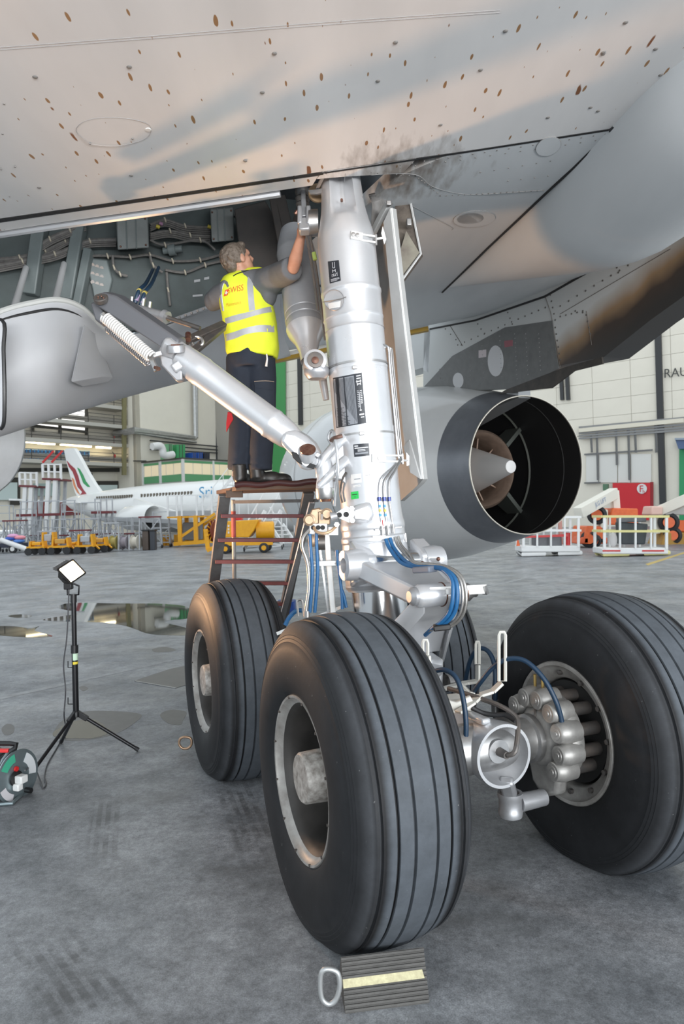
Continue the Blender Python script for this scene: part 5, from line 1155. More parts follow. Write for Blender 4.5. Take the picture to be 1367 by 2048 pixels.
# ================================================================== wheel chocks
def chock(BL, BR_, TL, TR_, lab, stripe, handle):
    base = (BL+BR_)/2; base.z = 0; r = T('wheel_chock', lab, 'wheel chock', base, 'wheel chocks')
    rub = mat('chock_rubber', (.10, .095, .088), .6, 0, (.06, .056, .052), 9, .8, bump=.3, bscale=50)
    bk = (TL-BL); bk.z = 0; BL2 = BL+bk*2.2; BR2 = BR_+bk*2.2; bd = M()
    n = 12; prof = []
    for i in range(n):
        t0 = i/n; prof += [(t0+.012, 0.), (t0+.02, 1.), (t0+.062, 1.), (t0+.07, 0.)]
    nrm = (BR_-BL).cross(TL-BL).normalized()
    if nrm.z < 0: nrm = -nrm
    L_ = [BL.lerp(TL, t)+nrm*.007*h_ for t, h_ in prof]; R_ = [BR_.lerp(TR_, t)+nrm*.007*h_ for t, h_ in prof]
    Lp = [BL]+L_+[TL]+[TL.lerp(BL2, k/6)+V((0, 0, -.012*sin(pi*k/6))) for k in range(1, 7)]; Rp = [BR_]+R_+[TR_]+[TR_.lerp(BR2, k/6)+V((0, 0, -.012*sin(pi*k/6))) for k in range(1, 7)]
    bd.prism(Lp, V((0, 0, 0))) if False else None
    k = len(Lp); bd.add(Lp+Rp, [tuple(range(k)), tuple(range(2*k-1, k-1, -1))]+[(i, k+i, k+(i+1) % k, (i+1) % k) for i in range(k)])
    bd.build('ridged_block', rub, r, sharp=30)
    if stripe:
        st = mat('chalky_yellow_paint', (.62, .58, .36), .7, 0, (.45, .4, .25), 60, .5); g = nrm*.0085
        M().prism([BL.lerp(TL, .44)+g, BR_.lerp(TR_, .44)+g-(BR_-BL)*.03, BR_.lerp(TR_, .60)+g-(BR_-BL)*.05, BL.lerp(TL, .60)+g], -nrm*.004).build('paint_stripe', st, r)
    M().tube(handle, .0095, 10, sub=5, closed=True).build('ring_handle', mat('galvanised_ring', (.5, .51, .51), .4, .7) if stripe else mat('copper_ring', (.45, .3, .2), .4, .8), r)
    return r
BL = floor_at(690, 2028); BR_ = floor_at(858, 2006); TLc = P(681, 1914, 2.63); TRc = P(846, 1894, 2.70)
hd_ = [P(x, y, 2.56) for x, y in ((655, 1938), (643, 1945), (640, 1970), (644, 1998), (658, 2008), (672, 1998), (679, 1970), (674, 1945))]
hd_ = [V((p.x, p.y, max(p.z, .012))) for p in hd_]
chock(BL, BR_, TLc, TRc, 'ridged block with worn yellow stripe and ring under the nearest tyre', True, hd_)
b0 = A(WB/2+.62, -TR/2-.15, 0); b1 = A(WB/2+.62, -TR/2+.15, 0)
t0 = A(WB/2+.55, -TR/2-.15, .12); t1 = A(WB/2+.55, -TR/2+.15, .12)
hk = [P(x, y, 5.42) for x, y in ((368, 1474), (360, 1478), (358, 1488), (364, 1496), (374, 1497), (381, 1492), (383, 1484), (380, 1476))]
chock(b0, b1, t0, t1, 'copper ring of the chock half hidden behind the far left tyre', False, [V((p.x, p.y, max(.012, p.z))) for p in hk])
# ================================================================== work lamp on a tripod
lc = floor_at(152, 1512); LMP = T('work_lamp', 'lit halogen work lamp on a black tripod stand', 'work lamp', lc)
blk = mat('black_steel', (.014, .014, .016), .32, .3); LDp = lc.y
def lp(x, y, d=0.): return P(x, y, LDp+d)
M().cyl(lp(152, 1432), lp(149, 1295), .022, n=16).build('stand_pole', blk, LMP)
M().cyl(lp(149, 1300), lp(147, 1190), .018, n=16).build('upper_pole', blk, LMP)
M().cyl(lp(149, 1306), lp(149, 1290), .027, n=16).build('pole_collar', black_p, LMP)
M().cyl(lp(147, 1205), lp(147, 1188), .023, n=16).build('pole_collar', black_p, LMP)
M().lathe(lp(152, 1432), Z, [(-.005, .03), (.03, .03), (.04, .024)], 16).build('leg_hub', black_p, LMP)
for y0, y1, c, nm in ((1299, 1320, (.55, .72, .55), 'green_label'), (1323, 1328, (.75, .6, .05), 'yellow_tape')):
    M().lathe(lp(150, y1), Z, [(0, .0225), ((y1-y0)*LDp/FPX, .0225)], 16).build(nm, mat('lamp_'+nm, c, .5), LMP)
hub = lp(152, 1424)
for q, (fx, fy) in enumerate(((277, 1503), (57, 1558), (122, 1487))):
    ft = floor_at(fx, fy)+Z*.012; st = hub+(ft-hub).normalized()*.05
    l_ = M().cyl(st, ft, .0135, n=10).build('tripod_leg', blk, LMP); M().cyl(ft-(ft-st).normalized()*.03, ft, .016, n=10).build('rubber_foot', rubber, l_)
    M().bar(hub, hub+(ft-hub).normalized()*.1, .03, .04).build('leg_bracket', black_p, l_, bevel=.004)
for y in (1332, 1405): M().tube([lp(147, y+3), lp(136, y+3), lp(136, y-10)], .004, 6).build('clamp_lever', black_p, LMP)
# head
HC = lp(143, 1143); ldir = (V((0, 4.4, 3.4))-HC); ldir = V((.70, -.44, .56)).normalized()
hx = ldir.cross(Z).normalized(); hx = (hx*cos(.42)-hx.cross(ldir)*sin(.42)).normalized(); hy = hx.cross(ldir).normalized(); RL = Matrix((hx, hy, ldir)).transposed()
def hh(a, b, c): return HC+hx*a+hy*b+ldir*c
M().add([hh(*q) for q in ((-.085, -.065, 0), (.085, -.065, 0), (.085, .065, 0), (-.085, .065, 0), (-.05, -.035, -.09), (.05, -.035, -.09), (.05, .035, -.09), (-.05, .035, -.09))], [(0, 1, 5, 4), (1, 2, 6, 5), (2, 3, 7, 6), (3, 0, 4, 7), (4, 5, 6, 7)]).build('lamp_housing', mat('lamp_black', (.03, .027, .025), .45, .3), LMP, sharp=30)
fr = M()
for a_, b_ in (((-.09, -.07), (.09, -.07)), ((.09, -.07), (.09, .07)), ((.09, .07), (-.09, .07)), ((-.09, .07), (-.09, -.07))): M().bar(hh(*a_, .002), hh(*b_, .002), .012, .012, ldir).build('bezel', _mats['lamp_black'], LMP)
M().add([hh(-.083, -.063, -.004), hh(.083, -.063, -.004), hh(.083, .063, -.004), hh(-.083, .063, -.004)], [(0, 1, 2, 3)]).build('glowing_glass', mat('lamp_glow', (1, .9, .75), .5, emit=(1.0, .82, .58), es=38), LMP, sharp=0)
for k in range(6):
    M().bar(hh(-.07+.028*k, .075, -.02), hh(-.06+.028*k, .10, -.03), .012, .02, ldir).build('guard_tab', steel, LMP)
M().bar(hh(-.085, .10, -.03), hh(.08, .105, -.03), .008, .006).build('guard_rail', steel, LMP)
for s_ in (-1, 1):
    M().tube([hh(s_*.09, 0, -.03), lp(146+s_*12, 1172, -.03*s_), lp(146+s_*11, 1189, -.02*s_), lp(147, 1190)], .007, 8).build('yoke', blk, LMP)
M().box(lp(137, 1172), (.06, .05, .05)).build('junction_box', black_p, LMP, bevel=.006)
l = bpy.data.lights.new('halogen_bulb', 'SPOT'); l.spot_size = radians(125); l.spot_blend = 1.0; l.shadow_soft_size = .1; l.energy = 320; l.color = (1.0, .55, .27)
lo = bpy.data.objects.new('halogen_bulb', l); COL.objects.link(lo); lo.parent = LMP
sdir = V((.88, -.36, .30)).normalized(); mw = sdir.to_track_quat('-Z', 'Y').to_matrix()
lo.matrix_basis = Matrix.Translation(HC+ldir*.012-lc) @ mw.to_4x4()
cab = [lp(138, 1178), lp(136, 1230), lp(133, 1280), lp(127, 1330), lp(131, 1380), lp(128, 1430, -.1), floor_at(131, 1470)+Z*.05, floor_at(118, 1490)+Z*.008, floor_at(95, 1530)+Z*.008, floor_at(89, 1555)+Z*.008, floor_at(92, 1570)+Z*.008, floor_at(86, 1578)+Z*.008, floor_at(80, 1566)+Z*.02, floor_at(68, 1556)+Z*.08, P(50, 1541, 4.52)]
M().tube(cab, .005, 6, sub=6).build('power_cable', mat('grey_cable', (.05, .05, .055), .5), LMP)
# ================================================================== cable reel
rc = floor_at(18, 1600); RL_ = T('cable_reel', 'cable reel with black cable and red grip at the left edge', 'cable reel', rc)
rdz = 4.62; ax = V((.93, -.36, 0)).normalized(); rcen = P(33, 1552, rdz); galv = mat('galvanised_sheet', (.36, .43, .45), .35, .75, (.27, .33, .35), 7, .6)
M().lathe(rcen, ax, [(0, .0), (0, .165), (.004, .17), (.012, .17), (.014, .163), (.010, .0)], 48).build('reel_flange', galv, RL_)
M().lathe(rcen-ax*.26, ax, [(0, .0), (0, .165), (.01, .17), (.014, .163), (.010, .0)], 48).build('reel_flange', galv, RL_)
for k in range(9): M().torus(rcen-ax*(.03+.025*k), ax, .128+.006*(k % 2), .0135, 40, 8).build('cable_turn', rubber, RL_)
M().lathe(rcen-ax*.25, ax, [(0, .11), (.25, .11)], 32).build('reel_drum', dgrey_p, RL_)
u_, w_ = perp(ax); fu = Z; fw2 = ax.cross(Z).normalized()
if fw2.x < 0: fw2 = -fw2
def rf(a, b, c=.016): return rcen+fw2*a+Z*b+ax*c
M().lathe(rf(-.02, -.005), ax, [(0, .05), (.008, .048), (.008, 0)], 24).build('socket_plate', black_p, RL_)
M().box(rf(-.01, -.01, .05), (.06, .06, .05), Matrix((ax, fw2, Z)).transposed()).build('plug', white_p, RL_, bevel=.008)
M().box(rf(-.03, -.055, .04), (.05, .045, .045), Matrix((ax, fw2, Z)).transposed()).build('plug', white_p, RL_, bevel=.008)
M().lathe(rf(-.02, .055), ax, [(0, .017), (.012, .015), (.012, 0)], 14).build('reset_button', red_p, RL_)
def arcp(a0, a1, r0, r1, name, c):
    pts = [rf(r0*cos(radians(a)), r0*sin(radians(a)), .0145) for a in range(a0, a1+1, 10)]+[rf(r1*cos(radians(a)), r1*sin(radians(a)), .0145) for a in range(a1, a0-1, -10)]
    M().prism(pts, ax*.001).build(name, mat('reel_'+name, c, .5), RL_)
arcp(100, 150, .10, .155, 'green_sticker', (.06, .4, .25)); arcp(-10, 60, .09, .15, 'white_sticker', (.65, .68, .7)); arcp(200, 250, .11, .155, 'pale_sticker', (.62, .6, .62))
M().cyl(rf(.06, -.11, .01), rf(.06, -.11, .06), .017, n=12).build('crank_knob', black_p, RL_)
gz = [P(-60, 1486, rdz), P(20, 1487, rdz), P(33, 1489, rdz), P(30, 1497, rdz-.02), P(20, 1503, rdz-.03)]
M().tube(gz, .016, 8).build('carry_handle', black_p, RL_)
M().bar(P(-60, 1500, rdz-.02), P(18, 1501, rdz-.02), .03, .022).build('red_grip', mat('red_plastic', (.7, .04, .04), .4), RL_, bevel=.004)
M().tube([P(20, 1500, rdz), P(5, 1520, rdz-.05), P(-6, 1550, rdz-.1)], .01, 8).build('handle_stay', galv, RL_)
fr_ = [floor_at(54, 1576), floor_at(56, 1581), floor_at(28, 1607), floor_at(20, 1611), floor_at(-40, 1613), floor_at(-80, 1600)]
M().tube([p+Z*.012 for p in fr_], .011, 8, sub=3).build('base_frame', galv, RL_)
M().bar(floor_at(48, 1577)+Z*.01, rf(.0, -.02, .0), .012, .012).build('frame_post', galv, RL_)
# ================================================================== floor marks, puddles, cover plate
def flat(pts, name, mt, z=.002, th=.0015):
    return M().prism([floor_at(x, y)+Z*z for x, y in pts], -Z*th).build(name, mt, sharp=0)
flat([(-60, 1407), (-60, 1413), (372, 1316), (372, 1312.5)], 'painted_line', mat('faded_white_line', (.34, .35, .36), .55, 0, (.2, .2, .2), 9, .6)); tag(bpy.data.objects['painted_line'], 'thin faded white line across the concrete by the tripod', 'floor line')
l2 = flat([(960, 1176), (960, 1179), (1080, 1150), (1080, 1148)], 'painted_line', _mats['faded_white_line']); tag(l2, 'faint pale line on the concrete below the engine', 'floor line')
l3 = flat([(1290, 1128), (1295, 1131), (1380, 1103), (1380, 1100)], 'painted_line', mat('yellow_line', (.5, .36, .1), .6)); tag(l3, 'short yellow line on the concrete at the right edge', 'floor line')
cvp = flat([(268, 1362), (352, 1376), (380, 1368), (380, 1330), (340, 1338)], 'cover_plate', mat('stained_cover', (.115, .11, .10), .4, .2, (.09, .085, .08), 7, .6), .003); tag(cvp, 'flat brownish cover plate in the floor by the far tyre', 'cover plate')
M().bar(floor_at(270, 1363)+Z*.005, floor_at(352, 1377)+Z*.005, .012, .006).build('cover_edge', steel, cvp)
water = mat('water', (.035, .034, .03), .03, 0, spec=.9)
def blob(pts, lab, z=.0022):
    pp_ = spline([V((x, y, 0)) for x, y in pts], 5, closed=True); random.seed(len(pts))
    o = flat([(p.x+random.uniform(-1, 1), p.y+random.uniform(-.3, .3)) for p in pp_], 'puddle', water, z, .0014); return tag(o, lab, 'puddle')
blob([(115, 1212), (150, 1206), (230, 1207), (330, 1208), (375, 1215), (375, 1236), (345, 1240), (330, 1245), (368, 1255), (378, 1262), (370, 1271), (300, 1268), (262, 1255), (215, 1246), (160, 1244), (85, 1240), (140, 1230), (170, 1224), (130, 1220)], 'long shallow puddle behind the lamp stand')
blob([(-20, 1254), (30, 1253), (60, 1257), (78, 1253), (70, 1262), (105, 1272), (60, 1275), (-20, 1268)], 'small bright puddle at the left edge')
blob([(18, 1231), (40, 1229), (62, 1231), (58, 1235), (25, 1235)], 'tiny puddle left of the lamp stand')
blob([(105, 1468), (125, 1452), (150, 1442), (190, 1440), (212, 1455), (222, 1464), (190, 1476), (150, 1477), (118, 1476)], 'dark puddle under the tripod')
damp = mat('damp_concrete', (.06, .056, .05), .38, 0, (.10, .096, .09), 9, .8)
for pts, lab in (([(120, 1445), (160, 1425), (215, 1422), (280, 1428), (270, 1445), (225, 1470), (150, 1482), (110, 1472)], 'damp stain around the tripod puddle'), ([(320, 1430), (340, 1420), (372, 1424), (366, 1440), (360, 1450), (335, 1446)], 'dark damp patch beside the far tyre'), ([(3, 1458), (14, 1448), (28, 1452), (26, 1466), (10, 1470)], 'small damp ring stain near the cable reel'), ([(305, 1298), (330, 1294), (352, 1300), (335, 1304), (310, 1304)], 'thin damp smear above the white line'), ([(158, 1375), (168, 1372), (176, 1377), (166, 1382)], 'small damp spot behind the lamp pole')):
    pp_ = spline([V((x, y, 0)) for x, y in pts], 5, closed=True); tag(flat([(p.x, p.y) for p in pp_], 'damp_patch', damp, .0012, .001), lab, 'stain')
# ================================================================== hangar background
def LW(x, y, a=0.): return plane_hit(x, y, H(a, 0, 0), E1)
def RW(x, y, b=0.): return plane_hit(x, y, H(0, b, 0), E2)
def fd(x, y): return floor_at(x, y).y            # depth of a floor pixel
beige = wallm; dkline = mat('dark_pipe', (.035, .036, .038), .5); galvd = mat('duct_galvanised', (.55, .55, .54), .35, .7, (.42, .42, .41), 3, .6)
slabm = mat('gallery_slab', (.5, .48, .43), .7); railm = mat('railing_dark', (.07, .065, .055), .6); olive = mat('olive_column', (.22, .2, .1), .6)
lite = mat('tube_light', (1, .95, .8), .5, emit=(1, .86, .55), es=9); dayw = mat('bright_window', (1, 1, 1), .4, emit=(1, .99, .95), es=1.6)
# gallery wall, slabs, rails
wg = struct(M().prism([LW(253, 1060, -4), LW(253, 640, -4), LW(-160, 640, -4), LW(-160, 1060, -4)], -E1*.5).build('wall_gallery', beige, sharp=0))
for i, y in enumerate((930, 893, 857, 821, 786)):
    z = LW(253, y, -4).z; p0 = LW(253, y, -4); p1 = LW(-160, y, -4); p0.z = p1.z = z
    s_ = M().prism([p0, p1, p1+E1*2.4, p0+E1*2.4], -Z*.4).build('gallery_floor', slabm, wg, sharp=0)
    L_ = (p1-p0).length; n = int(L_/1.6)
    for k in range(n+1):
        q = p0.lerp(p1, k/n)+E1*2.3
        if k % 2 == 0: M().bar(q, q+Z*1.1, .07, .07).build('rail_post', railm, s_, sharp=0)
    for h_ in (.35, .7, 1.08): M().bar(p0+E1*2.3+Z*h_, p1+E1*2.3+Z*h_, .05, .06).build('handrail', railm, s_, sharp=0)
    if i < 3: M().prism([p0+E1*2.26+Z*.08, p1+E1*2.26+Z*.08, p1+E1*2.26+Z*.62, p0+E1*2.26+Z*.62], E1*.02).build('rail_panel', mat('rail_panel', (.23, .21, .18), .7), s_, sharp=0)
M().prism([LW(246, 950, -1.4), LW(253, 950, -1.4), LW(253, 700, -1.4), LW(246, 700, -1.4)], -E1*.3).build('gallery_column', olive, wg, sharp=0)
win = struct(M().prism([LW(172, 863, -3.9), LW(172, 808, -3.9), LW(40, 775, -3.9), LW(40, 848, -3.9)], E1*.05).build('window_1', dayw, sharp=0))
for x in (65, 120, 173): M().bar(LW(x, 870, -3.7), LW(x-1, 780, -3.7), .3, .3).build('mullion', railm, win, sharp=0)
for (ya, yb) in ((836, 850), (848, 864), (826, 838)): M().bar(LW(40, ya, -3.7), LW(174, yb, -3.7), .12, .3).build('mullion', railm, win, sharp=0)
for k, (x, y) in enumerate(((60, 884), (93, 887), (137, 889.5), (167, 892), (207, 895))):
    q = LW(x, y, -2.6); o = M().bar(q-E2*.95, q+E2*.95, .3, .22).build('tube_light', lite, sharp=0); tag(o, ['leftmost glowing tube light under the gallery', 'second glowing tube light from the left under the gallery', 'middle glowing tube light under the gallery', 'fourth glowing tube light from the left under the gallery', 'rightmost glowing tube light under the gallery'][k], 'ceiling light', 'gallery tube lights')
for k, (x0, x1) in enumerate(((46, 60), (62, 76), (77, 91), (92, 106), (118, 132), (133, 146), (160, 178))):
    r = T('storage_rack', ['blue storage rack on the gallery, first from the left', 'blue storage rack on the gallery, second from the left', 'blue storage rack on the gallery, third from the left', 'blue storage rack on the gallery, fourth from the left', 'blue storage rack on the gallery left of the tail fin', 'blue storage rack on the gallery just behind the tail fin tip', 'blue storage rack on the gallery, rightmost'][k], 'storage rack', LW((x0+x1)/2, 921, -2.8), 'blue gallery racks')
    dv = (x0-46)*.03; a_, b_ = LW(x0, 898+dv, -2.9), LW(x1, 898.5+dv, -2.9); c_, d_ = LW(x1, 924+dv, -2.9), LW(x0, 923.5+dv, -2.9)
    M().prism([a_, b_, c_, d_], -E1*.8).build('rack_back', mat('rack_back', (.06, .1, .2), .7), r, sharp=0)
    for t in (0, .5, 1): M().bar(a_.lerp(b_, t), d_.lerp(c_, t), .1, .1).build('rack_post', mat('rack_blue', (.03, .2, .5), .5), r, sharp=0)
    for t in (.02, .33, .66, .98): M().bar(a_.lerp(d_, t), b_.lerp(c_, t), .1, .1).build('rack_shelf', mat('rack_pale', (.3, .42, .55), .5), r, sharp=0)
for k, (x, y) in enumerate(((228, 878), (229, 914))):
    q = LW(x, y, -2.5); r = T('fire_extinguisher', ('red fire extinguisher on the upper gallery', 'red fire extinguisher on the lower gallery')[k], 'fire extinguisher', q-Z*.5)
    M().cyl(q-Z*.5, q+Z*.3, .14, n=10).build('cylinder', red_p, r); M().bar(q+Z*.3, q+Z*.6-E2*.3, .06, .06).build('hose', railm, r)
# ground level below the gallery: dark openings, pale door
def lwq(name, x0, y0, x1, y1, a, mt, parent=None, th=.08):
    return M().prism([LW(x0, y0, a), LW(x1, y0, a), LW(x1, y1, a), LW(x0, y1, a)], E1*th).build(name, mt, parent, sharp=0)
dkop = mat('dark_opening', (.05, .047, .04), .8)
lwq('dark_band', 30, 936, 252, 944, -3.5, dkop, wg); lwq('opening', 186, 962, 236, 990, -3.8, dkop, wg); lwq('opening', 20, 955, 40, 1010, -3.8, dkop, wg); lwq('opening', 172, 946, 184, 990, -3.8, dkop, wg)
lwq('roller_shutter', 198, 970, 234, 990, -3.7, mat('pale_teal', (.6, .7, .68), .6), wg); lwq('roller_shutter', -20, 965, 34, 1000, -3.7, _mats['pale_teal'], wg); lwq('roller_shutter', 66, 967, 120, 992, -3.7, mat('teal_panel', (.35, .45, .42), .6), wg)
lwq('red_curtain', 55, 1003, 95, 1035, -3.7, mat('maroon_curtain', (.22, .03, .03), .7), wg); lwq('red_curtain', 120, 1003, 146, 1030, -3.7, _mats['maroon_curtain'], wg)
# ducts along pier and wall
for k in range(3):
    w_ = 2.1*k; path = [H(-4+.4, 13.1+.0, 0)]
    pts = [LW(257+k*2.6, 950, -3.4), LW(257+k*2.6, 868+k*3, -3.4), H(-3.2, 13.2, LW(257, 868+k*3, -3.4).z), H(.6, 13.2, LW(292, 861+k*3.2, .5).z), LW(392-k*2.2, 874.5+k*2.6, .6) if k < 2 else LW(392, 884, .6)]
    if k < 2: pts.append(LW(392-k*5-1, 640, .6))
    M().tube(pts, .28 if k < 2 else .18, 10).build('wall_duct', galvd, wl)
for (x, y0, y1) in ((434, 640, 930), (291, 950, 1060)):
    M().bar(LW(x, y0, .1), LW(x, y1, .1), .3, .2).build('wall_pipe', dkline, wl, sharp=0)
for ya, yb in ((881, 893), (889, 900), (899, 906)): M().bar(LW(300, ya, .4), LW(434, yb, .4), .2, .14).build('wall_conduit', dkline, wl, sharp=0)
lwq('floor_line', 266, 921, 292, 923, .1, dkline, wl)
# office box
OFF = T('hangar_office', 'raised hangar office with green bands and lit windows', 'office', H(3.7, 8, 0))
zt_, zb_ = 8.45, 5.75; aO, bO = 7.3, 11.7
M().box(H(aO/2+.05, (bO+2)/2, (zt_+zb_)/2), (aO-.1, bO-2, zt_-zb_), RH).build('office_shell', mat('office_white', (.6, .6, .56), .6), OFF, sharp=0)
def obox(n, a0, a1, b0, b1, z0, z1, mt, pr): return hbox(M(), a0, a1, b0, b1, z0, z1).build(n, mt, pr, sharp=0)
grn = mat('office_green', (.12, .36, .17), .55); glow = mat('office_window', (.5, .45, .33), .3, emit=(.9, .76, .5), es=.45)
for z0, z1 in ((8.05, 8.3), (5.95, 6.75)):
    obox('green_band', .2, aO, bO+.0, bO+.06, z0, z1, grn, OFF); obox('green_band', aO-.02, aO+.06, 2, bO, z0, z1, grn, OFF)
for k in range(5): obox('window_pane', .4+1.35*k, 1.6+1.35*k, bO+.0, bO+.05, 6.78, 8.02, glow, OFF)
for k in range(7): obox('window_pane', aO-.02, aO+.05, 2.2+1.35*k, 3.42+1.35*k, 6.78, 8.02, glow, OFF)
for a_ in (.15, 3.3, 3.5, aO): obox('frame_post', a_-.12, a_+.12, bO-.02, bO+.12, 5.8, 8.5, white_p, OFF)
for b_ in (bO, 7.2, 2.3): obox('frame_post', aO-.1, aO+.14, b_-.14, b_+.14, 5.8, 8.5, white_p, OFF)
obox('roof_edge', 0, aO+.2, 2, bO+.2, 8.45, 8.6, railm, OFF)
def topbox(name, lab, cat, x0, x1, y0, y1, a, mt, extra=None):
    p = [LW(x0, y0, a), LW(x1, y0, a), LW(x1, y1, a), LW(x0, y1, a)]; zb = 8.6
    for q in (p[2], p[3]): q.z = zb
    r = T(name, lab, cat, p[3]); M().prism(p, -E1*1.3).build('casing', mt, r, sharp=0)
    for t in (.33, .66): M().bar(p[0].lerp(p[1], t)+E1*.03, p[3].lerp(p[2], t)+E1*.03, .06, .05).build('casing_rib', railm, r, sharp=0)
    return r
topbox('ventilation_unit', 'green ventilation unit on the office roof', 'machine', 353, 370, 889, 915, 5, green_p); topbox('ventilation_unit', 'smaller green unit between the white duct and the large green one', 'machine', 335, 345, 888, 902, 5, mat('green_light', (.15, .4, .2), .5))
topbox('storage_bin', 'blue bin on the office roof nearest the green unit', 'bin', 384, 393, 905, 917, 5.5, blue_p); topbox('storage_bin', 'blue bin on the office roof, middle of three', 'bin', 395, 405, 905, 917, 5.5, blue_p); topbox('storage_bin', 'dark bin on the office roof, rightmost of three', 'bin', 407, 419, 906, 918, 5.5, mat('navy_bin', (.015, .02, .045), .5))
dq = [LW(304, 893, 6.4), LW(320, 892, 6.4), LW(325, 900, 6.4), LW(325, 907, 6.4), LW(332, 911, 6.4), LW(346, 909, 6.4)]; dr = T('air_duct', 'white bent air duct on the office roof', 'air duct', V((dq[4].x, dq[4].y, 8.6)))
M().tube(dq, .42, 10, sub=3).build('duct_pipe', white_p, dr); 
# ================================================================== right-hand wall furniture
def rwq(name, x0, y0, x1, y1, b, mt, parent=None, th=.1):
    return M().prism([RW(x0, y0, b), RW(x1, y0, b), RW(x1, y1, b), RW(x0, y1, b)], -E2*th).build(name, mt, parent, sharp=0)
for (xa, ya, xb, yb, w_) in ((1312, 560, 1326, 1040, .5), (597, 600, 601, 850, .55), (1121, 740, 1124, 800, .3), (1133, 740, 1136, 800, .3)):
    M().bar(RW(xa, ya, .2), RW(xb, yb, .2), w_, .3, E2).build('wall_pipe', dkline, wr, sharp=0)
rwq('green_column', 545, 640, 571, 1000, .25, mat('column_green', (.06, .3, .09), .5), wr)
M().bar(RW(1157, 861, .5), RW(1367, 840.5, .5), .2, .35).build('cable_tray', mat('tray_cream', (.75, .7, .58), .5), wr, sharp=0)
for k, (ya, yb) in enumerate(((855, 833.5), (867, 847), (872, 853), (877, 858))): M().bar(RW(1157, ya, .4), RW(1390, yb, .4), .12, .16).build('cable_run', mat('cable_grey', (.25, .25, .25), .6), wr, sharp=0)
for x, y0, y1 in ((1231, 852, 930), (1256, 860, 960), (1269, 860, 905), (1310, 840, 905), (1193, 865, 960), (1181, 870, 905)): M().bar(RW(x, y0, .35), RW(x+2, y1, .35), .14, .14).build('wall_conduit', mat('conduit_grey', (.16, .16, .16), .6), wr, sharp=0)
for x0, x1 in ((1172, 1196), (1198, 1234), (1236, 1260), (1262, 1302)): rwq('wall_door', x0, 908, x1, 965, .12, mat('door_white', (.72, .71, .67), .6), wr)
for a_, b_ in (((1168, 909), (1304, 900)), ((1168, 966), (1200, 965))): M().bar(RW(*a_, .3), RW(*b_, .3), .14, .14).build('wall_conduit', _mats['conduit_grey'], wr, sharp=0)
text_on('RAU', lambda u, v: RW(1328+46*u, 756-4.6*u-18*v, .25), 'wall_lettering', mat('letter_dark', (.05, .05, .045), .6), wr)
rd = T('door_red', 'red fire-hose door with a white F emblem', 'door', V((RW(1265, 1030, .3).x, RW(1265, 1030, .3).y, 0)))
rd.name = 'red_door'
rwq('door_leaf', 1225, 966, 1300, 1040, .3, mat('signal_red', (.62, .02, .03), .5), rd); rwq('door_side', 1300, 964, 1306, 1040, .28, mat('dark_red', (.3, .015, .02), .5), rd)
M().prism([RW(1283+10*cos(2*pi*k/24), 977.5+10*sin(2*pi*k/24), .45) for k in range(24)], -E2*.04).build('emblem_disc', white_p, rd, sharp=0)
text_on('F', lambda u, v: RW(1278.5+7*u, 984-13*v, .52), 'emblem_letter', _mats['signal_red'], rd); text_on('h', lambda u, v: RW(1284.5+4*u, 986-6.5*v, .52), 'emblem_letter', _mats['signal_red'], rd)
rwq('green_door', 1358, 898, 1420, 1040, .25, mat('door_green', (.03, .3, .12), .5), wr)
ub = T('wall_heater', 'blue box unit fixed to the wall at the right edge', 'machine', RW(1352, 898, 1.))
M().prism([RW(*q, 1.2) for q in ((1349, 878), (1400, 872), (1400, 896), (1356, 898))], E2*1.).build('casing', mat('slate_blue', (.08, .13, .25), .5), ub, sharp=0); rwq('casing_edge', 1349, 876, 1400, 880, 1.25, mat('slate_light', (.3, .35, .42), .5), ub)
gb = tag(rwq('junction_box', 1207, 968, 1217, 981, .4, mat('box_green', (.1, .2, .12), .5), None, .3), 'small green box on the wall left of the red door', 'junction box')
# ================================================================== far white airliner
C0 = P(390, 1000, 56); C0.z = 2.62
FA = T('airliner', 'distant white airliner with red and green tail stripes', 'airplane', V((C0.x-E1.x*8, C0.y-E1.y*8, 0)))
wht = mat('airliner_white', (.82, .82, .8), .3, 0, (.78, .78, .76), .4, .6, coat=.3)
fr = []
for s_, r_, dz in ((-18.2, .25, 1.0), (-17, .62, .85), (-14, 1.12, .55), (-10, 1.62, .25), (-6, 1.93, .05), (-2, 2.0, 0), (6, 2.0, 0), (14, 2.0, 0), (17, 1.8, -.1), (19, 1.2, -.3), (19.8, .3, -.5)):
    c = C0+E1*s_+Z*dz; fr.append([c+(E2*cos(2*pi*k/36)+Z*sin(2*pi*k/36))*r_ for k in range(36)])
FUS = M().grid(fr, wrap=True).build('fuselage', wht, FA, sharp=60)
def TF(x, y, off=0.): return plane_hit(x, y, C0-E2*off, E2)
fin = [(128, 901), (132, 897), (146, 896), (150, 900), (162, 922), (176, 948), (188, 968), (199, 983), (216, 994), (222, 1002), (180, 1008), (160, 1003), (150, 985), (141, 955), (133, 925)]
FIN = M().prism([TF(x, y, .18) for x, y in fin], E2*.36).build('tail_fin', wht, FA)
red_s = [(133, 921), (140, 929), (150, 938), (156, 952), (160, 968), (166, 979), (173, 988), (168, 992), (160, 990), (164, 984), (155, 974), (150, 957), (145, 944), (137, 933)]
M().prism([TF(x, y, .21) for x, y in red_s], E2*.02).build('tail_stripe', mat('maroon_stripe', (.32, .015, .03), .4), FIN, sharp=0)
M().prism([TF(x, y, .21) for x, y in ((154, 935), (159, 938), (166, 950), (171, 962), (180, 974), (175, 974), (166, 966), (161, 952))], E2*.02).build('tail_stripe', mat('green_stripe', (.02, .3, .09), .4), FIN, sharp=0)
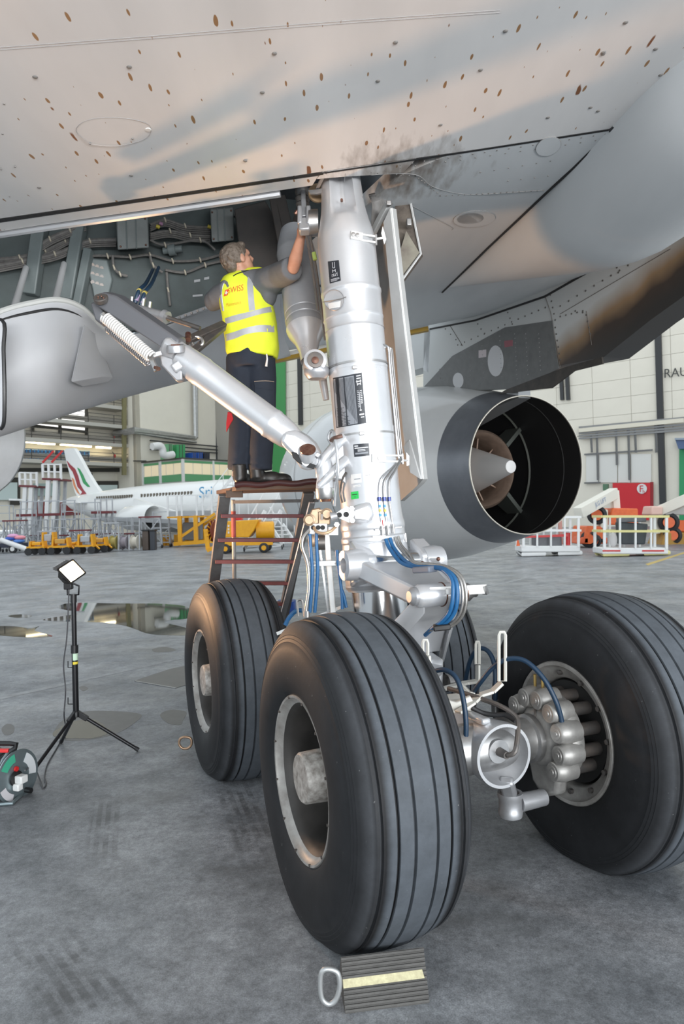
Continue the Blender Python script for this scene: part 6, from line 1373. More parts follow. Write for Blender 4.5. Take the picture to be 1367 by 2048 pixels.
M().prism([TF(x, y, .21) for x, y in ((143, 955), (147, 958), (151, 972), (160, 990), (154, 985), (147, 972))], E2*.02).build('tail_stripe', mat('amber_stripe', (.7, .25, .1), .4), FIN, sharp=0)
wv = M(); dk = mat('cabin_window', (.12, .1, .07), .3)
for x in [194+4.6*k for k in range(16)]+[283+6.2*k for k in range(17)]:
    y = 996-(x-194)*.055; d = ray(x, y); w__ = CAM-C0; a__ = d-E1*d.dot(E1); b__ = w__-E1*w__.dot(E1); rr_ = 2.0 if x > 282 else 1.97
    A_ = a__.dot(a__); B_ = 2*a__.dot(b__); C_ = b__.dot(b__)-(rr_+.02)**2; q_ = B_*B_-4*A_*C_
    if q_ <= 0: continue
    p = CAM+d*((-B_-sqrt(q_))/(2*A_)); M().box(p, (.16, .08, .26), RH).build('cabin_window', dk, FUS, sharp=0)
text_on('Sri', lambda u, v: (lambda p: p)(TF(398+26*u, 996-3*u-22*v, 2.0)), 'fuselage_lettering', mat('sky_blue_print', (.1, .35, .6), .4), FUS)
M().prism([C0+E1*(-2)-Z*1.0-E2*1.5, C0+E1*5-Z*1.2-E2*1.5, C0+E1*-1-Z*.6-E2*7, C0+E1*-3.5-Z*.5-E2*7], -Z*.3).build('wing', mat('wing_far', (.35, .36, .37), .4), FA)
M().prism([C0+E1*(-15)+Z*.9-E2*.4, C0+E1*-12.5+Z*.8-E2*.8, C0+E1*-16+Z*1.2-E2*6, C0+E1*-17.3+Z*1.25-E2*6], -Z*.15).build('tailplane', wht, FA)
ec = P(268, 1036, 54); M().lathe(ec, E1, [(-1.6, .55), (-.6, .9), (1.2, 1.0), (2.2, .95), (2.4, .85), (2.2, .75), (1.6, .7)], 28).build('engine_pod', wht, FA); M().lathe(ec, E1, [(-1.6, .5), (-2.2, .2), (-2.2, 0)], 20).build('engine_exhaust', dgrey_p, FA)
M().bar(ec+Z*.9, C0+E1*2-Z*1.1-E2*3, .4, 1.2).build('engine_pylon', wht, FA)
M().cyl(C0+E1*1-Z*1.5, V((C0.x+E1.x, C0.y+E1.y, .5)), .14, n=10).build('gear_leg', steel, FA); M().lathe(V((C0.x+E1.x, C0.y+E1.y, .5))-E2*.6, E2, [(0, .0), (0, .45), (.05, .5), (.35, .5), (.4, .45), (.4, 0)], 20).build('gear_wheel', rubber, FA)
M().cyl(C0+E1*15-Z*1.6, V((C0.x+E1.x*15, C0.y+E1.y*15, .35)), .1, n=10).build('gear_leg', steel, FA); M().lathe(V((C0.x+E1.x*15, C0.y+E1.y*15, .35))-E2*.2, E2, [(0, .0), (0, .35), (.3, .35), (.3, 0)], 20).build('gear_wheel', rubber, FA)
# ================================================================== ground equipment in the background
gtube = mat('grey_tube', (.48, .5, .52), .45, .3, (.38, .39, .41), 3, .6); wtube = mat('white_tube', (.78, .78, .77), .45); maro = mat('maroon_deck', (.16, .03, .035), .6)
def on(x, y, D): return P(x, y, D)
def caster(mm, p, r=.09): mm.lathe(V((p.x, p.y, r))-V((.03, 0, 0)), V((1, 0, 0)), [(0, 0), (0, r), (.06, r), (.06, 0)], 10)
def stand(x, D, w_, d_, h_, rail, lab, mt=gtube, deck=maro, rot=0., group='grey access stands', name='access_stand', wheels=True):
    c = P(x, 1040, D); c.z = 0; r = T(name, lab, 'access stand', c, group); ca, sa = cos(rot), sin(rot)
    def q(u, v, z): return c+V((u*ca-v*sa, u*sa+v*ca, z))
    cs = [(-w_/2, -d_/2), (w_/2, -d_/2), (w_/2, d_/2), (-w_/2, d_/2)]
    for u, v in cs: M().bar(q(u*1.15, v*1.15, .16 if wheels else 0), q(u, v, h_), .07, .07).build('post', mt, r, sharp=0)
    for i in range(4):
        (u0, v0), (u1, v1) = cs[i], cs[(i+1) % 4]
        for z in (.3, h_*.55): M().bar(q(u0*1.1, v0*1.1, z), q(u1*1.1, v1*1.1, z), .05, .05).build('cross_rail', mt, r, sharp=0)
        M().bar(q(u0*1.1, v0*1.1, .3), q(u1, v1, h_*.95), .045, .045).build('brace', mt, r, sharp=0)
        if rail:
            M().bar(q(u0, v0, h_), q(u0, v0, h_+1.0), .05, .05).build('rail_post', mt, r, sharp=0)
            for z in (.5, 1.0): M().bar(q(u0, v0, h_+z), q(u1, v1, h_+z), .045, .045).build('guard_rail', mt, r, sharp=0)
    M().box(q(0, 0, h_), (w_+.15, d_+.15, .09), Matrix.Rotation(rot, 3, 'Z')).build('deck', deck, r, sharp=0)
    if wheels:
        for u, v in cs: cm = M(); caster(cm, q(u*1.15, v*1.15, 0), .11); cm.build('caster', rubber, r)
    return r
SL_ = 'grey tubular access stand before the far airliner, %s from the left'
ORD = 'first second third fourth fifth sixth seventh eighth ninth tenth eleventh twelfth thirteenth fourteenth fifteenth'.split()
random.seed(11)
for k, x in enumerate((8, 30, 52, 75, 96, 118, 140, 160, 182, 204, 226, 248, 272, 300, 322)):
    stand(x, (45.7, 43.4, 44.55)[k % 3], random.uniform(.8, 1.2), random.uniform(.45, .6), random.choice((.9, 1.2, 1.6, 1.9)), k % 3 != 1, SL_ % ORD[k], gtube, maro if k % 2 else gtube, random.uniform(-.2, .2))
# steps (aircraft stairs)
def stairs(p0, p1, wv, n, lab, D, mt=gtube):
    a_ = P(*p0, D); b_ = P(*p1, D+1.0); a_.z = max(a_.z, .15); r = T('mobile_stairs', lab, 'stairs', V((a_.x, a_.y, 0))); wv = V(wv)
    for s_ in (0, 1): M().bar(a_+wv*s_, b_+wv*s_, .08, .2).build('stringer', mt, r, sharp=0); M().bar(a_+wv*s_+Z*1.0, b_+wv*s_+Z*1.0, .05, .05).build('handrail', mt, r, sharp=0)
    for k in range(n):
        t = (k+.5)/n; q = a_.lerp(b_, t); M().bar(q, q+wv, .26, .05).build('tread', mt, r, sharp=0)
        if k % 3 == 0:
            for s_ in (0, 1): M().bar(q+wv*s_, q+wv*s_+Z*1.0, .05, .05).build('rail_post', mt, r, sharp=0)
    for s_ in (0, 1): M().bar(b_+wv*s_, V((b_.x, b_.y, .12))+wv*s_, .08, .08).build('support_leg', mt, r, sharp=0); M().bar(a_+wv*s_, V((b_.x, b_.y, .2))+wv*s_, .06, .06).build('base_rail', mt, r, sharp=0)
    for s_ in (0, 1):
        for e in (a_, b_): cm = M(); caster(cm, V((e.x, e.y, 0))+wv*s_, .12); cm.build('caster', rubber, r)
    return r
stairs((383, 1062), (476, 940), (.5, .9, 0), 14, 'tall white boarding stairs beside the far airliner nose', 47.2, wtube)
stairs((488, 1100), (530, 1022), (.8, .3, 0), 6, 'small white mobile stairs seen through the step ladder', 36, wtube)
stairs((566, 1098), (540, 1050), (.7, .3, 0), 5, 'low white steps beside the yellow hose trailer', 39.5, wtube)
# tall white docks
def dock(xs, ytop, ybot, D, lab, rail_y):
    c = P(sum(xs)/len(xs), 1040, D); c.z = 0; r = T('maintenance_dock', lab, 'access stand', c, 'white docks')
    for x in xs:
        a_ = P(x+7, ytop, D); b_ = V((P(x, ybot, D).x, D, .1)); M().bar(a_, b_, .26, .26).build('column', wtube, r, sharp=0)
        a2 = a_+V((0, 1.8, 0)); M().bar(a2, V((b_.x, D+1.8, .1)), .2, .2).build('column', gtube, r, sharp=0)
    a_, b_ = P(xs[0]-4, ytop, D), P(xs[-1]+18, ytop+1, D)
    M().bar(a_+V((0, .9, 0)), b_+V((0, .9, 0)), 2.2, .14).build('deck', maro, r, sharp=0)
    for t in (0, .33, .66, 1):
        q = a_.lerp(b_, t); M().bar(q, V((q.x, q.y, P(xs[0], rail_y, D).z)), .14, .14).build('rail_post', wtube, r, sharp=0)
    for f_ in (.5, 1.0): M().bar(V((a_.x, D, a_.z+(P(xs[0], rail_y, D).z-a_.z)*f_)), V((b_.x, D, b_.z+(P(xs[0], rail_y, D).z-a_.z)*f_)), .09, .09).build('guard_rail', wtube, r, sharp=0)
    for y in (ybot-45, ybot-20): M().bar(P(xs[0], y, D), P(xs[-1]+3, y-18, D), .1, .1).build('brace', gtube, r, sharp=0)
    for t in (0., .5): q = a_.lerp(b_, t); M().bar(V((q.x, q.y, P(xs[0], rail_y, D).z+.1)), V((q.x+.8, q.y, P(xs[0], rail_y, D).z+.9)), .12, .12).build('red_white_bar', red_p, r, sharp=0) if ytop < 965 else None
    return r
dock((44, 56), 972, 1060, 50.6, 'white maintenance dock with two thick columns, left of the tail fin', 945); dock((90, 104), 958, 1060, 50.2, 'taller white maintenance dock in front of the tail fin', 928)
for k, (x0, x1, D, z) in enumerate(((40, 152, 47.6, 2.25), (190, 226, 47.3, 2.3))):
    a_, b_ = P(x0, 1036, D), P(x1, 1035, D); a_.z = b_.z = z; r = T('dock_platform', ('long maroon platform on legs before the docks', 'short maroon platform on legs right of the docks')[k], 'access stand', V(((a_.x+b_.x)/2, D, 0)))
    M().bar(a_, b_, 1.5, .16).build('deck', maro, r, sharp=0)
    for t in (.02, .34, .66, .98): q = a_.lerp(b_, t); M().bar(q, V((q.x-.4, q.y, 0)), .12, .12).build('leg', gtube, r, sharp=0); M().bar(q, q+Z*.9, .07, .07).build('rail_post', gtube, r, sharp=0)
    M().bar(a_+Z*.9, b_+Z*.9, .06, .06).build('guard_rail', gtube, r, sharp=0)
# yellow carts
def cart(x, D, L_, h_, lab, k):
    c = P(x, 1040, D); c.z = 0; r = T('tow_cart', lab, 'cart', c, 'yellow tow carts')
    M().box(c+Z*.42, (L_, .8, .1)).build('chassis', yellow_p, r, sharp=0); M().bar(c+V((L_/2, 0, .4)), c+V((L_/2+.25, -.2, .25)), .07, .07).build('tow_bar', yellow_p, r, sharp=0)
    for u in (-.38, .38):
        for v in (-.4, .4): M().lathe(c+V((u*L_, v-.05, .2)), V((0, 1, 0)), [(0, 0), (0, .2), (.1, .2), (.1, 0)], 14).build('wheel', rubber, r)
        M().bar(c+V((u*L_, 0, .4)), c+V((u*L_*.9, 0, .4+h_)), .1, .5).build('upright', yellow_p, r, sharp=0)
    M().box(c+V((0, 0, .4+h_*.6)), (L_*.5, .6, h_*.5)).build('load_box', (yellow_p, gtube, mat('cart_amber', (.62, .33, .06), .5))[k % 3], r, bevel=.04)
    return r
for k, x in enumerate((75, 98, 122, 146, 172, 200)): cart(x, 38.6+1.1*(k % 2), (.95, .8, 1.1, .7, 1.0, .85)[k], (.35, .8, .5, .25, .65, .45)[k], 'yellow tow cart in the row beyond the lamp, %s from the left' % ORD[k], k)
# cable drums
for k, x in enumerate((208, 229, 250, 271)):
    c = P(x, 1040, 40.8); c.z = 0; r = T('cable_drum', ('cable drum on a stand, leftmost of four', 'cable drum on a stand, second of four', 'cable drum on a stand, third of four', 'cable drum with pale hose, rightmost of four')[k], 'cable drum', c, 'cable drums')
    dcol = (_mats['cable_grey'], mat('drum_yellowish', (.4, .33, .1), .6), mat('drum_mauve', (.3, .27, .3), .6), mat('drum_pale', (.6, .56, .48), .6))[k]
    M().lathe(c+V((-.2, 0, .48)), V((1, -.2, 0)), [(0, .0), (0, .4), (.04, .4), (.04, .3), (.36, .3), (.36, .4), (.4, .4), (.4, 0)], 22).build('drum', dcol, r)
    for u in (-.28, .28): M().tube([c+V((u, -.4, .03)), c+V((u, -.3, .9)), c+V((u, .3, .9)), c+V((u, .4, .03))], .035, 6).build('stand_frame', gtube, r)
# bins
for k, (x0, x1, y0, mt) in enumerate(((286, 298, 1062, mat('bin_brown', (.1, .075, .06), .6)), (301, 311, 1062, mat('bin_dark', (.05, .055, .065), .6)))):
    D = 41; a_ = P(x0, y0, D); b_ = P(x1, y0, D); r = T('waste_bin', ('brown waste bin beside the cable drums', 'dark grey tall waste bin beside the brown one')[k], 'bin', V(((a_.x+b_.x)/2, D, 0)))
    M().box(((a_.x+b_.x)/2, D, a_.z/2), (b_.x-a_.x, .5, a_.z)).build('bin_body', mt, r, bevel=.03); M().box(((a_.x+b_.x)/2, D, a_.z+.03), (b_.x-a_.x+.05, .55, .08)).build('lid', black_p, r)
for k, x in enumerate((325, 336, 350)):
    c = P(x, 1040, 45); c.z = 0; r = T('yellow_trestle', ('yellow trestle, leftmost of three by the bins', 'yellow trestle, middle of three by the bins', 'yellow trestle, right of three by the bins')[k], 'trestle', c, 'yellow trestles')
    M().prism([c+V((-.13, 0, .05)), c+V((.13, 0, .05)), c+V((.11, 0, .75)), c+V((-.11, 0, .75))], V((0, .06, 0))).build('panel', yellow_p, r); M().prism([c+V((-.13, .5, .05)), c+V((.13, .5, .05)), c+V((.11, .1, .75)), c+V((-.11, .1, .75))], V((0, .06, 0))).build('panel', yellow_p, r); M().box(c+V((0, .25, .03)), (.34, .7, .06)).build('foot', gtube, r)
# left cart with bags and tubes
c = floor_at(22, 1106); r = T('baggage_cart', 'dark cart carrying a white tube and pink and blue bags', 'cart', c)
M().box(c+V((-.2, .3, .45)), (1.8, .9, .25)).build('chassis', mat('cart_navy', (.03, .035, .06), .5), r, bevel=.03)
for u in (-.75, .2): M().lathe(c+V((u, -.25, .24)), V((0, 1, 0)), [(0, 0), (0, .15), (.01, .24), (.15, .24), (.15, 0)], 16).build('wheel', rubber, r); M().lathe(c+V((u, -.27, .24)), V((0, 1, 0)), [(0, 0), (0, .13), (.03, .13)], 14).build('wheel_rim', wtube, r)
M().cyl(P(2, 1080, c.y-.1), P(60, 1101, c.y-.4), .15, n=14).build('white_tube', wtube, r)
for k, (x, y, cc) in enumerate(((22, 1077, (.05, .12, .5)), (38, 1082, (.1, .25, .65)), (26, 1072, (.7, .35, .55)), (40, 1075, (.8, .3, .35)))): M().ell(P(x, y, c.y+.1), (.33, .3, .13), None, 14, 8).build('bag', mat('bag%d' % k, cc, .7), r)
# yellow work platform
D = 43.6; r = T('work_platform', 'yellow work platform with white guard rails and grey deck', 'work platform', V((P(395, 1000, D).x, D, 0)))
zd = P(395, 1031, D).z
def q_(x, z, dy=0.): p = P(x, 1040, D); return V((p.x, D+dy, z))
for dy in (0, 2.):
    for x in (359, 391): M().bar(q_(x, zd, dy), q_(x, .15, dy), .24, .24).build('column', yellow_p, r, sharp=0)
    M().bar(q_(346, .2, dy), q_(440, .35, dy), .22, .22).build('base_beam', yellow_p, r, sharp=0); M().bar(q_(359, .6, dy), q_(430, 2.0, dy), .16, .16).build('brace', yellow_p, r, sharp=0)
M().prism([q_(334, zd), q_(410, zd), q_(410, zd, 2.2), q_(334, zd, 2.2)], Z*.3).build('deck', mat('deck_grey', (.4, .41, .42), .5), r, sharp=0); M().prism([q_(334, zd-.12), q_(410, zd-.12), q_(410, zd-.12, 2.2), q_(334, zd-.12, 2.2)], Z*.1).build('deck_frame', yellow_p, r, sharp=0)
for x in (336, 354, 364, 394, 406, 424): M().bar(q_(x, zd), q_(x, zd+1.25), .11, .11).build('rail_post', wtube, r, sharp=0)
for z in (.65, 1.25): M().bar(q_(334, zd+z), q_(426, zd+z), .07, .07).build('guard_rail', wtube, r, sharp=0)
M().box(q_(377, .95, 1.2), (1.1, .8, 1.1)).build('control_box', mat('machine_grey', (.22, .23, .24), .6), r, bevel=.04)
# yellow hose trailer
c = floor_at(480, 1107); D = c.y; r = T('hose_trailer', 'yellow hose trailer with reel and black tyres behind the step ladder', 'trailer', c)
def t_(x, y, dy=0.): p = P(x, y, D); return V((p.x, D+dy, p.z))
M().prism([t_(448, 1043), t_(517, 1039), t_(507, 1062), t_(497, 1075), t_(447, 1075)], V((0, 1.5, 0))).build('hopper', yellow_p, r, bevel=.04)
M().lathe(t_(525, 1062, .7), V((1, .1, 0)), [(-.4, 0), (-.4, .45), (.45, .45), (.5, .35), (.5, 0)], 24).build('tank', yellow_p, r)
M().box(t_(490, 1084, .75), (2.7, 1.3, .16)).build('chassis', mat('trailer_brown', (.09, .04, .035), .5), r, sharp=0); M().bar(t_(445, 1088, .1), t_(545, 1086, .1), .12, .18).build('side_beam', yellow_p, r, sharp=0)
for x, y in ((450, 1098), (527, 1093)):
    for dy in (0, 1.4):
        w0 = t_(x, y, dy); w0.z = .24; M().lathe(w0, V((0, 1, 0)), [(0, .12), (0, .19), (.03, .24), (.2, .24), (.22, .19), (.22, 0)], 22).build('tyre', rubber, r); M().lathe(w0-V((0, .01, 0)), V((0, 1, 0)), [(0, 0), (0, .12), (.04, .125)], 18).build('wheel_rim', yellow_p, r)
M().lathe(t_(428, 1062, .5), V((1, -.6, 0)), [(-.14, 0), (-.14, .3), (-.12, .55), (-.1, .55), (-.1, .35), (.1, .35), (.1, .55), (.14, .55), (.14, 0)], 26).build('hose_reel', mat('reel_maroon', (.2, .05, .03), .5), r)
for k in range(6): a = pi*k/6; e = V((.5, .85, 0))*cos(a)*.5+Z*sin(a)*.5; cc = t_(424, 1062, .3); M().bar(cc-e, cc+e, .04, .04).build('reel_spoke', yellow_p, r, sharp=0)
M().bar(t_(411, 1058), t_(416, 1100), .2, .1).build('front_frame', yellow_p, r, sharp=0); M().bar(t_(414, 1101), t_(440, 1090), .2, .18).build('tow_frame', yellow_p, r, sharp=0); M().box(t_(470, 1038, .7), (.5, .6, .12)).build('red_lid', red_p, r, bevel=.02)
for k in range(3): M().box(t_(457, 1052+k*6.5, -.02), (.07, .02, .1)).build('label_mark', white_p, r, sharp=0)
# ================================================================== boom lifts and baskets, right
def lift(D, bx, boom, body, tyres, lab, lettering):
    c = V((P(bx, 1060, D).x, D, 0)); r = T('boom_lift', lab, 'boom lift', c)
    def z_(x, y, dy=0.): p = P(x, y, D); return V((p.x, D+dy, p.z))
    a_, b_ = z_(*boom[0], -1.0), z_(*boom[1], .6); cream = mat('boom_cream', (.78, .75, .66), .45)
    bo = M().bar(a_, b_, .42, .46).build('boom_arm', cream, r, bevel=.02); M().bar(b_+Z*.1, b_-Z*.9+V((.05, .0, 0)), .3, .4).build('boom_tower', cream, r, bevel=.02)
    if lettering:
        d_ = (b_-a_).normalized(); n_ = V((0, -1, 0)); nn = d_.cross(Z).normalized()
        if nn.y > 0: nn = -nn
        uu = nn.cross(d_).normalized(); uu = uu if uu.z > 0 else -uu
        text_on(lettering, lambda u, v: a_.lerp(b_, .34+.3*u)+nn*.225+uu*(-.13+.26*v), 'boom_lettering', mat('faded_blue_print', (.25, .33, .5), .5), bo)
    for (x0, y0, x1, y1, dp, mt, nm) in body: M().prism([z_(x0, y1), z_(x1, y1), z_(x1, y0+1), z_(x0+(x1-x0)*.15, y0)], V((0, dp, 0))).build(nm, mt, r, bevel=.06)
    for (x, y, rad) in tyres:
        q = z_(x, y); q.z = max(q.z, rad); M().lathe(q, V((.35, 1, 0)), [(0, 0), (0, rad*.55), (.04, rad*.6), (.0, rad*.7), (.06, rad), (.32, rad), (.36, rad*.7), (.36, 0)], 24).build('tyre', rubber, r); M().lathe(q-V((.01, .02, 0)), V((.35, 1, 0)), [(0, 0), (0, rad*.55), (.05, rad*.55)], 18).build('wheel_hub', orange_p, r)
    return r
lift(31, 1215, ((1140, 1026), (1238, 985)), ((1165, 1052, 1212, 1088, 1.8, orange_p, 'chassis'), (1215, 1016, 1276, 1050, 1.6, orange_p, 'engine_cover'), (1155, 1074, 1215, 1088, 1.2, mat('orange_dark', (.6, .1, .03), .5), 'bumper'), (1200, 1018, 1216, 1060, 1., cream_ if False else mat('turret_cream', (.75, .7, .58), .5), 'turret')), ((1193, 1030, .42), (1178, 1080, .38), (1188, 1087, .3)), 'orange boom lift with cream lettered arm behind the engine', 'JLG LIFT')
lift(32, 1345, ((1385, 985), (1318, 1028)), ((1338, 1040, 1400, 1064, 1.6, orange_p, 'chassis'), (1300, 1012, 1325, 1030, 1., mat('boom_pink', (.75, .5, .42), .5), 'boom_head'), (1330, 1008, 1400, 1030, 1.2, mat('machine_pale', (.5, .48, .45), .5), 'engine_cover'), (1320, 1064, 1400, 1092, 1.5, mat('amber_dark', (.4, .22, .04), .5), 'undercarriage')), ((1337, 1045, .45), (1345, 1085, .4)), 'second boom lift, its pale arm leaving the right edge', None)
def basket(x0, x1, ytop, ydeck, ybase, lab, pad, railmat, red):
    D = fd((x0+x1)/2, ybase); c = V((P((x0+x1)/2, 1060, D).x, D, 0)); r = T('lift_basket', lab, 'lift basket', c, 'lift baskets')
    def z_(x, y, dy=0.): p = P(x, y, D); return V((p.x, D+dy, p.z))
    M().prism([z_(x0, ydeck+16), z_(x1, ydeck+16), z_(x1, ydeck+4), z_(x0, ydeck+4)], V((0, 1.0, 0))).build('basket_floor', wtube, r, bevel=.03)
    if red:
        for u0, u1 in ((0., .27), (.6, .93)): M().prism([z_(x0+(x1-x0)*u0, ydeck+11), z_(x0+(x1-x0)*u1, ydeck+11), z_(x0+(x1-x0)*u1, ydeck+8), z_(x0+(x1-x0)*u0, ydeck+8)], V((0, -.02, 0))).build('red_stripe', red_p, r, sharp=0)
    n = 5
    for dy in (0, .95):
        for k in range(n): x = x0+4+(x1-x0-8)*k/(n-1); M().bar(z_(x, ydeck+6, dy), z_(x, ytop, dy), .09 if k % 4 == 0 else .06, .06).build('rail_post', wtube, r, sharp=0)
        for y in ((ytop+ydeck)/2, ytop): M().bar(z_(x0, y, dy), z_(x1, y, dy), .08, .08).build('guard_rail', railmat, r, sharp=0)
    for x in (x0, x1): 
        for y in ((ytop+ydeck)/2, ytop): M().bar(z_(x, y), z_(x, y, .95), .08, .08).build('guard_rail', railmat, r, sharp=0)
    for u in (.1, .72):
        a_ = z_(x0+(x1-x0)*u-8, ybase); b_ = z_(x0+(x1-x0)*(u+.3), ybase); a_.z = b_.z = .1; M().tube([a_+V((0, .1, 0)), b_+V((0, .1, 0)), b_+V((0, .8, 0)), a_+V((0, .8, 0))], .085, 8, closed=True).build('bumper_skid', pad, r)
        m0 = (a_+b_)/2+V((0, .4, 0)); M().bar(m0, V((m0.x, m0.y, z_(x0, ydeck+10).z)), .1, .1).build('skid_post', gtube, r, sharp=0)
    return r, z_
pad_y = mat('yellow_foam', (.72, .66, .3), .7)
b1, z1_ = basket(1042, 1160, 1034, 1088, 1113, 'white lift basket just below the engine nozzle', wtube, wtube, False)
M().prism([z1_(1048, 1072), z1_(1135, 1068), z1_(1135, 1073), z1_(1048, 1076)], V((0, .05, 0))).build('red_rail', red_p, b1, sharp=0)
M().box(z1_(1100, 1085, .5), (1.0, .5, .4)).build('tool_case', dgrey_p, b1, bevel=.03); M().cyl(z1_(1140, 1091, .3), z1_(1140, 1066, .3), .09, n=12).build('extinguisher', red_p, b1); M().cyl(z1_(1037, 1092, .1), z1_(1036, 1078, .1), .07, .02, 10).build('cone', orange_p, b1)
M().bar(z1_(1127, 1040, .5), z1_(1130, 1090, .5), .12, .12).build('post', mat('pinkish', (.6, .3, .25), .5), b1)
b2, z2_ = basket(1204, 1336, 1033, 1092, 1113, 'white lift basket with yellow padded rails', pad_y, pad_y, True)
M().prism([z2_(1252, 1090, .4), z2_(1300, 1090, .4), z2_(1306, 1048, .4), z2_(1248, 1044, .4)], V((0, .5, 0))).build('dark_bag', mat('bag_charcoal', (.05, .058, .065), .6), b2, bevel=.05); M().box(z2_(1275, 1040, .6), (.9, .5, .16)).build('case_lid', dgrey_p, b2, bevel=.03)
M().ell(z2_(1232, 1080, .3), (.14, .12, .26)).build('plastic_bag', mat('bag_white', (.6, .58, .58), .6), b2)
# wing leading-edge strips beyond the bay, seen under the wing
M().bar(P(540, 724, 11.3), P(856, 658, 10.9), .1, .06).build('leading_edge_strip', mat('ochre_edge', (.35, .22, .03), .5), AIR, sharp=0)
M().bar(P(540, 717, 11.3), P(856, 651, 10.9), .1, .07).build('leading_edge_lip', mat('le_pale', (.6, .6, .57), .4), AIR, sharp=0)
# ================================================================== equipment inside the gear bay
bay_b = bvh_of(bayw)
def B_(x, y, l=.02): 
    p = drop(bay_b, x, y, l); return p if p is not None else P(x, y, 6.3)
wire = mat('wire_bundle', (.10, .095, .09), .6, 0, (.16, .15, .14), 30, .5); clipm = mat('pale_clip', (.5, .45, .36), .5); frm = mat('frame_primer', (.16, .19, .19), .5, 0, (.12, .14, .14), 5, .6)
for (x0, y0, x1, y1) in ((232, 434, 296, 500), (420, 418, 466, 485)):
    p = [B_(x0, y0, .22), B_(x1, y0-4, .22), B_(x1+2, y1-4, .22), B_(x0+3, y1, .22)]
    bx_ = M().prism(p, ray(x0, y0)*.3).build('junction_box', mat('box_grey', (.20, .215, .21), .5, 0, (.15, .16, .155), 6, .6), AIR, bevel=.012)
    for t in (.3, .6): M().bar(p[0].lerp(p[1], t)-ray(x0, y0)*.004, p[3].lerp(p[2], t)-ray(x0, y0)*.004, .008, .008).build('box_rib', frm, bx_)
    for u, v in ((.08, .1), (.9, .1), (.1, .9), (.9, .9)): M().ell(p[0].lerp(p[1], u).lerp(p[3].lerp(p[2], u), v)-ray(x0, y0)*.005, .009, None, 8, 6).build('box_screw', copper, bx_)
for k, pts in enumerate(([(-20, 520), (40, 515), (90, 500), (130, 480), (165, 462)], [(-20, 535), (45, 522), (110, 508), (150, 492), (180, 482), (232, 480)], [(60, 505), (100, 478), (140, 460), (172, 448)], [(130, 580), (145, 545), (175, 515), (215, 512), (260, 514), (300, 510), (345, 522), (400, 520), (440, 510)], [(300, 450), (330, 440), (370, 452), (420, 455)], [(300, 468), (340, 462), (380, 470), (420, 472)], [(330, 540), (370, 545), (410, 530), (445, 522)], [(225, 512), (228, 535), (240, 548), (255, 552)], [(300, 512), (306, 530), (325, 545)], [(333, 545), (336, 580), (340, 612)], [(468, 430), (490, 428), (510, 445), (520, 470)], [(300, 480), (330, 490), (400, 480), (430, 500)])):
    bd = M().tube([B_(x, y, .05+.02*(k % 3)) for x, y in pts], .018 if k < 3 else .012, 7, sub=5).build('wire_bundle', wire, AIR)
    for x, y in pts[1:-1]: M().torus(B_(x, y, .05+.02*(k % 3)), V((1, .2, .3)), .02, .008, 10, 6).build('cable_clip', clipm, bd)
    if k < 3 or k in (4, 5):
        for j in (1, 2, 3): M().tube([B_(x, y+4*j, .05+.02*(k % 3)) for x, y in pts], .008, 6, sub=5).build('wire', wire, bd)
for (x, y, c) in ((312, 452, (.5, .4, .05)), (318, 446, (.3, .15, .25)), (415, 452, (.5, .4, .05)), (490, 462, (.4, .2, .08)), (505, 466, (.4, .2, .08))): M().cyl(B_(x, y, .09), B_(x+7, y+3, .09), .016, n=8).build('connector', mat('conn%d' % x, c, .5), AIR)
for (xa, ya, xb, yb, w_) in ((62, 590, 85, 420, .11), (135, 600, 165, 420, .1), (150, 640, 178, 500, .07)):
    M().bar(B_(xa, ya, .06), B_(xb, yb, .06), w_, .1, V((0, -1, 0))).build('bay_frame', frm, AIR, bevel=.01)
for (xa, ya, xb, yb) in ((28, 618, 52, 536), (110, 606, 128, 528)): M().cyl(P(xa, ya, 5.4), P(xb, yb, 5.9), .028, .024, 14).build('door_strut', mat('strut_pale', (.55, .56, .57), .35, .3), AIR)
lf = M()
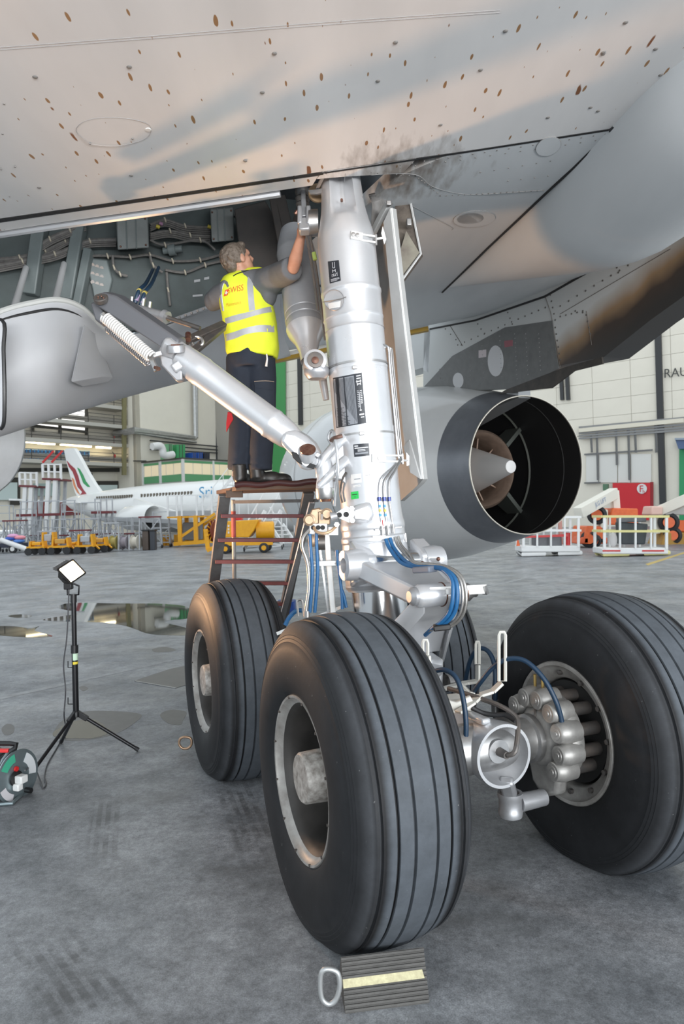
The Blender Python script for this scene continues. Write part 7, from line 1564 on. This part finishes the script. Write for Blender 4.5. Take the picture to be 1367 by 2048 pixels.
for k in range(9):
    x = 185+(k % 3)*9; y = 530+(k//3)*17+(k % 3)*3; M().bolt(B_(x, y, .012), -ray(x, y), .02, .03).build('fitting_bolt', darksteel, AIR)
M().prism([B_(x, y, .04) for x, y in ((172, 515), (215, 520), (225, 560), (218, 590), (188, 595))], ray(200, 550)*.04).build('brace_fitting', frm, AIR, bevel=.012)
M().lathe(B_(344, 500, .08), V((1, 0, .1)), [(-.08, .0), (-.08, .03), (-.03, .03), (-.03, .05), (.03, .05), (.03, .03), (.09, .03), (.09, 0)], 14).build('valve', frm, AIR)
for (x, y, w_, h_) in ((388, 560, 12, 5), (408, 555, 10, 5), (385, 590, 20, 4)): p = [B_(x, y, .005), B_(x+w_, y-2, .005), B_(x+w_, y+h_-2, .005), B_(x, y+h_, .005)]; M().prism(p, -ray(x, y)*.002).build('bay_placard', mat('bay_placard', (.3, .31, .32), .5), AIR, sharp=0)
M().bar(P(330, 646, 6.15), P(440, 606, 6.4), .05, .03).build('bay_sill', grey_p, AIR, bevel=.006)
for t in range(9): M().bolt(P(335+12*t, 644-4.4*t, 6.1+.03*t), V((0, -1, -.2)), .012, .015).build('sill_bolt', darksteel, AIR)
# structure in the right half of the bay, its shade put into near-black colour
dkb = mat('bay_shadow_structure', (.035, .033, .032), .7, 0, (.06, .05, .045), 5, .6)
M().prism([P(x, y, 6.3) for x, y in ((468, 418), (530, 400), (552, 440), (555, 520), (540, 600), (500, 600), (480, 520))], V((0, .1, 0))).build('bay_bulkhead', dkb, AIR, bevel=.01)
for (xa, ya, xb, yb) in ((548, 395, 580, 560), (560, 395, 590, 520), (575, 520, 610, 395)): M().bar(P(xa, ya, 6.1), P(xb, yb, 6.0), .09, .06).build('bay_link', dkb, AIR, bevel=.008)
for pts in ([(618, 465), (625, 500), (632, 540), (640, 600), (650, 680)], [(612, 470), (620, 510), (628, 560), (636, 620)]): M().tube([P(x, y, 4.62) for x, y in pts], .009, 7, sub=5).build('electrical_cable', darksteel, AIR)
M().cyl(P(627, 505, 4.6), P(630, 520, 4.6), .014, n=8).build('connector', mat('conn_green', (.3, .4, .1), .5), AIR)
